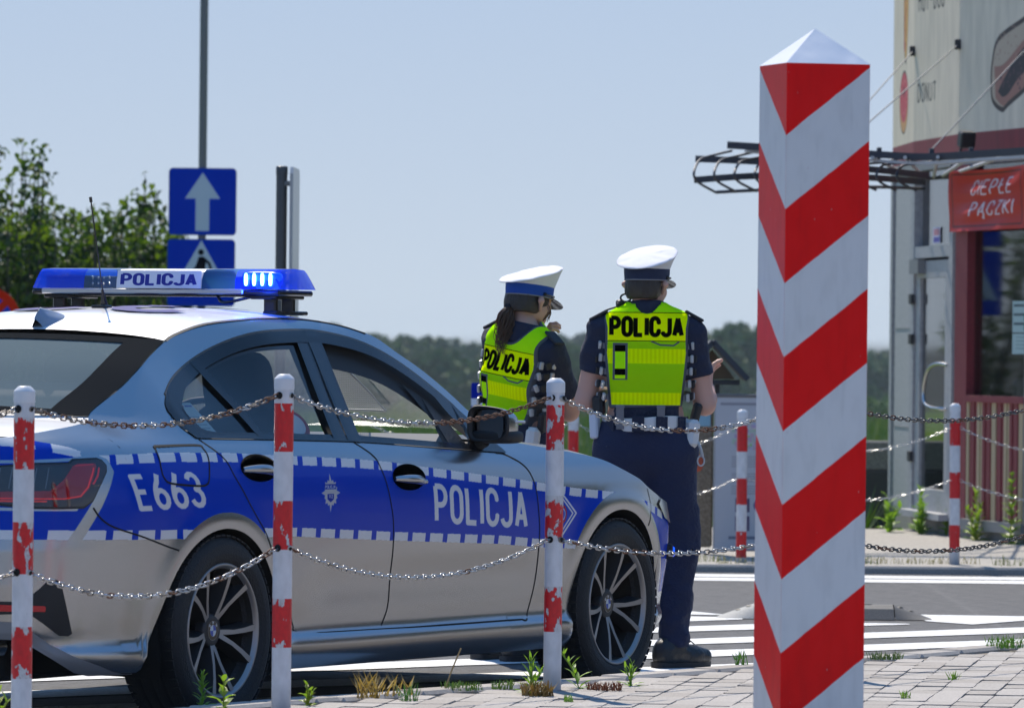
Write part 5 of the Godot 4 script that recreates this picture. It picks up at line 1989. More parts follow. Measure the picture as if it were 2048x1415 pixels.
	for m in 2:
		put("bumper_insert", bi if m == 0 else mirror_mb(bi), matt, root)
		put("reflector", rf if m == 0 else mirror_mb(rf), rm, root)
		put("bumper_skirt", low if m == 0 else mirror_mb(low), silver if false else mat(lin(0.22, 0.22, 0.225), 0.5, 0.3), root)
		var ex := MB.new()
		ex.tube(pts([0, 0, 0, 0, 0, -0.16]), 0.045, 16)
		var eo := put("tail_pipe", ex, chrome, root)
		eo.position = Vector3(0.55 if m == 0 else -0.55, 0.3, 2.45)
		# head lamps
		var hl := MB.new()
		decal(hl, p2([1.80, 0.70, 1.85, 0.72, 2.0, 0.698, 2.25, 0.676, 2.42, 0.665, 2.42, 0.615, 2.2, 0.602, 2.0, 0.615, 1.87, 0.645]), 0.006)
		put("head_lamp", hl if m == 0 else mirror_mb(hl), chrome, root)
		# front bumper grille half
		var gr := MB.new()
		decal(gr, p2([2.5, 0.66, 2.86, 0.66, 2.86, 0.5, 2.6, 0.5, 2.5, 0.56]), 0.005)
		put("grille", gr if m == 0 else mirror_mb(gr), matt, root)
		# wheel arch liners
		for wc in [[-1.43, 0.30, 0.375], [1.435, 0.325, 0.362]]:
			var li := MB.new()
			var p := PackedVector3Array()
			for k in 29:
				var a := lerpf(-0.5, PI + 0.5, k / 28.0)
				for e in 4:
					var s: float = wc[0] + cos(a) * wc[2]
					var z: float = maxf(wc[1] + sin(a) * wc[2], 0.16)
					var sp := S(s, maxf(z, 0.2))
					p.append(Vector3(sp.x * [1.0, 0.97, 0.8, 0.6][e] - 0.001, z + [0.0, 0.01, 0.02, 0.02][e], -s))
			li.grid(p, 4)
			put("wheel_arch_liner", li if m == 0 else mirror_mb(li), liner, root)
	# --- floor and underside
	var ub := MB.new()
	ub.box(Vector3(0, 0.25, 0.1), Vector3(1.16, 0.14, 4.4), Basis(), 0.02)
	ub.box(Vector3(0, 0.25, 0.0), Vector3(1.66, 0.12, 1.95), Basis(), 0.02)
	ub.box(Vector3(0, 0.5, -1.42), Vector3(1.1, 0.45, 1.3), Basis(), 0.02)
	ub.box(Vector3(0, 0.62, 1.65), Vector3(1.1, 0.5, 1.2), Basis(), 0.02)
	put("underbody", ub, liner, root)

	var fla := mat(Color(0.1, 0.4, 1.0), 0.3, 0.0, "led glow")
	fla.emission_enabled = true
	fla.emission = Color(0.02, 0.3, 1.0)
	fla.emission_energy_multiplier = 1.3
	var fb := MB.new()
	fb.box(S(1.985, 0.512, 0.012), Vector3(0.03, 0.04, 0.055), Basis(Vector3.UP, 0.5), 0.006)
	var flo := put("bumper_lamp", fb, fla, root)
	var fz := MB.new()
	fz.box(S(1.985, 0.512, 0.004), Vector3(0.032, 0.058, 0.075), Basis(Vector3.UP, 0.5), 0.006)
	put("lamp_bezel", fz, matt, flo)
	car_cabin(root)
	car_mirror(root, silver, matt, chrome)
	for w in [[-1.4255, 1], [1.4255, 1], [-1.4255, -1], [1.4255, -1]]: car_wheel(root, w[0], w[1], rubber)
	car_roof(root, black, silver)

func car_cabin(root: Node3D) -> void:
	var trim := mat(lin(0.018, 0.018, 0.02), 0.75)
	var seat := rough_mat(lin(0.012, 0.013, 0.016), lin(0.03, 0.031, 0.036), 0.85, 3.0, 0.1, 2.0, 0.3, 101, false)
	var pale := mat(lin(0.34, 0.34, 0.33), 0.6)
	var taupe := mat(lin(0.10, 0.082, 0.07), 0.8)
	var mb := MB.new()
	mb.box(Vector3(0, 0.90, -0.72), Vector3(1.34, 0.14, 0.5), Basis.from_euler(Vector3(-0.03, 0, 0)), 0.04)
	mb.soft(Vector3(-0.36, 0.95, -0.58), Vector3(0.36, 0.14, 0.24))
	put("dashboard", mb, pale, root)
	var vn := MB.new()
	for k in 9: vn.box(Vector3(0.50 + 0.012 * k, 0.972, -0.62), Vector3(0.005, 0.006, 0.05), Basis(Vector3.UP, 0.5))
	put("air_vent", vn, trim, root)
	for sx in [-0.34, 0.34]:
		var s := MB.new()
		s.soft(Vector3(sx, 0.5, 0.02), Vector3(0.52, 0.2, 0.56), Basis.from_euler(Vector3(-0.1, 0, 0)), 0.4)
		s.soft(Vector3(sx, 0.80, 0.34), Vector3(0.48, 0.62, 0.17), Basis.from_euler(Vector3(0.28, 0, 0)), 0.6)
		s.soft(Vector3(sx, 1.15, 0.44), Vector3(0.27, 0.25, 0.12), Basis.from_euler(Vector3(0.2, 0, 0)), 0.55)
		put("front_seat", s, seat, root)
	var r := MB.new()
	r.soft(Vector3(0, 0.55, 0.95), Vector3(1.3, 0.22, 0.56), Basis(), 0.35)
	r.soft(Vector3(0, 0.86, 1.26), Vector3(1.26, 0.62, 0.18), Basis.from_euler(Vector3(0.4, 0, 0)), 0.35)
	for sx in [-0.4, 0.4]: r.soft(Vector3(sx, 1.06, 1.42), Vector3(0.26, 0.15, 0.1), Basis.from_euler(Vector3(0.3, 0, 0)), 0.55)
	put("rear_seat", r, seat, root)
	var sh := MB.new()
	sh.box(Vector3(0, 1.03, 1.66), Vector3(1.16, 0.03, 0.4), Basis.from_euler(Vector3(0.03, 0, 0)), 0.01)
	put("parcel_shelf", sh, mat(lin(0.05, 0.055, 0.05), 0.8), root)
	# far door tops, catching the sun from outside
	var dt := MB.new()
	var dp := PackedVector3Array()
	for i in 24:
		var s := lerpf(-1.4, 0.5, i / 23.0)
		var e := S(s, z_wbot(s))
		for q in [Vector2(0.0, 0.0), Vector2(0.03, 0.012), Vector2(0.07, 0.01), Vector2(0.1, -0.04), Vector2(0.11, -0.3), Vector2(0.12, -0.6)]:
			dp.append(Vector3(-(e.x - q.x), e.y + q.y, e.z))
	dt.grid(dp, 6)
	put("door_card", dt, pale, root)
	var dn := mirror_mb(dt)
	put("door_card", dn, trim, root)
	# headliner and inner pillars
	var hl := MB.new()
	var hp := PackedVector3Array()
	for i in 24:
		var s := lerpf(-1.27, 0.0, i / 23.0)
		var e := S(s, z_roof(s))
		for k in 13:
			var t := lerpf(-1.0, 1.0, k / 12.0)
			hp.append(Vector3((e.x - 0.03) * t, e.y - 0.03 + 0.03 * (1.0 - t * t), e.z))
	hl.grid(hp, 13)
	put("headliner", hl, taupe, root)
	var ip := MB.new()
	for sd in [-1.0, 1.0]:
		var t0 := MB.new()
		body_patch(t0, -1.5, 0.55, func(s): return z_wtop(s) - 0.045, func(s): return z_roof(s) - 0.01, 50, 3, -0.045)
		decal(t0, p2([-0.60, 0.95, -0.43, 0.95, -0.40, 1.35, -0.56, 1.35]), -0.04)
		put("pillar_cover", t0 if sd > 0 else mirror_mb(t0), taupe if sd < 0 else trim, root)
	# a fine net on the inside of the windscreen
	var sd := MB.new()
	var W := func(t: float, f: float) -> Vector3:
		var sx := lerpf(0.585, 0.27, f)
		var e := S(sx, z_roof(sx))
		var q := 1.0 - t * t
		return Vector3(e.x * t, e.y + 0.03 * pow(q, 0.8) - 0.012, e.z - 0.24 * q + 0.012)
	for k in 26:
		var a := PackedVector3Array()
		for i in 7: a.append(W.call(lerpf(0.06, 0.32, i / 6.0), k / 25.0))
		sd.tube(a, 0.0013 if k > 0 else 0.004, 4)
	for k in 22:
		var a := PackedVector3Array()
		for i in 9: a.append(W.call(lerpf(0.06, 0.32, k / 21.0), i / 8.0))
		sd.tube(a, 0.0013 if k < 21 else 0.004, 4)
	put("sun_shade_net", sd, mat(lin(0.3, 0.32, 0.32), 0.6), root)
	# steering wheel
	var sw := MB.new()
	var ring := PackedVector3Array()
	for k in 24:
		var a := TAU * k / 24.0
		ring.append(Vector3(-0.37, 0.93, -0.38) + Basis.from_euler(Vector3(-0.5, 0, 0)) * Vector3(cos(a) * 0.18, sin(a) * 0.18, 0))
	sw.tube(ring, 0.014, 8, true)
	sw.soft(Vector3(-0.37, 0.93, -0.38), Vector3(0.3, 0.09, 0.05))
	put("steering_wheel", sw, trim, root)
	# sheet of paper behind the quarter glass
	var pc := Cv.new(64, 96, Color(0.62, 0.68, 0.66))
	pc.rect(6, 5, 14, 12, Color(0.1, 0.15, 0.45)); pc.rect(26, 6, 32, 11, Color(0.6, 0.1, 0.12)); pc.rect(36, 6, 60, 10, Color(0.2, 0.25, 0.5))
	for k in 4: pc.rect(12, 34 + k * 9, 56, 36 + k * 9, Color(0.4, 0.45, 0.45))
	pc.rect(2, 82, 62, 92, Color(0.45, 0.6, 0.1))
	var pm := mat(Color.WHITE, 0.7)
	pm.albedo_texture = pc.tex()
	var pp := MB.new()
	var c4 := [S(-1.40, 0.985, -0.03), S(-1.27, 0.985, -0.03), S(-1.295, 1.125, -0.04), S(-1.42, 1.125, -0.04)]
	pp.quad(c4[0], c4[1], c4[2], c4[3])
	put("paper_notice", pp, pm, root)
	# round red and white signalling disc lying behind the rear door glass
	var dc := MB.new()
	var cen := S(-0.72, 1.045, -0.06)
	var ax := (S(-0.62, 1.045, -0.06) - S(-0.82, 1.045, -0.06)).normalized()
	var ay := (S(-0.72, 1.1, -0.07) - S(-0.72, 1.0, -0.06)).normalized()
	for part in [["signal_disc_rim", 0.0, 0.088, mat(lin(0.35, 0.012, 0.02), 0.4)], ["signal_disc", 0.004, 0.06, mat(lin(0.6, 0.6, 0.58), 0.4)]]:
		var d := MB.new()
		var cp := PackedVector2Array()
		for k in 28: cp.append(Vector2(cos(TAU * k / 28.0), sin(TAU * k / 28.0) * 0.72) * part[2])
		d.prism(cp, cen + ax.cross(ay) * part[1] * 1.0, ax, ay, 0.003)
		d.prism(cp, cen - ax.cross(ay) * part[1] * 1.0, ax, ay, -0.003)
		put(part[0], d, part[3], root)

func car_mirror(root: Node3D, silver: Material, matt: Material, chrome: Material) -> void:
	for sd in [1.0, -1.0]:
		var c := Vector3(0.905 * sd, 1.016, -0.42)
		var m := MB.new()
		var p := PackedVector3Array()
		# shells: outline in x, y; deep towards the front
		for i in 13:
			var f := i / 12.0
			var sc := sqrt(maxf(0.0, 1.0 - pow(f, 2.6)))
			for k in 29:
				var a := TAU * k / 28.0
				var ex := signf(cos(a)) * pow(absf(cos(a)), 0.55) * 0.086
				var ey := signf(sin(a)) * pow(absf(sin(a)), 0.6) * (0.066 if sin(a) > 0 else 0.062)
				ey *= 1.0 - 0.12 * (ex / 0.086)
				p.append(c + Vector3(sd * (ex * sc + 0.012 * f), ey * sc - 0.01 * f, 0.03 - 0.13 * f))
		m.grid(p, 29, PackedVector2Array(), true)
		var o := put("door_mirror", m, silver, root)
		var rim := MB.new()
		var rp := PackedVector3Array()
		for ring in [[1.0, 0.0], [1.02, 0.008], [0.97, 0.014], [0.84, 0.010], [0.83, -0.004]]:
			for k in 29:
				var a := TAU * k / 28.0
				var ex := signf(cos(a)) * pow(absf(cos(a)), 0.55) * 0.086
				var ey := signf(sin(a)) * pow(absf(sin(a)), 0.6) * (0.066 if sin(a) > 0 else 0.062)
				ey *= 1.0 - 0.12 * (ex / 0.086)
				rp.append(c + Vector3(sd * ex * ring[0], ey * ring[0], 0.028 + ring[1]))
		rim.grid(rp, 29, PackedVector2Array(), true)
		put("mirror_surround", rim, matt, o)
		var gl := MB.new()
		var pp := PackedVector2Array()
		for k in 28:
			var a := TAU * k / 28.0
			pp.append(Vector2(sd * signf(cos(a)) * pow(absf(cos(a)), 0.55) * 0.071, signf(sin(a)) * pow(absf(sin(a)), 0.6) * 0.054))
		gl.prism(pp, c + Vector3(0, 0, 0.026), Vector3(0.94, 0, 0.22 * sd).normalized(), Vector3.UP, 0.002)
		put("mirror_glass", gl, mat(lin(0.75, 0.77, 0.78), 0.02, 1.0), o)
		var lw := MB.new()
		lw.soft(c + Vector3(0.01 * sd, -0.045, -0.02), Vector3(0.185, 0.05, 0.12), Basis(), 0.5)
		put("mirror_base", lw, matt, o)
		var st := MB.new()
		st.tube(pts([c.x - 0.03 * sd, c.y - 0.06, c.z - 0.0, c.x - 0.075 * sd, c.y - 0.085, c.z, c.x - 0.14 * sd, c.y - 0.095, c.z]), [0.022, 0.022, 0.03], 10)
		put("mirror_foot", st, matt, o)
		var rp2 := MB.new()
		rp2.box(c + Vector3(sd * 0.075, 0.01, -0.045), Vector3(0.05, 0.012, 0.05), Basis.from_euler(Vector3(0, -0.5 * sd, 0)), 0.004)
		put("indicator", rp2, mat(lin(0.5, 0.5, 0.5), 0.2, 0.3), o)

func car_wheel(root: Node3D, a: float, sd: float, rubber: Material) -> void:
	# axle along x; the outer face looks to sd
	var t := Transform3D(Basis(Vector3(0, -sd, 0), Vector3(sd, 0, 0), Vector3(0, 0, 1)), Vector3(0.79 * sd, 0.327, -a))
	var ty := MB.new()
	ty.lathe(p2([0.20, -0.11, 0.232, -0.118, 0.27, -0.12, 0.305, -0.113, 0.32, -0.098, 0.3265, -0.075, 0.328, -0.05, 0.3215, -0.05, 0.3215, -0.042, 0.328, -0.041, 0.3285, -0.006, 0.322, -0.005, 0.322, 0.004, 0.3285, 0.005, 0.328, 0.040, 0.3215, 0.041, 0.3215, 0.05, 0.328, 0.051, 0.3265, 0.075, 0.320, 0.094, 0.308, 0.107, 0.295, 0.112, 0.29, 0.1145, 0.265, 0.117, 0.262, 0.115, 0.248, 0.113, 0.236, 0.108, 0.229, 0.1, 0.22, 0.09, 0.2, 0.06]), t, 64)
	var wheel := put("wheel", ty, rubber, root)
	# tread blocks across the shoulder
	var tb := MB.new()
	for k in 60:
		var an := TAU * k / 60.0
		for e in [-1.0, 1.0]:
			var c := t * Vector3(cos(an) * 0.3245, 0.085 * e, sin(an) * 0.3245)
			var ay := (t.basis * Vector3(cos(an), 0, sin(an))).normalized()
			var ax := (t.basis * Vector3(0, 1, 0)).normalized()
			tb.box(c, Vector3(0.036, 0.006, 0.026), Basis(ax, ay, ax.cross(ay)))
	tag(put("tread_blocks", tb, rubber, wheel), "", "", "", "stuff")
	var grey := mat(lin(0.30, 0.29, 0.285), 0.42, 0.75)
	var dk := mat(lin(0.035, 0.035, 0.037), 0.5, 0.3)
	var rim := MB.new()
	rim.lathe(p2([0.229, 0.098, 0.232, 0.104, 0.2285, 0.109, 0.222, 0.108, 0.217, 0.100, 0.213, 0.094]), t, 64)
	put("rim", rim, grey, wheel)
	var brl := MB.new()
	brl.lathe(p2([0.214, 0.095, 0.206, 0.06, 0.20, 0.0, 0.205, -0.09, 0.0, -0.09]), t, 48)
	put("rim_barrel", brl, mat(lin(0.03, 0.028, 0.026), 0.6, 0.3), wheel)
	for k in 5:
		var mid := deg_to_rad(-40.0 + 72.0 * k + 90.0)
		for e in [-1.0, 1.0]:
			var mb := MB.new()
			var fp := PackedVector3Array()
			var bp := PackedVector3Array()
			var prof := [[0.046, 5.0, 0.060, 0.009], [0.075, 8.5, 0.068, 0.0085], [0.115, 10.0, 0.078, 0.0075], [0.165, 13.0, 0.090, 0.0085], [0.218, 15.5, 0.100, 0.011]]
			for q in prof:
				# angle from straight up, clockwise seen from outside
				var ang: float = deg_to_rad(-40.0 + 72.0 * k) + deg_to_rad(q[1]) * e
				var dir := Vector2(sin(ang), cos(ang))
				var nrm := Vector2(dir.y, -dir.x)
				for wv in [-1.0, 1.0]:
					var w2: Vector2 = dir * q[0] + nrm * q[3] * wv
					# outer face: to the viewer's right is the car's front for the right side
					var P := func(dep: float, inset: float) -> Vector3:
						var v2: Vector2 = dir * q[0] + nrm * (q[3] + inset) * wv
						return Vector3((0.79 + dep) * sd, 0.327 + v2.y, -(a + v2.x * sd))
					fp.append(P.call(q[2], 0.0))
					bp.append(P.call(q[2] - 0.055, 0.010))
			mb.grid(fp, 2)
			var spoke := put("spoke", mb, grey, wheel)
			var sides := MB.new()
			var lp := PackedVector3Array()
			var rp := PackedVector3Array()
			for i in 5:
				lp.append(fp[i * 2]); lp.append(bp[i * 2])
				rp.append(fp[i * 2 + 1]); rp.append(bp[i * 2 + 1])
			sides.grid(lp, 2)
			sides.grid(rp, 2)
			put("spoke_flank", sides, dk, wheel)
	var hub := MB.new()
	hub.lathe(p2([0.06, 0.03, 0.058, 0.056, 0.05, 0.062, 0.036, 0.064, 0.034, 0.06]), t, 32)
	put("hub", hub, dk, wheel)
	var cv := Cv.new(128, 128, Color(0.02, 0.02, 0.02))
	cv.ell(64, 64, 62, 62, Color(0.45, 0.45, 0.46), 0.94)
	for y in range(0, 128):
		for x in 128:
			var q := Vector2(x + 0.5 - 64, y + 0.5 - 64)
			if q.length() < 36.0: cv.px(x, y, Color(0.75, 0.78, 0.8) if q.x * q.y > 0 else Color(0.03, 0.25, 0.6))
	cv.ell(64, 64, 38, 38, Color(0.5, 0.5, 0.5), 0.92)


	# three white letters round the top of the black ring
	var rb := [[Vector2(-6, -9), Vector2(-6, 9)], [Vector2(-6, 9), Vector2(4, 9), Vector2(4, 1), Vector2(-6, 0), Vector2(6, -1), Vector2(6, -9), Vector2(-6, -9)]]
	var rm := [[Vector2(-8, -8), Vector2(-7, 9), Vector2(0, -5), Vector2(7, 9), Vector2(8, -8)]]
	var rw := [[Vector2(-9, 9), Vector2(-5, -8), Vector2(0, 7), Vector2(5, -8), Vector2(9, 9)]]
	var ang := -50.0
	for L in [rb, rm, rw]:
		for s in L:
			var pl := PackedVector2Array()
			for q in s:
				var r: Vector2 = Vector2(q.x, -q.y).rotated(deg_to_rad(ang))
				pl.append(Vector2(64, 64) + Vector2(0, -50).rotated(deg_to_rad(ang)) + r)
			cv.line(pl, 1.6, Color(0.85, 0.85, 0.85))
		ang += 50.0
	var cm := mat(Color.WHITE, 0.25)
	cm.albedo_texture = cv.tex()
	var cap := MB.new()
	var ci := cap.vert(Vector3(0.8565 * sd, 0.327, -a), Vector3(sd, 0, 0), Vector2(0.5, 0.5))
	for k in 29:
		var an := TAU * k / 28.0
		cap.vert(Vector3(0.855 * sd, 0.327 + sin(an) * 0.0345, -(a + cos(an) * 0.0345 * sd)), Vector3(sd, 0, 0), Vector2(0.5 + 0.5 * cos(an), 0.5 - 0.5 * sin(an)))
	for k in 28: cap.face(ci, ci + 1 + k, ci + 2 + k)
	put("hub_cap", cap, cm, wheel)
	var br := MB.new()
	br.lathe(p2([0.06, 0.0, 0.15, 0.0, 0.15, -0.02, 0.06, -0.02]), t, 40)
	put("brake_disc", br, mat(lin(0.14, 0.12, 0.10), 0.5, 0.7), wheel)
	var cal := MB.new()
	cal.box(Vector3(0.785 * sd, 0.36, -a + 0.13), Vector3(0.07, 0.16, 0.06), Basis(), 0.015)
	put("brake_caliper", cal, mat(lin(0.12, 0.11, 0.10), 0.6, 0.4), wheel)

func car_roof(root: Node3D, black: Material, silver: Material) -> void:
	# whip aerial and fin
	var an := MB.new()
	an.tube(pts([0, 1.425, 0.80, 0, 1.445, 0.803, 0, 1.49, 0.815]), [0.016, 0.012, 0.004], 10)
	an.tube(pts([0, 1.49, 0.815, 0, 1.8, 0.895]), 0.0024, 6)
	an.tube(pts([0, 1.797, 0.894, 0, 1.815, 0.899]), 0.0055, 6)
	an.box(Vector3(-0.012, 1.428, 0.80), Vector3(0.06, 0.012, 0.05), Basis(), 0.004)
	put("aerial", an, black, root)
	var fin := MB.new()
	var fp := PackedVector3Array()
	for i in 15:
		var f := i / 14.0
		var hgt := 0.078 * pow(f, 0.75) * (1.0 - 0.55 * sst((f - 0.86) / 0.14))
		var wd := 0.048 * sqrt(sin(PI * clampf(0.1 + f * 0.82, 0, 1)))
		var zz := 1.04 + f * 0.22
		var base := 1.378 - f * 0.03
		for k in 11:
			var t := lerpf(-1.0, 1.0, k / 10.0)
			fp.append(Vector3(0.02 + wd * signf(t) * pow(absf(t), 1.6), base + hgt * pow(1.0 - absf(t), 0.55), zz + 0.02 * (1.0 - absf(t)) * f))
	fin.grid(fp, 11)
	put("roof_fin", fin, mat(lin(0.23, 0.27, 0.33), 0.4, 0.2), root)
	# big numerals on the roof skin
	var dg := MB.new()
	var R := func(x: float, a: float) -> Vector3:
		var e := S(a, z_roof(a))
		var t := clampf(x / e.x, -1.0, 1.0)
		return Vector3(x, e.y + 0.037 * pow(maxf(1.0 - t * t, 0.0), 0.8) + 0.006, e.z)
	for d in 2:
		var stroke: Array = Cv.arc(0.19, 0.75, 0.2, 0.25, 160, -85, 10) + Cv.arc(0.19, 0.26, 0.22, 0.26, 85, -165, 10)
		var o := dg.v.size()
		var cx: float = [-0.19, 0.22][d]
		for i in stroke.size():
			var q: Vector2 = stroke[i]
			var dv: Vector2 = (stroke[mini(i + 1, stroke.size() - 1)] - stroke[maxi(i - 1, 0)]).normalized()
			var nv := Vector2(-dv.y, dv.x) * 0.075
			for e in [nv, -nv]:
				var w: Vector2 = q + e
				dg.vert(R.call(cx + (0.2 - w.x) * 0.62, -0.66 - (w.y - 0.5) * 0.55), Vector3.UP)
		for i in stroke.size() - 1:
			dg.face(o + i * 2, o + i * 2 + 1, o + i * 2 + 3)
			dg.face(o + i * 2, o + i * 2 + 3, o + i * 2 + 2)
	put("roof_numerals", dg, mat(Color(0.02, 0.05, 0.40), 0.8), root)
	# light bar across the roof
	var L := Vector3(0, 0, 0.342)
	var bar := Node3D.new()
	bar.name = "light_bar"
	root.add_child(bar, true)
	var alu := mat(lin(0.5, 0.5, 0.51), 0.3, 0.9)
	var rail := MB.new()
	rail.box(L + Vector3(-0.06, 1.487, 0), Vector3(0.86, 0.02, 0.25), Basis(), 0.004)
	put("rail", rail, alu, bar)
	var und := MB.new()
	und.box(L + Vector3(0.0, 1.474, 0), Vector3(0.7, 0.008, 0.2), Basis(), 0.002)
	und.box(L + Vector3(-0.5, 1.484, 0), Vector3(0.07, 0.018, 0.24), Basis(), 0.006)
	und.box(L + Vector3(0.44, 1.483, 0), Vector3(0.16, 0.02, 0.24), Basis(), 0.006)
	put("end_shoe", und, black, bar)
	var blue := mat(Color(0.0, 0.16, 0.85, 0.6), 0.05)
	blue.transparency = BaseMaterial3D.TRANSPARENCY_ALPHA
	blue.backlight_enabled = true
	blue.backlight = Color(0.05, 0.3, 0.8)
	var smoke := mat(Color(0.03, 0.16, 0.32, 0.5), 0.05)
	smoke.transparency = BaseMaterial3D.TRANSPARENCY_ALPHA
	smoke.backlight_enabled = true
	smoke.backlight = Color(0.3, 0.6, 0.8)
	var cl := mat(Color(0.25, 0.36, 0.46, 0.35), 0.05)
	cl.transparency = BaseMaterial3D.TRANSPARENCY_ALPHA
	var lens := func(x0: float, x1: float, e0: float, e1: float) -> MB:
		# ring profile front to rear; e0 and e1 lean the ends in
		var mb := MB.new()
		var prof := p2([-0.125, 1.497, -0.122, 1.53, -0.11, 1.555, -0.09, 1.567, 0.0, 1.571, 0.09, 1.567, 0.11, 1.555, 0.122, 1.53, 0.125, 1.497])
		var p := PackedVector3Array()
		for k in 9:
			for q in prof:
				var hh := (q.y - 1.497) / 0.074
				var a := x0 + e0 * hh
				var b := x1 - e1 * hh
				var bow := 0.03 * (1.0 - pow(q.x / 0.125, 2.0))
				p.append(L + Vector3(lerpf(a - (bow if e0 > 0.0 else 0.0), b + (bow if e1 > 0.0 else 0.0), k / 8.0), q.y, q.x))
		mb.grid(p, prof.size())
		for e in [[x0, e0, 1.0], [x1, e1, -1.0]]:
			if e[1] <= 0.0: continue
			var ep := PackedVector3Array()
			for i in 5:
				for q in prof:
					var hh := (q.y - 1.497) / 0.074
					ep.append(L + Vector3(e[0] + e[1] * hh * e[2] - e[2] * 0.03 * (1.0 - pow(q.x * i / 0.5, 2.0)), q.y, q.x * i / 4.0))
			mb.grid(ep, prof.size())
		return mb
	put("blue_lens", lens.call(-0.526, -0.305, 0.035, 0.0), blue, bar)
	put("blue_lens", lens.call(0.338, 0.526, 0.0, 0.045), blue, bar)
	put("clear_lens", lens.call(-0.305, -0.166, 0.0, 0.0), cl, bar)
	put("smoked_lens", lens.call(0.197, 0.338, 0.0, 0.0), smoke, bar)
	var mid := MB.new()
	var mp := PackedVector3Array()
	var prof := p2([-0.124, 1.497, -0.121, 1.53, -0.109, 1.554, -0.09, 1.566, 0.0, 1.570, 0.09, 1.566, 0.109, 1.554, 0.121, 1.53, 0.124, 1.497])
	for x in [-0.166, 0.197]:
		for q in prof: mp.append(L + Vector3(x, q.y, q.x))
	mid.grid(mp, prof.size())
	put("sign_housing", mid, mat(lin(0.6, 0.61, 0.63), 0.35), bar)
	var tc := Cv.new(512, 112, Color(0.80, 0.81, 0.84))
	tc.text("POLICJA", Vector2(20, 97), Vector2(470, 0), Vector2(0, -80), 0.11, Color(0.03, 0.07, 0.5))
	var tm := mat(Color.WHITE, 0.4)
	tm.albedo_texture = tc.tex()
	var sp := MB.new()
	sp.quad(L + Vector3(-0.163, 1.499, 0.1265), L + Vector3(0.194, 1.499, 0.1265), L + Vector3(0.194, 1.562, 0.118), L + Vector3(-0.163, 1.562, 0.118))
	put("sign_panel", sp, tm, bar)
	# inner works
	var inn := MB.new()
	inn.box(L + Vector3(-0.42, 1.52, 0.02), Vector3(0.16, 0.05, 0.12), Basis(), 0.004)
	inn.box(L + Vector3(0.0, 1.52, -0.02), Vector3(0.8, 0.045, 0.06), Basis(), 0.004)
	put("lamp_module", inn, mat(lin(0.10, 0.13, 0.2), 0.3, 0.5), bar)
	var dots := MB.new()
	for i in 4:
		for k in 3: dots.soft(L + Vector3(-0.46 + i * 0.02, 1.508 + k * 0.017, 0.085), Vector3(0.011, 0.011, 0.01), Basis(), 1.0, 8, 6)
		for k in 2: dots.soft(L + Vector3(-0.285 + i * 0.024, 1.515 + k * 0.022, 0.095), Vector3(0.009, 0.009, 0.01), Basis(), 1.0, 8, 6)
	var rdo := put("reflector_dots", dots, mat(lin(0.5, 0.55, 0.6), 0.1, 0.6), bar)
	tag(rdo, "", "", "", "stuff")
	var glow := mat(Color(0.5, 0.8, 1.0), 0.3, 0.0, "led glow")
	glow.emission_enabled = true
	glow.emission = Color(0.45, 0.78, 1.0)
	glow.emission_energy_multiplier = 7.0
	for i in 4:
		var led := MB.new()
		led.soft(L + Vector3(0.387 + i * 0.034, 1.531, 0.1295), Vector3(0.015, 0.046, 0.006), Basis(), 0.7, 12, 10)
		put("led_lamp", led, glow, bar)
	var halo := mat(Color(0.0, 0.25, 1.0), 0.3, 0.0, "led glow")
	halo.emission_enabled = true
	halo.emission = Color(0.0, 0.22, 1.0)
	halo.emission_energy_multiplier = 1.1
	var hb := MB.new()
	hb.soft(L + Vector3(0.438, 1.531, 0.10), Vector3(0.16, 0.058, 0.045), Basis(), 0.5)
	put("led_reflector", hb, halo, bar)
	var lo := OmniLight3D.new()
	lo.name = "led_light"
	lo.light_color = Color(0.1, 0.3, 1.0)
	lo.light_energy = 0.09
	lo.light_size = 0.06
	lo.omni_range = 12.0
	lo.omni_attenuation = 2.0
	lo.shadow_enabled = true
	lo.position = L + Vector3(0.438, 1.531, 0.17)
	bar.add_child(lo)
	for sd in [-1.0, 1.0]:
		var f := MB.new()
		f.box(L + Vector3(sd * 0.45, 1.445, 0.06), Vector3(0.05, 0.08, 0.025), Basis(), 0.005)
		f.box(L + Vector3(sd * 0.45, 1.445, -0.06), Vector3(0.05, 0.08, 0.025), Basis(), 0.005)
		f.box(L + Vector3(sd * 0.44, 1.468, 0.0), Vector3(0.11, 0.014, 0.2), Basis(), 0.004)
		f.box(L + Vector3(sd * 0.475, 1.412, 0.0), Vector3(0.06, 0.015, 0.22), Basis(), 0.004)
		put("mounting_foot", f, black, bar)
	var cb := MB.new()
	cb.tube(smooth_line(pts([0.25, 1.472, 0.44, 0.28, 1.45, 0.46, 0.32, 1.452, 0.46, 0.38, 1.47, 0.42])), 0.006, 6)
	put("cable", cb, black, bar)

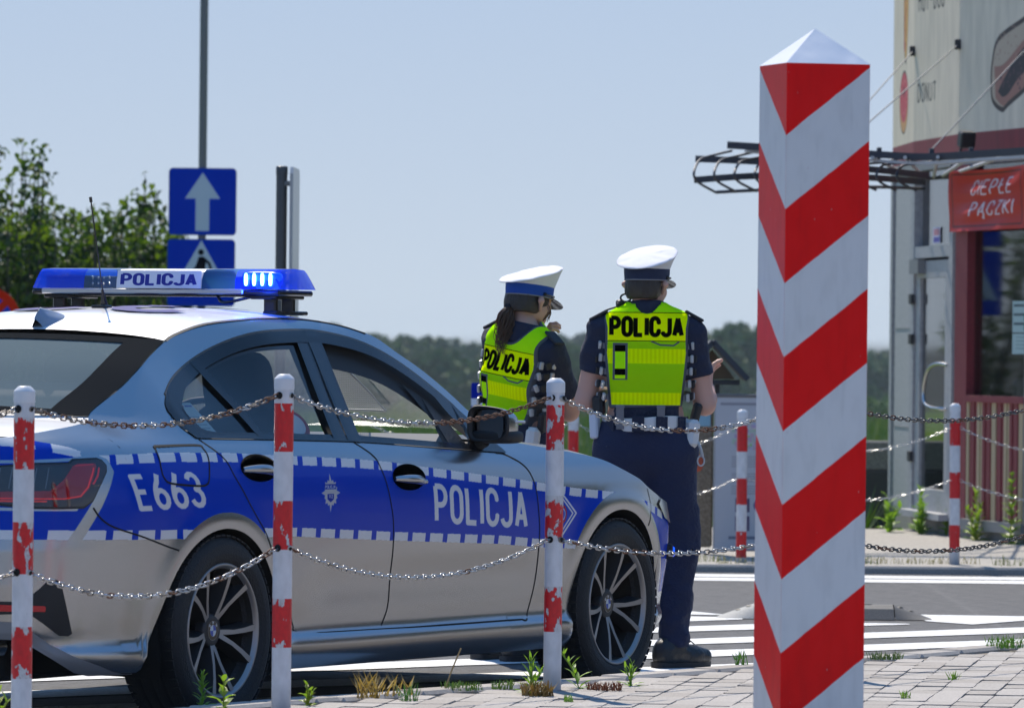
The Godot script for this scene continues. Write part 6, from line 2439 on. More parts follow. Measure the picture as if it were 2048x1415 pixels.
# ---------------------------------------------------------------- bollards and chains
func bollard_tex(sd: int, peel: float, top: float, h: float) -> ImageTexture:
	var c := Cv.new(160, 720, Color(0.80, 0.80, 0.81))
	var f1 := FastNoiseLite.new()
	f1.seed = sd; f1.frequency = 0.022; f1.fractal_octaves = 4
	var f2 := FastNoiseLite.new()
	f2.seed = sd + 50; f2.frequency = 0.08
	for y in 720:
		var z := h * (1.0 - (y + 0.5) / 720.0)
		for x in 160:
			var a := TAU * x / 160.0
			var q := Vector3(cos(a) * 26.0, y * 0.66, sin(a) * 26.0)
			var n := f1.get_noise_3dv(q * 1.6)
			var m := f2.get_noise_3dv(q)
			var col := Color(0.80, 0.80, 0.81).darkened(clampf(0.03 + 0.07 * n, 0.0, 0.2))
			if m > 0.7: col = col.darkened(0.15)
			for b in 3:
				var t := top - 0.093 - 0.312 * b
				var e := 0.006 * f1.get_noise_1d(x * 2.0 + b * 99.0)
				if z < t and z > t - 0.155:
					var d := minf(t - z, z - t + 0.155)
					# red film, torn along its edges and in patches
					var torn := n * 0.75 + m * 0.22 + peel - 0.3 * clampf(d / 0.03, 0.0, 1.0)
					if torn < 0.0:
						col = Color(0.80, 0.04, 0.075).darkened(clampf(0.1 * m + 0.05, 0.0, 0.2))
					elif torn < 0.05:
						col = Color(0.62, 0.55, 0.55)
					else:
						col = Color(0.74, 0.73, 0.73).darkened(clampf(0.2 * m, 0.0, 0.2))
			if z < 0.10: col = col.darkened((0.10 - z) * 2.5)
			c.px(x, y, col)
	return c.tex()

func bollard(label: String, at: Vector3, h: float, sd: int, peel: float, group: String, lean := Vector2.ZERO, holes := true) -> Node3D:
	var t := thing("bollard", label, "bollard", at, 0.0, group)
	t.rotation = Vector3(lean.y, sd * 0.7, lean.x)
	var m := mat(Color.WHITE, 0.42)
	m.albedo_texture = bollard_tex(sd, peel, h, h)
	var mb := MB.new()
	var r := 0.0312
	var p := PackedVector3Array()
	var uv := PackedVector2Array()
	for i in 13:
		var y := (h - 0.016) * i / 12.0
		for k in 25:
			var a := TAU * k / 24.0
			p.append(Vector3(cos(a) * r, y, sin(a) * r))
			uv.append(Vector2(k / 24.0, 1.0 - y / h))
	mb.grid(p, 25, uv, true)
	put("tube", mb, m, t)
	var cp := MB.new()
	cp.lathe(p2([0.0322, h - 0.05, 0.0325, h - 0.048, 0.0325, h - 0.017, 0.031, h - 0.013, 0.02, h - 0.002, 0.016, h, 0.0, h]), Transform3D(), 24)
	put("cap", cp, mat(lin(0.62, 0.62, 0.63), 0.4), t)
	return t

var link_mesh: ArrayMesh
const PITCH := 0.0285

func chain(label: String, a: Vector3, b: Vector3, sag: float, rust: Callable, group: String, joined := false, m3 := []) -> void:
	if link_mesh == null:
		var mb := MB.new()
		var ring := PackedVector3Array()
		for k in 14:
			var an := TAU * k / 14.0
			ring.append(Vector3(cos(an) * 0.0076 + signf(cos(an)) * 0.0094 if absf(cos(an)) > 0.05 else 0.0, sin(an) * 0.0076, 0))
		mb.tube(ring, 0.0027, 6, true)
		link_mesh = mb.mesh()
	var t := thing("chain", label, "chain", a, 0.0, group)
	var curve := PackedVector3Array()
	var nn := 80
	for i in nn + 1:
		var f := float(i) / nn
		curve.append(a.lerp(b, f) - Vector3(0, sag * 4.0 * f * (1.0 - f), 0))
	var tot := 0.0
	for i in nn: tot += curve[i].distance_to(curve[i + 1])
	var cnt := int(tot / PITCH)
	var st := tot / cnt
	var pos := 0.0
	var i := 0
	var mb2 := MB.new()
	for k in cnt:
		var want := (k + 0.5) * st
		while i < nn - 1 and pos + curve[i].distance_to(curve[i + 1]) < want:
			pos += curve[i].distance_to(curve[i + 1])
			i += 1
		var d := (curve[i + 1] - curve[i]).normalized()
		var p := curve[i] + d * (want - pos)
		var roll := (0.25 if k % 2 == 0 else 0.25 + PI / 2) + rng.randf_range(-0.25, 0.25)
		var x := d
		var z := x.cross(Vector3.UP).normalized()
		var y := z.cross(x)
		var bs := Basis(x, y, z) * Basis(Vector3.RIGHT, roll) * Basis(Vector3.BACK, rng.randf_range(-0.08, 0.08))
		var f := (k + 0.5) / cnt
		if joined:
			var ring := PackedVector3Array()
			for q in 8:
				var an := TAU * q / 8.0
				ring.append(p - a + bs * Vector3(cos(an) * 0.017, sin(an) * 0.0076, 0))
			mb2.tube(ring, 0.0021, 4, true)
		else:
			var o := put("link", link_mesh, m3[rust.call(f, rng.randf())], t)
			o.transform = Transform3D(bs, p - a)
	if joined:
		var o := put("links", mb2, m3[0], t)
		tag(o, "", "", "", "stuff")

func build_fence() -> void:
	rng.seed = 21
	var hole_m := mat(lin(0.006, 0.006, 0.006), 0.9)
	var zinc := mat(lin(0.42, 0.42, 0.42), 0.32, 0.9)
	var tarn := mat(lin(0.20, 0.18, 0.16), 0.45, 0.7)
	var rust := rough_mat(lin(0.05, 0.02, 0.01), lin(0.20, 0.075, 0.03), 0.75, 20.0, 0.1, 2.0, 0.2, 201)
	var steel := mat(lin(0.10, 0.095, 0.09), 0.4, 0.8)
	var m3 := [zinc, tarn, rust, steel]
	var B := [Vector3(-2.25, 0.12, -16.9), Vector3(-1.454, 0.12, -18.2), Vector3(-0.727, 0.12, -19.5), Vector3(0.15, 0.12, -21.0), Vector3(1.09, 0.12, -22.3), Vector3(2.15, 0.12, -23.9)]
	var H := [1.05, 1.05, 1.087, 1.075, 1.07, 1.06]
	var L := ["", "white bollard with torn red bands at the left edge before the tail lamp", "white bollard with red bands standing before the rear door of the police car", "white bollard with badly peeled red bands before the front wheel of the police car", "white bollard with red bands hidden behind the striped border post", ""]
	for k in range(1, 5):
		var o := bollard(L[k], B[k], H[k], 3 + k * 4, [0, 0.06, -0.06, 0.16, 0.0][k], "red and white bollards along the near kerb", Vector2([0, -0.001, 0.001, 0.004, 0][k], 0))
		# eyes where the chains enter
		for hz in [H[k] - 0.068, H[k] - 0.555]:
			for s in [[-0.5, 0.01], [0.9, 0.0065]]:
				var mb := MB.new()
				var an: float = s[0]
				var nrm := Vector3(sin(an), 0, cos(an))
				var c := Vector3(0, hz, 0) + nrm * 0.0306
				mb.lathe(p2([s[1], 0.0, s[1] + 0.002, 0.0016, s[1] - 0.001, 0.0022, 0.0, 0.0012]), Transform3D(Basis(nrm.cross(Vector3.UP).normalized(), nrm, Vector3.UP), c), 12)
				var e := put("chain_hole", mb, hole_m, o)
				e.rotation = -o.rotation
	var hole := func(k: int, up: bool, s: float) -> Vector3:
		return B[k] + Vector3(s * 0.02, H[k] - (0.068 if up else 0.555), 0.024)
	var browny := func(f: float, r: float) -> int: return 1 if r < 0.55 else 2 if r < 0.85 else 0
	var greyr := func(f: float, r: float) -> int: return (2 if r < 0.6 + f else 1) if f > 0.55 else (1 if r < 0.4 else 0)
	var zincy := func(f: float, r: float) -> int: return 2 if r < 0.07 else 1 if r < 0.16 else 0
	var darky := func(f: float, r: float) -> int: return 3 if r < 0.85 else 2
	var midr := func(f: float, r: float) -> int: return 2 if absf(f - 0.52) < 0.1 and r < 0.6 else 1 if r < 0.3 else 0
	var gr := "chains slung between the near bollards"
	chain("upper galvanised chain running off the left edge of the picture", hole.call(0, true, 1.0), hole.call(1, true, -1.0), 0.08, browny, gr, false, m3)
	chain("lower galvanised chain running off the left edge of the picture", hole.call(0, false, 1.0), hole.call(1, false, -1.0), 0.08, zincy, gr, false, m3)
	chain("upper brown chain across the rear side window of the police car", hole.call(1, true, 1.0), hole.call(2, true, -1.0), 0.072, browny, gr, false, m3)
	chain("lower shiny chain across the rear wheel of the police car", hole.call(1, false, 1.0), hole.call(2, false, -1.0), 0.11, zincy, gr, false, m3)
	chain("upper chain, rusty towards the door mirror, across the open front window", hole.call(2, true, 1.0), hole.call(3, true, -1.0), 0.088, greyr, gr, false, m3)
	chain("lower grey chain across the front door of the police car", hole.call(2, false, 1.0), hole.call(3, false, -1.0), 0.112, zincy, gr, false, m3)
	chain("upper chain with a few rusty links across the hips of the right officer", hole.call(3, true, 1.0), hole.call(4, true, -1.0), 0.115, midr, gr, false, m3)
	chain("lower chain across the front wheel of the police car", hole.call(3, false, 1.0), hole.call(4, false, -1.0), 0.062, zincy, gr, false, m3)
	chain("upper dark chain right of the striped border post", hole.call(4, true, 1.0), hole.call(5, true, -1.0), 0.08, darky, gr, false, m3)
	chain("lower dark chain right of the striped border post", hole.call(4, false, 1.0), hole.call(5, false, -1.0), 0.085, darky, gr, false, m3)
	# the far row beyond the road
	var F := [Vector3(-0.9, 0.038, -36.0), Vector3(0.367, 0.038, -36.0), Vector3(1.365, 0.038, -36.0), Vector3(2.625, 0.038, -36.0), Vector3(3.85, 0.038, -36.0)]
	var FL := ["", "far red and white bollard between the two officers beyond the road", "far red and white bollard in front of the white notice board", "far red and white bollard in front of the snack kiosk corner", ""]
	for k in range(1, 4):
		bollard(FL[k], F[k], [0, 0.86, 0.90, 0.95, 0][k], 40 + k * 5, -0.2, "red and white bollards along the far kerb", Vector2([0, 0, 0, 0.008, 0][k], 0))
	var gf := "chains slung between the far bollards"
	var fl := ["far upper chain behind the police car", "far lower chain behind the police car", "far upper chain behind the right officer", "far lower chain behind the legs of the right officer", "far upper chain in front of the kiosk door", "far lower chain in front of the kiosk door", "far upper chain in front of the striped kiosk panel", "far lower chain in front of the striped kiosk panel"]
	for k in range(0, 4):
		for u in 2:
			var ha := 0.81 if u == 0 else 0.5
			chain(fl[k * 2 + u], F[k] + Vector3(0.02, ha, 0.02), F[k + 1] + Vector3(-0.02, ha, 0.02), 0.15 if u == 0 else 0.13, zincy, gf, true, m3)

# ---------------------------------------------------------------- road signs
func plate(t: Node3D, called: String, c: Vector3, w: float, h: float, rad: float, tex: ImageTexture) -> void:
	var poly := PackedVector2Array()
	for q in [[1, 1, 0], [-1, 1, 90], [-1, -1, 180], [1, -1, 270]]:
		for k in 6:
			var a := deg_to_rad(q[2] + k * 18.0)
			poly.append(Vector2(q[0] * (w / 2 - rad) + cos(a) * rad, q[1] * (h / 2 - rad) + sin(a) * rad))
	var mb := MB.new()
	mb.prism(poly, c, Vector3.RIGHT, Vector3.UP, 0.012)
	for i in mb.uv.size(): mb.uv[i] = Vector2(mb.v[i].x - c.x, mb.v[i].y - c.y)
	for i in mb.uv.size(): mb.uv[i] = Vector2(0.5 + mb.uv[i].x / w, 0.5 - mb.uv[i].y / h)
	var m := mat(Color.WHITE, 0.5)
	m.metallic_specular = 0.15
	m.albedo_texture = tex
	put(called, mb, m, t)

func build_signs() -> void:
	var steel := mat(lin(0.16, 0.165, 0.17), 0.5, 0.7)
	var t := thing("road_sign", "blue one-way arrow sign and blue pedestrian crossing sign on one tall grey pole", "road sign", Vector3(-2.553, -0.14, -50.0))
	var mb := MB.new()
	mb.tube(pts([0, 0, 0, 0, 5.6, 0]), 0.034, 14)
	for y in [2.55, 2.2, 1.95]: mb.lathe(p2([0.034, y + 0.0, 0.045, y, 0.045, y + 0.03, 0.034, y + 0.03]), Transform3D(Basis(), Vector3(0, 0.14, 0)), 14)
	put("pole", mb, steel, t)
	var blue := Color(0.0, 0.20, 0.70)
	var edge := Color(0.12, 0.28, 0.6)
	var wht := Color(0.72, 0.75, 0.82)
	var c := Cv.new(256, 256, blue)
	for e in [[0, 0, 256, 5], [0, 251, 256, 256], [0, 0, 5, 256], [251, 0, 256, 256]]: c.rect(e[0], e[1], e[2], e[3], edge)
	c.poly(p2([128, 17, 195, 117, 154, 117, 154, 240, 102, 240, 102, 117, 61, 117]), wht)
	plate(t, "arrow_plate", Vector3(0.005, 2.45 + 0.14, 0.05), 0.555, 0.55, 0.035, c.tex())
	var d := Cv.new(256, 256, blue)
	for e in [[0, 0, 256, 5], [0, 251, 256, 256], [0, 0, 5, 256], [251, 0, 256, 256]]: d.rect(e[0], e[1], e[2], e[3], edge)
	d.poly(p2([128, 4, 236, 196, 20, 196]), wht)
	var k := Color(0.02, 0.03, 0.08)
	d.ell(127, 50, 11, 11, k)
	d.poly(p2([118, 68, 136, 66, 146, 88, 142, 120, 114, 120]), k)
	d.line(p2([122, 74, 112, 104, 98, 122]), 5, k)
	d.line(p2([138, 74, 158, 92, 166, 118]), 5, k)
	d.line(p2([120, 116, 112, 150, 90, 184]), 8, k)
	d.line(p2([136, 116, 146, 150, 160, 184]), 8, k)
	for q in 4: d.rect(50 + q * 42, 188, 72 + q * 42, 195, k)
	plate(t, "crossing_plate", Vector3(-0.001, 1.868 + 0.14, 0.05), 0.555, 0.55, 0.035, d.tex())
	# second pole, its round sign seen edge on
	var t2 := thing("road_sign", "dark grey pole with a sign seen edge-on right of the arrow sign", "road sign", Vector3(-1.408, 0.07, -37.0))
	var sc := 37.0 / 34.0
	var p := MB.new()
	p.tube(pts([0, 0, 0, 0, 2.3, 0]), 0.034, 16)
	p.lathe(p2([0.0, 2.305, 0.03, 2.305, 0.036, 2.3, 0.036, 2.255, 0.034, 2.25]), Transform3D(), 16)
	put("pole", p, mat(lin(0.07, 0.075, 0.08), 0.45, 0.5), t2)
	var dsc := MB.new()
	var cp := PackedVector2Array()
	for q in [Vector2(0.03, -0.6), Vector2(0.6, -0.6), Vector2(0.6, 0.28), Vector2(0.56, 0.32), Vector2(0.0, 0.32), Vector2(-0.04, 0.28), Vector2(-0.04, -0.56)]: cp.append(q)
	dsc.prism(cp, Vector3(0.052, 1.98, 0.02), Vector3(0.028, 0, -1).normalized(), Vector3.UP, 0.02)
	put("sign_plate", dsc, mat(lin(0.33, 0.34, 0.35), 0.3, 0.6), t2)
	var br := MB.new()
	for y in [2.2, 1.6]: br.box(Vector3(0.04, y, 0.0), Vector3(0.05, 0.03, 0.06), Basis(), 0.004)
	put("bracket", br, steel, t2)
	# no stopping sign at the left edge
	var t3 := thing("road_sign", "round orange-red and blue no stopping sign at the left edge behind the car roof", "road sign", Vector3(-4.312, -0.14, -50.0))
	var q := MB.new()
	q.tube(pts([0, 0, -0.04, 0, 1.8, -0.04]), 0.03, 12)
	put("pole", q, steel, t3)
	var s := Cv.new(256, 256, Color(0.8, 0.16, 0.04))
	s.ell(128, 128, 96, 96, Color(0.05, 0.25, 0.75))
	s.line(p2([60, 60, 196, 196]), 13, Color(0.8, 0.16, 0.04))
	s.line(p2([60, 196, 196, 60]), 13, Color(0.8, 0.16, 0.04))
	plate(t3, "disc", Vector3(0, 1.45 + 0.14, 0.0), 0.575, 0.575, 0.287, s.tex())
	# small blue board behind the left officer
	var t4 := thing("blue_board", "small blue board with a pale band just left of the left officer", "sign", Vector3(-0.165, 0.09, -36.2))
	var e := Cv.new(64, 128, Color(0.02, 0.12, 0.55))
	e.rect(0, 50, 64, 74, Color(0.75, 0.78, 0.82))
	plate(t4, "panel", Vector3(0, 0.87, 0.0), 0.15, 0.24, 0.01, e.tex())
	var w := MB.new()
	w.tube(pts([0, 0, -0.02, 0, 0.95, -0.02]), 0.018, 8)
	put("stake", w, steel, t4)

# ---------------------------------------------------------------- people
class Field:
	var lo: Vector3
	var h: float
	var nx: int
	var ny: int
	var nz: int
	var f := PackedFloat32Array()

	func _init(a: Vector3, b: Vector3, cell: float) -> void:
		lo = a
		h = cell
		nx = int((b.x - a.x) / h) + 2
		ny = int((b.y - a.y) / h) + 2
		nz = int((b.z - a.z) / h) + 2
		f.resize(nx * ny * nz)
		f.fill(1.0)

	# tapered capsule joined by a smooth minimum; sq flattens it along z of basis q
	func bone(a: Vector3, b: Vector3, ra: float, rb: float, k := 0.03, sq := 1.0, ax := Vector3.BACK) -> void:
		var m := maxf(ra, rb) * maxf(1.0, sq) + k + h * 2.0
		var i0 := maxi(int((minf(a.x, b.x) - m - lo.x) / h), 0)
		var i1 := mini(int((maxf(a.x, b.x) + m - lo.x) / h) + 1, nx - 1)
		var j0 := maxi(int((minf(a.y, b.y) - m - lo.y) / h), 0)
		var j1 := mini(int((maxf(a.y, b.y) + m - lo.y) / h) + 1, ny - 1)
		var k0 := maxi(int((minf(a.z, b.z) - m - lo.z) / h), 0)
		var k1 := mini(int((maxf(a.z, b.z) + m - lo.z) / h) + 1, nz - 1)
		var ab := b - a
		var l2 := maxf(ab.length_squared(), 1e-9)
		var st := 1.0 / sq - 1.0
		for kk in range(k0, k1 + 1):
			for j in range(j0, j1 + 1):
				var o := (kk * ny + j) * nx
				var py := lo.y + j * h
				var pz := lo.z + kk * h
				for i in range(i0, i1 + 1):
					var p := Vector3(lo.x + i * h, py, pz) - a
					var t := clampf(p.dot(ab) / l2, 0.0, 1.0)
					var r := p - ab * t
					if st != 0.0: r += ax * (r.dot(ax) * st)
					var d := (r.length() - lerpf(ra, rb, t)) * (1.0 if sq >= 1.0 else 0.5 + 0.5 * sq)
					var c := f[o + i]
					if d < c + k:
						var e := maxf(k - absf(c - d), 0.0) / k
						f[o + i] = minf(c, d) - e * e * k * 0.25

	# fn(point, value) -> value, on the nodes near the surface
	func shape(fn: Callable, near := 0.06) -> void:
		for kk in nz:
			for j in ny:
				var o := (kk * ny + j) * nx
				for i in nx:
					if f[o + i] < near:
						f[o + i] = fn.call(lo + Vector3(i, j, kk) * h, f[o + i])

	func at(p: Vector3) -> float:
		var q := (p - lo) / h
		var i := clampi(int(q.x), 0, nx - 2)
		var j := clampi(int(q.y), 0, ny - 2)
		var k := clampi(int(q.z), 0, nz - 2)
		var u := q - Vector3(i, j, k)
		var o := (k * ny + j) * nx + i
		var s := nx * ny
		var a := lerpf(lerpf(f[o], f[o + 1], u.x), lerpf(f[o + nx], f[o + nx + 1], u.x), u.y)
		var b := lerpf(lerpf(f[o + s], f[o + s + 1], u.x), lerpf(f[o + s + nx], f[o + s + nx + 1], u.x), u.y)
		return lerpf(a, b, u.z)

	# surface nets
	func mesh_into(mb, uvf = null) -> void:
		var s := nx * ny
		var offs := [0, 1, nx, nx + 1, s, s + 1, s + nx, s + nx + 1]
		var ed := [[0, 1], [2, 3], [4, 5], [6, 7], [0, 2], [1, 3], [4, 6], [5, 7], [0, 4], [1, 5], [2, 6], [3, 7]]
		var cell := {}
		var lim := h * 2.0
		for k in nz - 1:
			for j in ny - 1:
				var o := (k * ny + j) * nx
				for i in nx - 1:
					var f0 := f[o + i]
					if f0 > lim or f0 < -lim: continue
					var mask := 0
					for c in 8:
						if f[o + i + offs[c]] < 0.0: mask |= 1 << c
					if mask == 0 or mask == 255: continue
					var acc := Vector3.ZERO
					var cnt := 0
					for e in ed:
						var a: int = e[0]
						var b: int = e[1]
						if ((mask >> a) & 1) != ((mask >> b) & 1):
							var fa := f[o + i + offs[a]]
							var fb := f[o + i + offs[b]]
							var t := fa / (fa - fb)
							acc += Vector3(a & 1, (a >> 1) & 1, a >> 2).lerp(Vector3(b & 1, (b >> 1) & 1, b >> 2), t)
							cnt += 1
					var p := lo + (Vector3(i, j, k) + acc / cnt) * h
					var g := h * 0.9
					var n := Vector3(at(p + Vector3(g, 0, 0)) - at(p - Vector3(g, 0, 0)), at(p + Vector3(0, g, 0)) - at(p - Vector3(0, g, 0)), at(p + Vector3(0, 0, g)) - at(p - Vector3(0, 0, g))).normalized()
					cell[o + i] = mb.vert(p, n, uvf.call(p, n) if uvf != null else Vector2(p.x, p.y))
		for c in cell:
			var f0 := f[c]
			# an edge from this node along each axis, shared by four cells
			for ax in 3:
				var st: int = [1, nx, s][ax]
				var u: int = [nx, s, 1][ax]
				var w: int = [s, 1, nx][ax]
				if (f0 < 0.0) != (f[c + st] < 0.0):
					if cell.has(c - u) and cell.has(c - w) and cell.has(c - u - w):
						var q0: int = cell[c]
						var q1: int = cell[c - u]
						var q2: int = cell[c - u - w]
						var q3: int = cell[c - w]
						mb.face(q0, q1, q2)
						mb.face(q0, q2, q3)

func hand_bones(L: Array, w: Vector3, dir: Vector3, pn: Vector3, thumb: float, curl: float) -> void:
	dir = dir.normalized()
	var ac := dir.cross(pn).normalized()
	pn = ac.cross(dir).normalized()
	for k in 4:
		var off: float = [-0.03, -0.01, 0.01, 0.029][k] * thumb
		var len: float = [0.07, 0.078, 0.072, 0.056][k]
		var kn: Vector3 = w + dir * [0.084, 0.09, 0.087, 0.08][k] + ac * off
		L.append([w + ac * off * 0.6, kn, 0.013, 0.011, 0.012])
		var p := kn
		var d := dir
		for s in 3:
			d = d.rotated(ac, -curl * [0.75, 1.0, 0.7][s] * (1.0 + 0.07 * k))
			var q: Vector3 = p + d * len * [0.46, 0.31, 0.23][s]
			L.append([p, q, [0.0092, 0.0085, 0.0078][s], [0.0086, 0.008, 0.0068][s], 0.004])
			p = q
	var b := w + dir * 0.022 - ac * 0.026 * thumb
	var m := b + (dir * 0.62 - ac * 0.7 * thumb + pn * 0.25).normalized() * 0.044
	L.append([w + dir * 0.01, b, 0.015, 0.014, 0.012])
	L.append([b, m, 0.0125, 0.0105, 0.008])
	var m2 := m + (dir * 0.85 - ac * 0.2 * thumb + pn * (0.3 + curl * 0.4)).normalized() * 0.032
	L.append([m, m2, 0.0098, 0.0088, 0.004])
	L.append([m2, m2 + (dir * 0.8 + ac * 0.15 * thumb + pn * 0.45).normalized() * 0.024, 0.0088, 0.0072, 0.004])

func head_bones(H: Transform3D) -> Array:
	# head frame: origin at the middle of the skull, looking along -z
	var L := []
	var P := func(x: float, y: float, z: float) -> Vector3: return H * Vector3(x, y, z)
	L.append([P.call(0, 0.03, 0.026), P.call(0, 0.03, -0.035), 0.076, 0.073, 0.03])
	L.append([P.call(-0.02, -0.03, -0.045), P.call(0.02, -0.03, -0.045), 0.05, 0.05, 0.03])
	L.append([P.call(-0.035, -0.05, -0.02), P.call(-0.014, -0.095, -0.075), 0.034, 0.02, 0.025])
	L.append([P.call(0.035, -0.05, -0.02), P.call(0.014, -0.095, -0.075), 0.034, 0.02, 0.025])
	L.append([P.call(-0.008, -0.098, -0.082), P.call(0.008, -0.098, -0.082), 0.018, 0.018, 0.015])
	L.append([P.call(0, 0.005, -0.098), P.call(0, -0.03, -0.116), 0.009, 0.012, 0.012])
	L.append([P.call(-0.01, -0.034, -0.106), P.call(0.01, -0.034, -0.106), 0.008, 0.008, 0.006])
	L.append([P.call(-0.018, -0.062, -0.094), P.call(0.018, -0.062, -0.094), 0.008, 0.008, 0.006])
	L.append([P.call(-0.016, -0.072, -0.093), P.call(0.016, -0.072, -0.093), 0.0085, 0.0085, 0.005])
	for s in [-1.0, 1.0]:
		L.append([P.call(s * 0.045, 0.022, -0.085), P.call(s * 0.018, 0.026, -0.097), 0.009, 0.010, 0.01])
		L.append([P.call(s * 0.04, -0.02, -0.075), P.call(s * 0.05, -0.025, -0.06), 0.02, 0.02, 0.02])
		L.append([P.call(s * 0.084, 0.024, 0.008), P.call(s * 0.100, 0.006, 0.02), 0.011, 0.014, 0.006])
		L.append([P.call(s * 0.100, 0.006, 0.02), P.call(s * 0.080, -0.034, 0.002), 0.012, 0.007, 0.006])
	return L

func cap_hat(root: Node3D, H: Transform3D, band_c: Color, crown_m: Material, seed_: int) -> void:
	# peaked cap: band, flared side and a broad flat top raised at the front
	var hat := Node3D.new()
	hat.name = "peaked_cap"
	root.add_child(hat, true)
	hat.transform = H
	var band := MB.new()
	band.lathe(p2([0.0875, 0.0, 0.0905, 0.001, 0.0925, 0.024, 0.0935, 0.05, 0.09, 0.051]), Transform3D(), 40, 0.97, 1.2)
	var bm := mat(band_c, 0.8)
	bm.rim_enabled = true
	bm.rim = 0.3
	put("cap_band", band, bm, hat)
	var piping := MB.new()
	piping.lathe(p2([0.0905, -0.002, 0.0925, 0.0, 0.0915, 0.003]), Transform3D(), 40, 0.97, 1.2)
	put("band_piping", piping, mat(lin(0.18, 0.18, 0.2), 0.6), hat)
	var fn := FastNoiseLite.new()
	fn.seed = seed_
	fn.frequency = 9.0
	var cr := MB.new()
	var p := PackedVector3Array()
	var rows := [[0.0925, 0.046, 0.0], [0.0945, 0.050, 0.05], [0.102, 0.057, 0.35], [0.114, 0.065, 0.78], [0.1215, 0.071, 0.97], [0.1225, 0.074, 1.0], [0.1205, 0.077, 1.0], [0.113, 0.0795, 1.0], [0.09, 0.0825, 1.0], [0.055, 0.0855, 1.0], [0.02, 0.087, 1.0], [0.0, 0.087, 1.0]]
	for r in rows:
		for k in 49:
			var a := TAU * k / 48.0
			var x: float = cos(a) * r[0] * 0.985
			var z: float = sin(a) * r[0] * (1.2 - 0.08 * r[2])
			var tilt: float = r[2] * (-z * 0.37 + 0.020)
			var wr: float = fn.get_noise_3d(x * 0.8, r[1] * 2.2, z * 1.7) * 0.006 * (1.0 if r[2] > 0.2 and r[0] > 0.03 else 0.0)
			p.append(Vector3(x, r[1] + tilt + wr, z))
	cr.grid(p, 49, PackedVector2Array(), true)
	put("white_cover", cr, crown_m, hat)
	var seam_mb := MB.new()
	var sl := PackedVector3Array()
	for k in 48:
		var a := TAU * k / 48.0
		sl.append(Vector3(cos(a) * 0.1222 * 0.985, 0.0745 + (-sin(a) * 0.1222 * 1.12 * 0.37 + 0.020), sin(a) * 0.1222 * 1.12))
	seam_mb.tube(sl, 0.0016, 5, true)
	put("cover_seam", seam_mb, crown_m, hat)
	var vis := MB.new()
	var vp := PackedVector3Array()
	for i in 7:
		var f := i / 6.0
		for k in 21:
			var a := PI + PI * lerpf(0.12, 0.88, k / 20.0)
			var r := 0.09 + 0.052 * f * pow(sin(PI * k / 20.0), 0.6)
			vp.append(Vector3(cos(a) * r * 0.97, 0.004 - 0.036 * f * sin(PI * k / 20.0), sin(a) * r * 1.2))
	vis.grid(vp, 21)
	var vm := mat(lin(0.01, 0.01, 0.011), 0.15)
	put("peak", vis, vm, hat)
	var st := MB.new()
	var sp := PackedVector3Array()
	for k in 13:
		var a := PI + PI * k / 12.0
		sp.append(Vector3(cos(a) * 0.0945 * 0.97, 0.01, sin(a) * 0.0945 * 1.2))
	st.tube(sp, 0.005, 6)
	for s in [-1.0, 1.0]: st.soft(Vector3(s * 0.092, 0.012, 0.0), Vector3(0.012, 0.014, 0.014))
	put("chin_strap", st, vm, hat)
	var badge := MB.new()
	badge.soft(Vector3(0, 0.075, -0.118), Vector3(0.04, 0.045, 0.012))
	put("cap_badge", badge, mat(lin(0.5, 0.5, 0.52), 0.3, 0.9), hat)

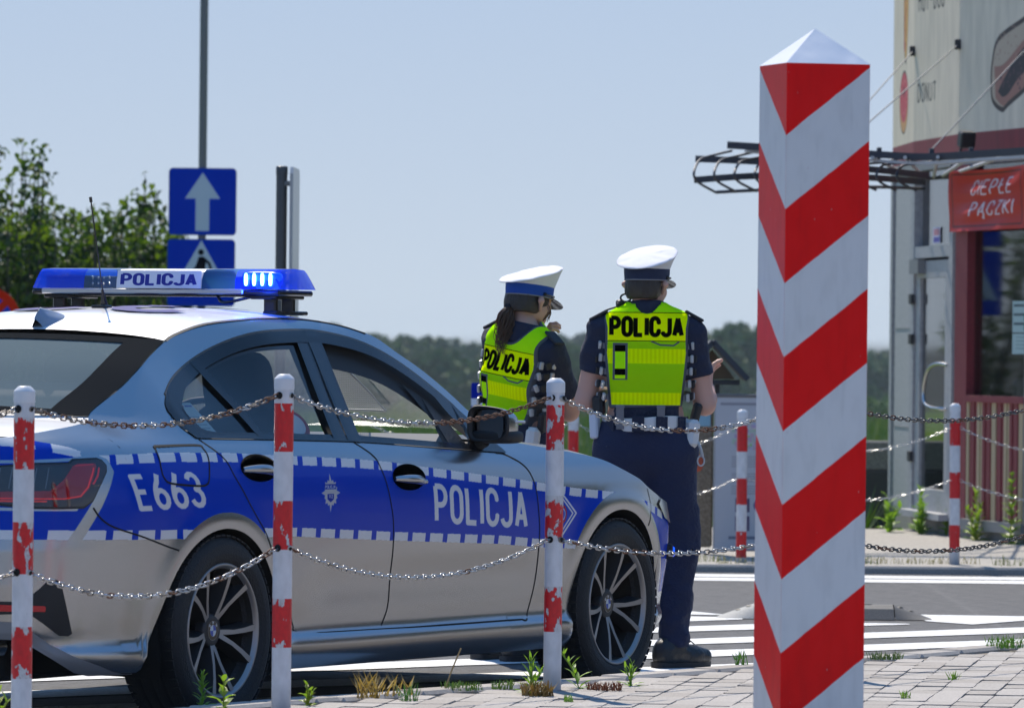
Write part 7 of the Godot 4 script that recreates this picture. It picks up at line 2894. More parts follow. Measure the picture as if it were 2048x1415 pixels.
func vest_tex(lab: float, ring: float) -> ImageTexture:
	# left half the back, right half the front; 0.5 m wide, from 0.95 m to 1.55 m high; lab = top of the lettered label
	var lime := Color(0.72, 0.97, 0.06)
	var tape := Color(0.93, 1.0, 0.0)
	var grey := Color(0.34, 0.35, 0.38)
	var black := Color(0.02, 0.022, 0.025)
	var c := Cv.new(1024, 612, lime)
	for half in 2:
		var ox := half * 512
		var X := func(x: float) -> float: return ox + (x + 0.25) / 0.5 * 512.0
		var Y := func(y: float) -> float: return (1.55 - y) / 0.6 * 612.0
		for y in 612:
			var yy := 1.55 - (y + 0.5) / 612.0 * 0.6
			var net := yy < lab - 0.118 and not (yy < lab - 0.148 and yy > lab - 0.208) and not (yy < lab - 0.325)
			for x in 512:
				if net:
					var m := sin(x * 0.95 + y * 0.95) * sin(x * 0.95 - y * 0.95)
					c.px(ox + x, y, lime.darkened(clampf(0.14 + 0.16 * m, 0.0, 1.0)))
				elif yy < lab - 0.118:
					c.px(ox + x, y, tape.darkened(0.03 + 0.03 * sin(x * 0.35)))
		if half == 0:
			c.poly(PackedVector2Array([Vector2(X.call(-0.178), Y.call(lab)), Vector2(X.call(0.178), Y.call(lab)), Vector2(X.call(0.172), Y.call(lab - 0.118)), Vector2(X.call(-0.172), Y.call(lab - 0.118))]), black)
			c.poly(PackedVector2Array([Vector2(X.call(-0.175), Y.call(lab - 0.003)), Vector2(X.call(0.175), Y.call(lab - 0.003)), Vector2(X.call(0.169), Y.call(lab - 0.115)), Vector2(X.call(-0.169), Y.call(lab - 0.115))]), tape)
			c.text("POLICJA", Vector2(X.call(-0.152), Y.call(lab - 0.101)), Vector2(0.304 / 0.5 * 512, 0), Vector2(0, -0.086 / 0.6 * 612), 0.125, black)
			c.rect(X.call(-0.136), Y.call(lab - 0.125), X.call(-0.076), Y.call(lab - 0.275), grey)
			c.rect(X.call(-0.127), Y.call(lab - 0.135), X.call(-0.085), Y.call(lab - 0.27), lime)
			c.rect(X.call(-0.127), Y.call(lab - 0.135), X.call(-0.085), Y.call(lab - 0.16), black)
			c.rect(X.call(-0.127), Y.call(lab - 0.23), X.call(-0.085), Y.call(lab - 0.255), black)
			c.line(PackedVector2Array([Vector2(X.call(0.02), Y.call(lab - 0.118)), Vector2(X.call(0.055), Y.call(lab - 0.132)), Vector2(X.call(0.11), Y.call(lab - 0.134)), Vector2(X.call(0.13), Y.call(lab - 0.12))]), 3.5, grey)
		else:
			c.rect(X.call(-0.12), Y.call(1.36), X.call(0.12), Y.call(1.28), tape)
			c.text("POLICJA", Vector2(X.call(-0.10), Y.call(1.295)), Vector2(0.2 / 0.5 * 512, 0), Vector2(0, -0.05 / 0.6 * 612), 0.115, black)
		for y in 612:
			var yy := 1.55 - (y + 0.5) / 612.0 * 0.6
			var hw := vest_half(yy)
			for x in 512:
				var xx := absf((x + 0.5) / 512.0 * 0.5 - 0.25)
				if xx > hw - 0.010 or yy < lab - 0.375: c.px(ox + x, y, grey)
				if ring > 0.0 and half == 0 and Vector2(xx, (yy - 1.49) * 0.9).length() < ring + 0.011: c.px(ox + x, y, grey)
	return c.tex()

func vest_half(y: float) -> float:
	return lerp_tab(p2([1.05, 0.148, 1.1, 0.152, 1.2, 0.162, 1.28, 0.17, 1.33, 0.168, 1.38, 0.168, 1.42, 0.176, 1.55, 0.178]), y)

func sleeve_print(t: Node3D, a: Vector3, b: Vector3, r: float, f0: float, f1: float, ang: float, span: float, txt: String) -> void:
	var cv := Cv.new(192, 48, Color(0.015, 0.025, 0.055))
	cv.text(txt, Vector2(6, 40), Vector2(180, 0), Vector2(0, -32), 0.09, Color(0.75, 0.76, 0.8))
	var m := mat(Color.WHITE, 0.8)
	m.albedo_texture = cv.tex()
	var d := (b - a).normalized()
	var x := d.cross(Vector3.BACK).normalized()
	var y := x.cross(d).normalized()
	var p := PackedVector3Array()
	var uv := PackedVector2Array()
	for i in 3:
		for k in 13:
			var an := ang + span * (k / 12.0 - 0.5)
			p.append(a.lerp(b, lerpf(f0, f1, i / 2.0)) + (x * cos(an) + y * sin(an)) * r)
			uv.append(Vector2(k / 12.0, i / 2.0))
	var mb := MB.new()
	mb.grid(p, 13, uv)
	put("sleeve_lettering", mb, m, t)

func officer(t: Node3D, J: Dictionary) -> void:
	var sc: float = J.scale
	var T: Transform3D = J.upper          # leans the upper body about the hips
	var skin := mat(lin(0.52, 0.29, 0.22), 0.55)
	skin.subsurf_scatter_enabled = true
	skin.subsurf_scatter_strength = 0.12
	var navy := mat(lin(0.010, 0.014, 0.036), 0.85)
	navy.normal_enabled = true
	navy.normal_texture = bump_tex(0.06, 3.0, 256, 3, J.seed)
	navy.uv1_triplanar = true
	navy.uv1_scale = Vector3.ONE * 4.0
	navy.rim_enabled = true
	navy.rim = 0.25
	navy.rim_tint = 0.6
	var pants := navy.duplicate()
	pants.albedo_color = lin(0.008, 0.013, 0.045)
	var fn := FastNoiseLite.new()
	fn.seed = J.seed
	fn.frequency = 7.0
	var fine := FastNoiseLite.new()
	fine.seed = J.seed + 3
	fine.frequency = 16.0
	var arms := [[J.sh_l, J.el_l, J.wr_l], [J.sh_r, J.el_r, J.wr_r]]
	# ---- body: torso, limbs, neck
	var body := MB.new()
	var fb := Field.new(Vector3(-0.42, 0.0, -0.45) * sc, Vector3(0.42, 1.62, 0.3) * sc, 0.012)
	var torso := [[Vector3(-0.075, 0.89, 0), Vector3(0.075, 0.89, 0), 0.118, 0.118, 0.05, 0.86], [Vector3(-0.05, 1.03, -0.005), Vector3(0.05, 1.03, -0.005), 0.105, 0.105, 0.06, 0.85], [Vector3(-0.07, 1.22, 0), Vector3(0.07, 1.22, 0), 0.108, 0.108, 0.06, 0.88], [Vector3(-0.115, 1.36, 0.005), Vector3(0.115, 1.36, 0.005), 0.068, 0.068, 0.05, 1.0], [Vector3(-0.09, 1.395, 0.008), Vector3(0, 1.44, 0.01), 0.042, 0.05, 0.04, 1.0], [Vector3(0.09, 1.395, 0.008), Vector3(0, 1.44, 0.01), 0.042, 0.05, 0.04, 1.0]]
	for b in torso: fb.bone(T * (b[0] * sc), T * (b[1] * sc), b[2] * sc, b[3] * sc, b[4], b[5])
	var hc: Vector3 = J.head.origin
	fb.bone(T * (Vector3(0, 1.41, 0.01) * sc), hc + J.head.basis * Vector3(0, -0.06, 0.02), 0.054 * sc, 0.05 * sc, 0.025)
	for a in arms:
		fb.bone(a[0], a[1], 0.05 * sc, 0.043 * sc, 0.03)
		fb.bone(a[1], a[1].lerp(a[2], 0.35), 0.042 * sc, 0.043 * sc, 0.02)
		fb.bone(a[1].lerp(a[2], 0.35), a[2], 0.043 * sc, 0.029 * sc, 0.02)
	for l in [[J.hip_l, J.kn_l, J.an_l], [J.hip_r, J.kn_r, J.an_r]]:
		fb.bone(l[0], l[1], 0.088 * sc, 0.056 * sc, 0.04)
		fb.bone(l[1], l[1].lerp(l[2], 0.35), 0.054 * sc, 0.053 * sc, 0.03)
		fb.bone(l[1].lerp(l[2], 0.35), l[2], 0.053 * sc, 0.036 * sc, 0.03)
	fb.mesh_into(body)
	# head and hands on finer grids
	var fh := Field.new(hc - Vector3(0.15, 0.17, 0.16), hc + Vector3(0.15, 0.14, 0.16), 0.0042)
	var hs2: float = J.head.basis.get_scale().x
	for b in head_bones(J.head): fh.bone(b[0], b[1], b[2] * hs2, b[3] * hs2, b[4] * hs2)
	fh.bone(hc + J.head.basis * Vector3(0, -0.16, 0.02), hc + J.head.basis * Vector3(0, -0.05, 0.02), 0.05, 0.048, 0.02)
	fh.mesh_into(body)
	for q in J.hands:
		var L := []
		hand_bones(L, q[0], q[1], q[2], q[3], q[4])
		var a: Vector3 = q[0]
		var fg := Field.new(a - Vector3.ONE * 0.2, a + Vector3.ONE * 0.2, 0.0036)
		fg.bone(q[5], a, 0.03 * sc, 0.024, 0.01)
		for b in L: fg.bone(b[0], b[1], b[2], b[3], b[4])
		fg.mesh_into(body)
	put("body", body, skin, t)
	for s in [-1.0, 1.0]:
		var ey := MB.new()
		ey.soft(J.head * Vector3(s * 0.031, 0.004, -0.083), Vector3(0.024, 0.022, 0.02), J.head.basis, 1.0)
		var eo := put("eye", ey, mat(lin(0.7, 0.68, 0.65), 0.2), t)
		var ir := MB.new()
		ir.soft(J.head * Vector3(s * 0.031, 0.004, -0.0922), Vector3(0.011, 0.011, 0.003), J.head.basis, 1.0)
		put("iris", ir, mat(lin(0.05, 0.03, 0.015), 0.2), eo)
	var lips := MB.new()
	lips.soft(J.head * Vector3(0, -0.067, -0.1025), Vector3(0.04, 0.013, 0.008), J.head.basis, 0.9)
	put("lips", lips, mat(lin(0.4, 0.16, 0.13), 0.4), t)

	# ---- shirt: in its own unleaned frame so that the vest fits it
	var Ti := T.affine_inverse()
	var shf := Field.new(Vector3(-0.36, 0.9, -0.3) * sc, Vector3(0.36, 1.55, 0.25) * sc, 0.0095)
	for b in torso: shf.bone(b[0] * sc, b[1] * sc, (b[2] + 0.012) * sc, (b[3] + 0.012) * sc, b[4], b[5])
	var cut := []
	for a in arms:
		var s: Vector3 = Ti * a[0]
		var e: Vector3 = Ti * a[1]
		shf.bone(s, s.lerp(e, 0.75), 0.063 * sc, 0.059 * sc, 0.035)
		cut.append([s, (e - s).normalized(), s.distance_to(e) * J.sleeve])
	shf.bone(Vector3(0, 1.40, 0.012) * sc, Vector3(0, 1.49, 0.002) * sc, 0.064 * sc, 0.060 * sc, 0.03)
	shf.shape(func(p: Vector3, v: float) -> float:
		v += fn.get_noise_3d(p.x, p.y * 1.6, p.z) * 0.014 + fine.get_noise_3d(p.x, p.y, p.z) * 0.003
		v = maxf(v, p.y - (1.492 if J.scale > 0.99 else 1.468) * sc - p.z * 0.1)
		v = maxf(v, 0.955 * sc - p.y)
		for c in cut:
			var r: Vector3 = p - c[0]
			var along := r.dot(c[1])
			if along > 0.0 and absf(r.x) < 0.16: v = maxf(v, along - c[2]) if signf(c[0].x) == signf(p.x) and absf(p.x) > 0.135 * sc else v
		return v)
	var sm := MB.new()
	shf.mesh_into(sm)
	var so := put("shirt", sm, navy, t)
	so.transform = T
	# ---- trousers
	var tf := Field.new(Vector3(-0.3, 0.02, -0.25) * sc, Vector3(0.34, 1.06, 0.25) * sc, 0.0105)
	tf.bone(Vector3(-0.078, 0.89, 0) * sc, Vector3(0.078, 0.89, 0) * sc, 0.132 * sc, 0.132 * sc, 0.05, 0.9)
	tf.bone(Vector3(-0.06, 0.98, 0) * sc, Vector3(0.06, 0.98, 0) * sc, 0.112 * sc, 0.112 * sc, 0.05, 0.88)
	for l in [[J.hip_l, J.kn_l, J.an_l], [J.hip_r, J.kn_r, J.an_r]]:
		tf.bone(l[0], l[1], 0.112 * sc, 0.084 * sc, 0.04)
		tf.bone(l[1], l[2] + Vector3(0, 0.02, 0), 0.082 * sc, 0.062 * sc, 0.03)
		var sx := signf(l[0].x)
		tf.bone(l[0].lerp(l[1], 0.58) + Vector3(sx * 0.055, 0, 0.01), l[0].lerp(l[1], 0.92) + Vector3(sx * 0.055, 0, 0.01), 0.05, 0.045, 0.012)
	tf.shape(func(p: Vector3, v: float) -> float:
		var low := clampf(1.2 - p.y * 1.3, 0.25, 1.0)
		v += fn.get_noise_3d(p.x + 5.0, p.y * 1.3, p.z) * 0.02 * low + fine.get_noise_3d(p.x, p.y * 1.4, p.z) * 0.007 * low
		return maxf(maxf(v, p.y - 1.015 * sc), 0.085 - p.y))
	var tm := MB.new()
	tf.mesh_into(tm)
	put("trousers", tm, pants, t)
	# ---- boots
	var leather := mat(lin(0.013, 0.013, 0.014), 0.38)
	leather.normal_enabled = true
	leather.normal_texture = bump_tex(0.1, 2.5, 256, 3, 700)
	leather.uv1_triplanar = true
	leather.uv1_scale = Vector3.ONE * 6.0
	for l in [[J.an_l, J.toe_l], [J.an_r, J.toe_r]]:
		var an: Vector3 = l[0]
		var dir: Vector3 = l[1]
		var heel := Vector3(an.x, 0.045, an.z) - dir * 0.045
		var bf := Field.new(Vector3(an.x - 0.24, -0.01, an.z - 0.24), Vector3(an.x + 0.24, 0.24, an.z + 0.24), 0.006)
		bf.bone(Vector3(an.x, 0.2, an.z), Vector3(an.x, 0.09, an.z), 0.05, 0.05, 0.02)
		bf.bone(heel, heel + Vector3(0, 0.035, 0), 0.042, 0.044, 0.03)
		bf.bone(heel + Vector3(0, 0.01, 0), heel + dir * 0.13, 0.045, 0.046, 0.03)
		bf.bone(heel + dir * 0.13, heel + dir * 0.19, 0.046, 0.036, 0.03)
		bf.shape(func(p: Vector3, v: float) -> float: return maxf(v + fine.get_noise_3d(p.x * 2.0, p.y * 2.0, p.z * 2.0) * 0.003, 0.024 - p.y))
		var bmesh := MB.new()
		bf.mesh_into(bmesh)
		var boot := put("boot", bmesh, leather, t)
		var sole := MB.new()
		var sd := dir.cross(Vector3.UP)
		var sp := PackedVector2Array()
		for q in [[-0.05, -0.018], [-0.045, -0.034], [-0.02, -0.04], [0.06, -0.037], [0.12, -0.047], [0.17, -0.044], [0.215, -0.022], [0.222, 0.0], [0.215, 0.022], [0.17, 0.044], [0.12, 0.047], [0.06, 0.037], [-0.02, 0.04], [-0.045, 0.034], [-0.05, 0.018]]: sp.append(Vector2(q[0], q[1]))
		sole.prism(sp, Vector3(heel.x, 0.008, heel.z), dir, sd, 0.0)
		var s2 := MB.new()
		for r in [[0.008, 0.028, 1.0], [0.0, 0.012, 0.96]]:
			var pp := PackedVector3Array()
			for lev in 2:
				for q in sp + PackedVector2Array([sp[0]]): pp.append(Vector3(heel.x, r[lev], heel.z) + dir * (q.x * r[2]) + sd * (q.y * r[2]))
			s2.grid(pp, sp.size() + 1)
		for q in 9:
			s2.box(Vector3(heel.x, 0.006, heel.z) + dir * (-0.03 + 0.028 * q), Vector3(0.016, 0.012, 0.074), Basis(dir, Vector3.UP, dir.cross(Vector3.UP)))
		put("sole", s2, mat(lin(0.02, 0.02, 0.021), 0.7), boot)
		for q in 4:
			var lc := MB.new()
			var c: Vector3 = heel + dir * (0.085 + 0.022 * q) + Vector3(0, 0.085 - 0.016 * q, 0)
			lc.tube(PackedVector3Array([c - sd * 0.026, c + Vector3(0, 0.012, 0), c + sd * 0.026]), 0.0028, 5)
			put("lace", lc, mat(lin(0.01, 0.01, 0.01), 0.8), boot)

	# ---- vest: the torso swollen a little, cut to two panels
	var vf := Field.new(Vector3(-0.27, 0.92, -0.2) * sc, Vector3(0.27, 1.53, 0.2) * sc, 0.007)
	for b in torso: vf.bone(b[0] * sc, b[1] * sc, (b[2] + 0.024) * sc, (b[3] + 0.024) * sc, b[4], b[5])
	var lft: float = sc
	vf.shape(func(p: Vector3, v: float) -> float:
		var q := p / lft
		v += fn.get_noise_3d(q.x * 0.9, q.y * 1.2, q.z) * 0.006
		v = maxf(v, absf(q.x) - vest_half(q.y))
		v = maxf(v, J.label - 0.385 + q.x * 0.03 - q.y)
		var ne := Vector2(q.x, q.z - 0.01).length() - 0.072
		v = maxf(v, -ne if q.y > 1.395 else v)
		if q.z > 0.0: v = maxf(v, -(Vector2(q.x, (q.y - 1.49) * 0.9).length() - J.neck_cut))
		return v)
	var vm := MB.new()
	vf.mesh_into(vm, func(p: Vector3, n: Vector3) -> Vector2:
		var q := p / lft
		if n.z > -0.25: return Vector2((q.x + 0.25) / 0.5 * 0.5, (1.55 - q.y) / 0.6)
		return Vector2(0.5 + (0.25 - q.x) / 0.5 * 0.5, (1.55 - q.y) / 0.6))
	var vmat := mat(Color.WHITE, 0.7)
	vmat.specular_mode = BaseMaterial3D.SPECULAR_DISABLED
	vmat.albedo_texture = J.vest
	vmat.normal_enabled = true
	vmat.normal_texture = bump_tex(0.03, 2.0, 256, 3, J.seed + 40)
	var vo := put("high_visibility_vest", vm, vmat, t)
	vo.transform = T
	# side webbing with buckles
	var web := mat(lin(0.15, 0.15, 0.165), 0.7)
	var buck := mat(lin(0.42, 0.42, 0.42), 0.35, 0.2)
	var blk := mat(lin(0.012, 0.012, 0.014), 0.6)
	var ring_r := func(y: float, a: float, out: float) -> Vector3:
		# a point on the side of the shirt: a = 0 at the back edge of the flank, 1 at the front
		var an := lerpf(0.62, -0.9, a)
		var hx := lerp_tab(p2([0.98, 0.168, 1.1, 0.175, 1.22, 0.19, 1.34, 0.198]), y) + out
		var hz := lerp_tab(p2([0.98, 0.115, 1.1, 0.11, 1.22, 0.118, 1.34, 0.10]), y) + out
		return Vector3(cos(an) * hx, y, sin(an) * hz) * lft
	for s in [-1.0, 1.0]:
		for k in 5:
			var y := 1.10 + 0.052 * k
			var st := MB.new()
			var rp := PackedVector3Array()
			for i in 9:
				var a := i / 8.0
				for e in [0.012, -0.012]:
					var q: Vector3 = ring_r.call(y + e + 0.02 * a, a, 0.012)
					rp.append(Vector3(q.x * s, q.y, q.z))
			st.grid(rp, 2)
			var wo := put("side_strap", st, web, t)
			wo.transform = T
			for e in [[0.08, 0.018, 0.032, buck], [0.22, 0.03, 0.03, blk], [0.36, 0.02, 0.03, buck]]:
				var bu := MB.new()
				var q: Vector3 = ring_r.call(y + 0.02 * e[0] + rng.randf_range(-0.004, 0.004), e[0], 0.019)
				bu.box(Vector3(q.x * s, q.y, q.z), Vector3(e[1], e[2], 0.012), Basis.from_euler(Vector3(0, atan2(q.x * s, q.z), rng.randf_range(-0.4, 0.4) + 0.2 * s)), 0.003)
				var bo := put("buckle", bu, e[3], wo)
	# hanging straps from the hem
	for x in [-0.105, 0.06]:
		var hs := MB.new()
		hs.box(Vector3(x, 1.02, 0.122) * sc, Vector3(0.032, 0.1, 0.006), Basis.from_euler(Vector3(0.12, x * 1.5, 0)), 0.002)
		hs.box(Vector3(x, 1.062, 0.128) * sc, Vector3(0.036, 0.01, 0.008), Basis(), 0.002)
		var ho := put("hem_strap", hs, web, t)
		ho.transform = T
	# epaulettes and shoulder microphone
	for s in [-1.0, 1.0]:
		var ep := MB.new()
		var c := Vector3(s * 0.195, 1.432, 0.012) * sc
		ep.box(c, Vector3(0.085, 0.012, 0.055), Basis.from_euler(Vector3(0, 0, -0.5 * s)), 0.005)
		var eo := put("epaulette", ep, mat(lin(0.012, 0.014, 0.02), 0.7), t)
		eo.transform = T
	var mc := MB.new()
	var m0 := Vector3(-0.105, 1.475, 0.0) * sc
	mc.box(m0, Vector3(0.035, 0.04, 0.03), Basis.from_euler(Vector3(0.3, 0.4, 0.2)), 0.006)
	var lp := PackedVector3Array()
	for k in 14:
		var a := TAU * k / 14.0
		lp.append(m0 + Vector3(0.02 + cos(a) * 0.021, 0.028 + sin(a) * 0.016, 0.01))
	mc.tube(lp, 0.0045, 6, true)
	mc.tube(smooth_line(PackedVector3Array([m0 + Vector3(-0.02, -0.01, 0.01), m0 + Vector3(-0.07, -0.03, 0.02), m0 + Vector3(-0.1, -0.075, 0.03)]), 6), 0.004, 6)
	for k in 5: mc.soft(m0 + Vector3(-0.01 + 0.011 * k, 0.012 * sin(k * 2.0), 0.02), Vector3(0.014, 0.014, 0.014))
	var mo := put("shoulder_microphone", mc, blk, t)
	mo.transform = T
	# ---- duty belt and pouches
	var belt := MB.new()
	var bp := PackedVector3Array()
	for i in 4:
		for k in 41:
			var a := TAU * k / 40.0
			var y: float = [0.967, 0.969, 1.019, 1.021][i]
			var o: float = [0.0, 0.005, 0.005, 0.0][i]
			bp.append(Vector3(cos(a) * (0.172 + o), y + 0.006 * sin(a * 3.0 + J.seed), sin(a) * (0.126 + o) - 0.002) * sc)
	belt.grid(bp, 41, PackedVector2Array(), true)
	var wl := mat(lin(0.58, 0.57, 0.56), 0.55)
	var bo := put("duty_belt", belt, wl, t)
	for an in [1.2, 1.75, 0.6, 2.5, -0.4, 3.5]:
		var lo := MB.new()
		lo.box(Vector3(cos(an) * 0.178, 0.993, sin(an) * 0.132) * sc, Vector3(0.05, 0.062, 0.008), Basis(Vector3.UP, PI / 2 - an), 0.002)
		put("belt_loop", lo, navy, bo)
	var bl := MB.new()
	bl.box(Vector3(0.185, 0.955, 0.05) * sc, Vector3(0.055, 0.115, 0.07), Basis.from_euler(Vector3(0, 0.6, -0.12)), 0.016)
	put("white_holster", bl, wl, t)
	bl = MB.new()
	bl.box(Vector3(0.205, 1.035, 0.01) * sc, Vector3(0.03, 0.09, 0.05), Basis.from_euler(Vector3(0.2, 0.3, -0.2)), 0.01)
	put("pistol_grip", bl, blk, t)
	bl = MB.new()
	bl.box(Vector3(-0.205, 0.985, 0.03) * sc, Vector3(0.036, 0.11, 0.045), Basis.from_euler(Vector3(0, -0.4, 0.06)), 0.007)
	put("white_pouch", bl, mat(lin(0.55, 0.57, 0.63), 0.5), t)
	bl = MB.new()
	bl.box(Vector3(-0.19, 1.065, 0.02) * sc, Vector3(0.045, 0.08, 0.05), Basis.from_euler(Vector3(0, -0.4, 0.06)), 0.01)
	put("radio", bl, blk, t)
	bl = MB.new()
	bl.tube(smooth_line(PackedVector3Array([Vector3(0.2, 0.94, 0.06) * sc, Vector3(0.222, 0.9, 0.065) * sc, Vector3(0.232, 0.862, 0.06) * sc]), 5), 0.007, 6)
	var hcf := PackedVector3Array()
	for k in 12: hcf.append(Vector3(0.226, 0.845, 0.06) * sc + Vector3(cos(TAU * k / 12.0) * 0.014, sin(TAU * k / 12.0) * 0.02, 0))
	bl.tube(hcf, 0.004, 6, true)
	put("key_strap", bl, buck, t)
	for s in [-1.0, 1.0]:
		var bt := MB.new()
		bt.soft(Vector3(s * 0.155, 0.9, 0.098) * sc, Vector3(0.011, 0.011, 0.006), Basis(), 1.0, 10, 6)
		put("pocket_button", bt, mat(lin(0.02, 0.03, 0.06), 0.3), t)

func hair_cap(t: Node3D, H: Transform3D, m: Material, low: float, side: float) -> void:
	var f := Field.new(H.origin - Vector3(0.14, 0.14, 0.16), H.origin + Vector3(0.14, 0.12, 0.16), 0.0048)
	var hs := H.basis.get_scale().x
	f.bone(H * Vector3(0, 0.02, 0.03), H * Vector3(0, 0.02, -0.03), 0.082 * hs, 0.078 * hs, 0.02)
	f.bone(H * Vector3(-0.02, -0.03, 0.045), H * Vector3(0.02, -0.03, 0.05), 0.056 * hs, 0.056 * hs, 0.04)
	var fn := FastNoiseLite.new()
	fn.frequency = 22.0
	var Hi := H.affine_inverse()
	f.shape(func(p: Vector3, v: float) -> float:
		var q := Hi * p
		v += fn.get_noise_3d(q.x * 2.2, q.y * 0.5, q.z * 1.4) * 0.005
		v = maxf(v, q.y - 0.05)
		v = maxf(v, low - q.y - clampf(-q.z, 0, 0.1) * side)
		v = maxf(v, -0.058 - q.z + maxf(0.0, q.y - 0.03) * -0.6)
		# leave the ears free
		var e := Vector3(absf(q.x) - 0.092, (q.y + 0.006) * 0.75, q.z - 0.004).length() - 0.026
		return maxf(v, -e) if side > 0.5 else v)
	var mb := MB.new()
	f.mesh_into(mb)
	put("hair", mb, m, t)

func build_officers() -> void:
	rng.seed = 91
	var hairm := rough_mat(lin(0.014, 0.010, 0.007), lin(0.07, 0.045, 0.028), 0.42, 9.0, 0.05, 5.0, 0.3, 801, false)
	hairm.uv1_scale = Vector3(30, 4, 30)
	var cover := mat(lin(0.60, 0.60, 0.64), 0.8)
	# right officer, seen from behind
	var t := thing("person", "person in police uniform with yellow vest and dark-banded white cap, back to the camera", "person", Vector3(0.545, 0, -24.8), 0.0, "two officers beside the police car")
	var H := Transform3D((Basis(Vector3.UP, deg_to_rad(-24)) * Basis(Vector3.RIGHT, -0.06)).scaled(Vector3.ONE * 0.9), Vector3(0.0, 1.552, -0.012))
	var J := {"scale": 1.0, "seed": 5, "upper": Transform3D(), "head": H, "vest": vest_tex(1.445, 0.0), "label": 1.445, "sleeve": 0.60, "neck_cut": 0.046,
		"sh_l": Vector3(-0.182, 1.372, 0.0), "el_l": Vector3(-0.243, 1.085, -0.03), "wr_l": Vector3(-0.12, 1.14, -0.26),
		"sh_r": Vector3(0.182, 1.362, 0.0), "el_r": Vector3(0.242, 1.072, -0.03), "wr_r": Vector3(0.262, 1.135, -0.25),
		"hip_l": Vector3(-0.092, 0.86, 0), "kn_l": Vector3(-0.11, 0.47, -0.01), "an_l": Vector3(-0.13, 0.1, 0.02),
		"hip_r": Vector3(0.098, 0.86, 0), "kn_r": Vector3(0.135, 0.47, -0.01), "an_r": Vector3(0.125, 0.1, 0.02),
		"toe_l": Vector3(-0.3, 0, -0.95).normalized(), "toe_r": Vector3(0.84, 0, -0.54).normalized(),
		"hands": [[Vector3(-0.12, 1.14, -0.26), Vector3(0.9, 0.15, -0.35), Vector3(0.2, 0.6, 0.7), -1.0, 0.45, Vector3(-0.243, 1.085, -0.03)], [Vector3(0.262, 1.135, -0.25), Vector3(0.12, 0.75, -0.5), Vector3(-0.9, 0.1, 0.0), 1.0, 0.35, Vector3(0.242, 1.072, -0.03)]]}
	officer(t, J)
	hair_cap(t, H, hairm, -0.062, 0.9)
	cap_hat(t, Transform3D(H.basis.orthonormalized() * Basis(Vector3.RIGHT, 0.05), H * Vector3(0, 0.026, 0.0)), lin(0.008, 0.016, 0.05), cover, 3)
	sleeve_print(t, J.sh_r, J.el_r, 0.0655, 0.42, 0.52, 0.5, 0.9, "POLICJA")
	sleeve_print(t, J.sh_l, J.el_l, 0.0655, 0.42, 0.52, PI - 0.5, 0.9, "POLICJA")
	# left officer, turned to the right, chin on her hand
	var t2 := thing("person", "person in police uniform with brown ponytail, blue-banded white cap and yellow vest, chin on hand", "person", Vector3(0.002, 0, -25.25), deg_to_rad(-47), "two officers beside the police car")
	var roll := Transform3D(Basis(), Vector3(0, 0.95, 0)) * Transform3D(Basis(Vector3.BACK, deg_to_rad(-8.0)) * Basis(Vector3.RIGHT, deg_to_rad(-3.0)), Vector3.ZERO) * Transform3D(Basis(), Vector3(0, -0.95, 0))
	var H2 := Transform3D((Basis(Vector3.UP, deg_to_rad(2)) * Basis(Vector3.RIGHT, -0.14)).scaled(Vector3.ONE * 0.93), Vector3(0.045, 1.482, -0.045))
	var J2 := {"scale": 0.955, "seed": 17, "upper": roll, "head": H2, "vest": vest_tex(1.35, 0.098), "label": 1.35, "sleeve": 0.74, "neck_cut": 0.098,
		"sh_l": roll * Vector3(-0.172, 1.305, 0.0), "el_l": Vector3(-0.2, 1.03, -0.08), "wr_l": Vector3(0.02, 1.03, -0.24),
		"sh_r": roll * Vector3(0.172, 1.305, -0.005), "el_r": Vector3(0.17, 1.035, -0.165), "wr_r": Vector3(0.07, 1.275, -0.165),
		"hip_l": Vector3(-0.088, 0.82, 0), "kn_l": Vector3(-0.1, 0.45, -0.01), "an_l": Vector3(-0.1, 0.1, 0.02),
		"hip_r": Vector3(0.088, 0.82, 0), "kn_r": Vector3(0.1, 0.45, -0.01), "an_r": Vector3(0.1, 0.1, 0.02),
		"toe_l": Vector3(-0.2, 0, -0.98).normalized(), "toe_r": Vector3(0.25, 0, -0.97).normalized(),
		"hands": [[Vector3(0.02, 1.03, -0.24), Vector3(0.95, 0.1, 0.1), Vector3(0.0, 0.2, -1.0), -1.0, 0.5, Vector3(-0.2, 1.03, -0.08)], [Vector3(0.07, 1.275, -0.165), Vector3(-0.15, 0.9, 0.22), Vector3(-0.5, 0.1, 0.8), 1.0, 0.9, Vector3(0.17, 1.035, -0.165)]]}
	officer(t2, J2)
	hair_cap(t2, H2, hairm, -0.05, -0.1)
	cap_hat(t2, Transform3D(H2.basis.orthonormalized() * Basis(Vector3.RIGHT, 0.02), H2 * Vector3(0, 0.026, 0.0)), lin(0.0, 0.05, 0.30), cover, 8)
	sleeve_print(t2, J2.sh_r, J2.el_r, 0.064, 0.56, 0.66, 0.9, 1.1, "POLICJA")
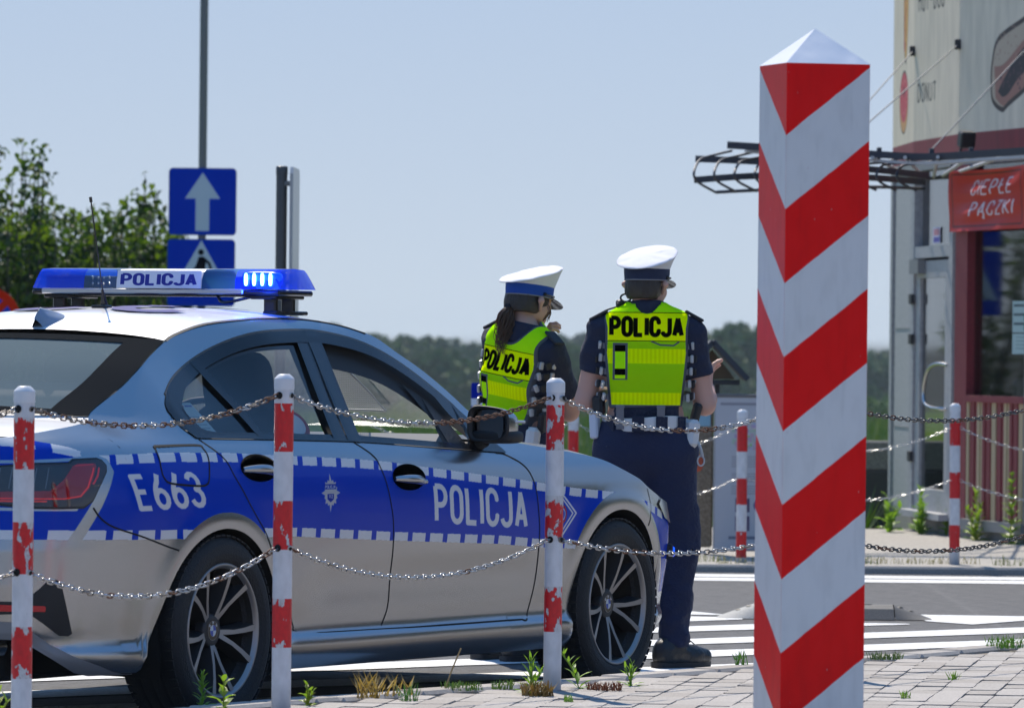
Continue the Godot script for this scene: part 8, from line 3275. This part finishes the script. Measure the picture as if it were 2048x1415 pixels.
	# ponytail: a tie and loosely twisted strands
	var hb := H2 * Vector3(-0.012, -0.03, 0.098)
	var tie := MB.new()
	tie.soft(hb + Vector3(-0.002, -0.004, 0.006), Vector3(0.034, 0.03, 0.034))
	put("hair_tie", tie, mat(lin(0.01, 0.011, 0.016), 0.8), t2)
	var pony := MB.new()
	var path := [hb, hb + Vector3(-0.004, -0.03, 0.018), hb + Vector3(-0.008, -0.09, 0.022), hb + Vector3(-0.016, -0.15, 0.028), hb + Vector3(-0.022, -0.205, 0.03)]
	var sm := smooth_line(PackedVector3Array(path), 7)
	for k in 95:
		var a := rng.randf_range(0, TAU)
		var r := sqrt(rng.randf())
		var ph := rng.randf_range(0, TAU)
		var tw := rng.randf_range(4.0, 9.0)
		var stop := rng.randf_range(0.7, 1.0)
		var line := PackedVector3Array()
		var rad := []
		for i in sm.size():
			var f := float(i) / (sm.size() - 1)
			if f > stop: break
			var w := (0.012 + 0.026 * sin(PI * minf(f * 1.1, 1.0)) + 0.006 * f) * r
			var curl := 0.006 * f * 1.6
			line.append(sm[i] + Vector3(cos(a + f * 1.5), 0, sin(a + f * 1.5)) * w + Vector3(cos(ph + f * tw * 2.2), 0.4 * sin(ph * 2.0 + f * tw), sin(ph + f * tw * 2.2)) * curl)
			rad.append(0.0032 * (1.0 - 0.75 * f / stop))
		if line.size() > 3: pony.tube(line, rad, 5)
	var pm := mat(lin(0.075, 0.042, 0.023), 0.4)
	pm.backlight_enabled = true
	pm.backlight = Color(0.5, 0.28, 0.15)
	put("ponytail", pony, pm, t2)
	# loose strands by the cheek
	var ls := MB.new()
	for k in 16:
		var s := H2 * Vector3(0.066 + rng.randf_range(-0.006, 0.008), -0.005 + rng.randf_range(-0.01, 0.02), -0.05 + rng.randf_range(-0.012, 0.012))
		ls.tube(smooth_line(PackedVector3Array([s, s + H2.basis * Vector3(0.008, -0.035, -0.012), s + H2.basis * Vector3(0.0, -0.07, -0.004 + rng.randf_range(-0.012, 0.012))]), 5), 0.0012, 4)
	put("loose_strands", ls, pm, t2)
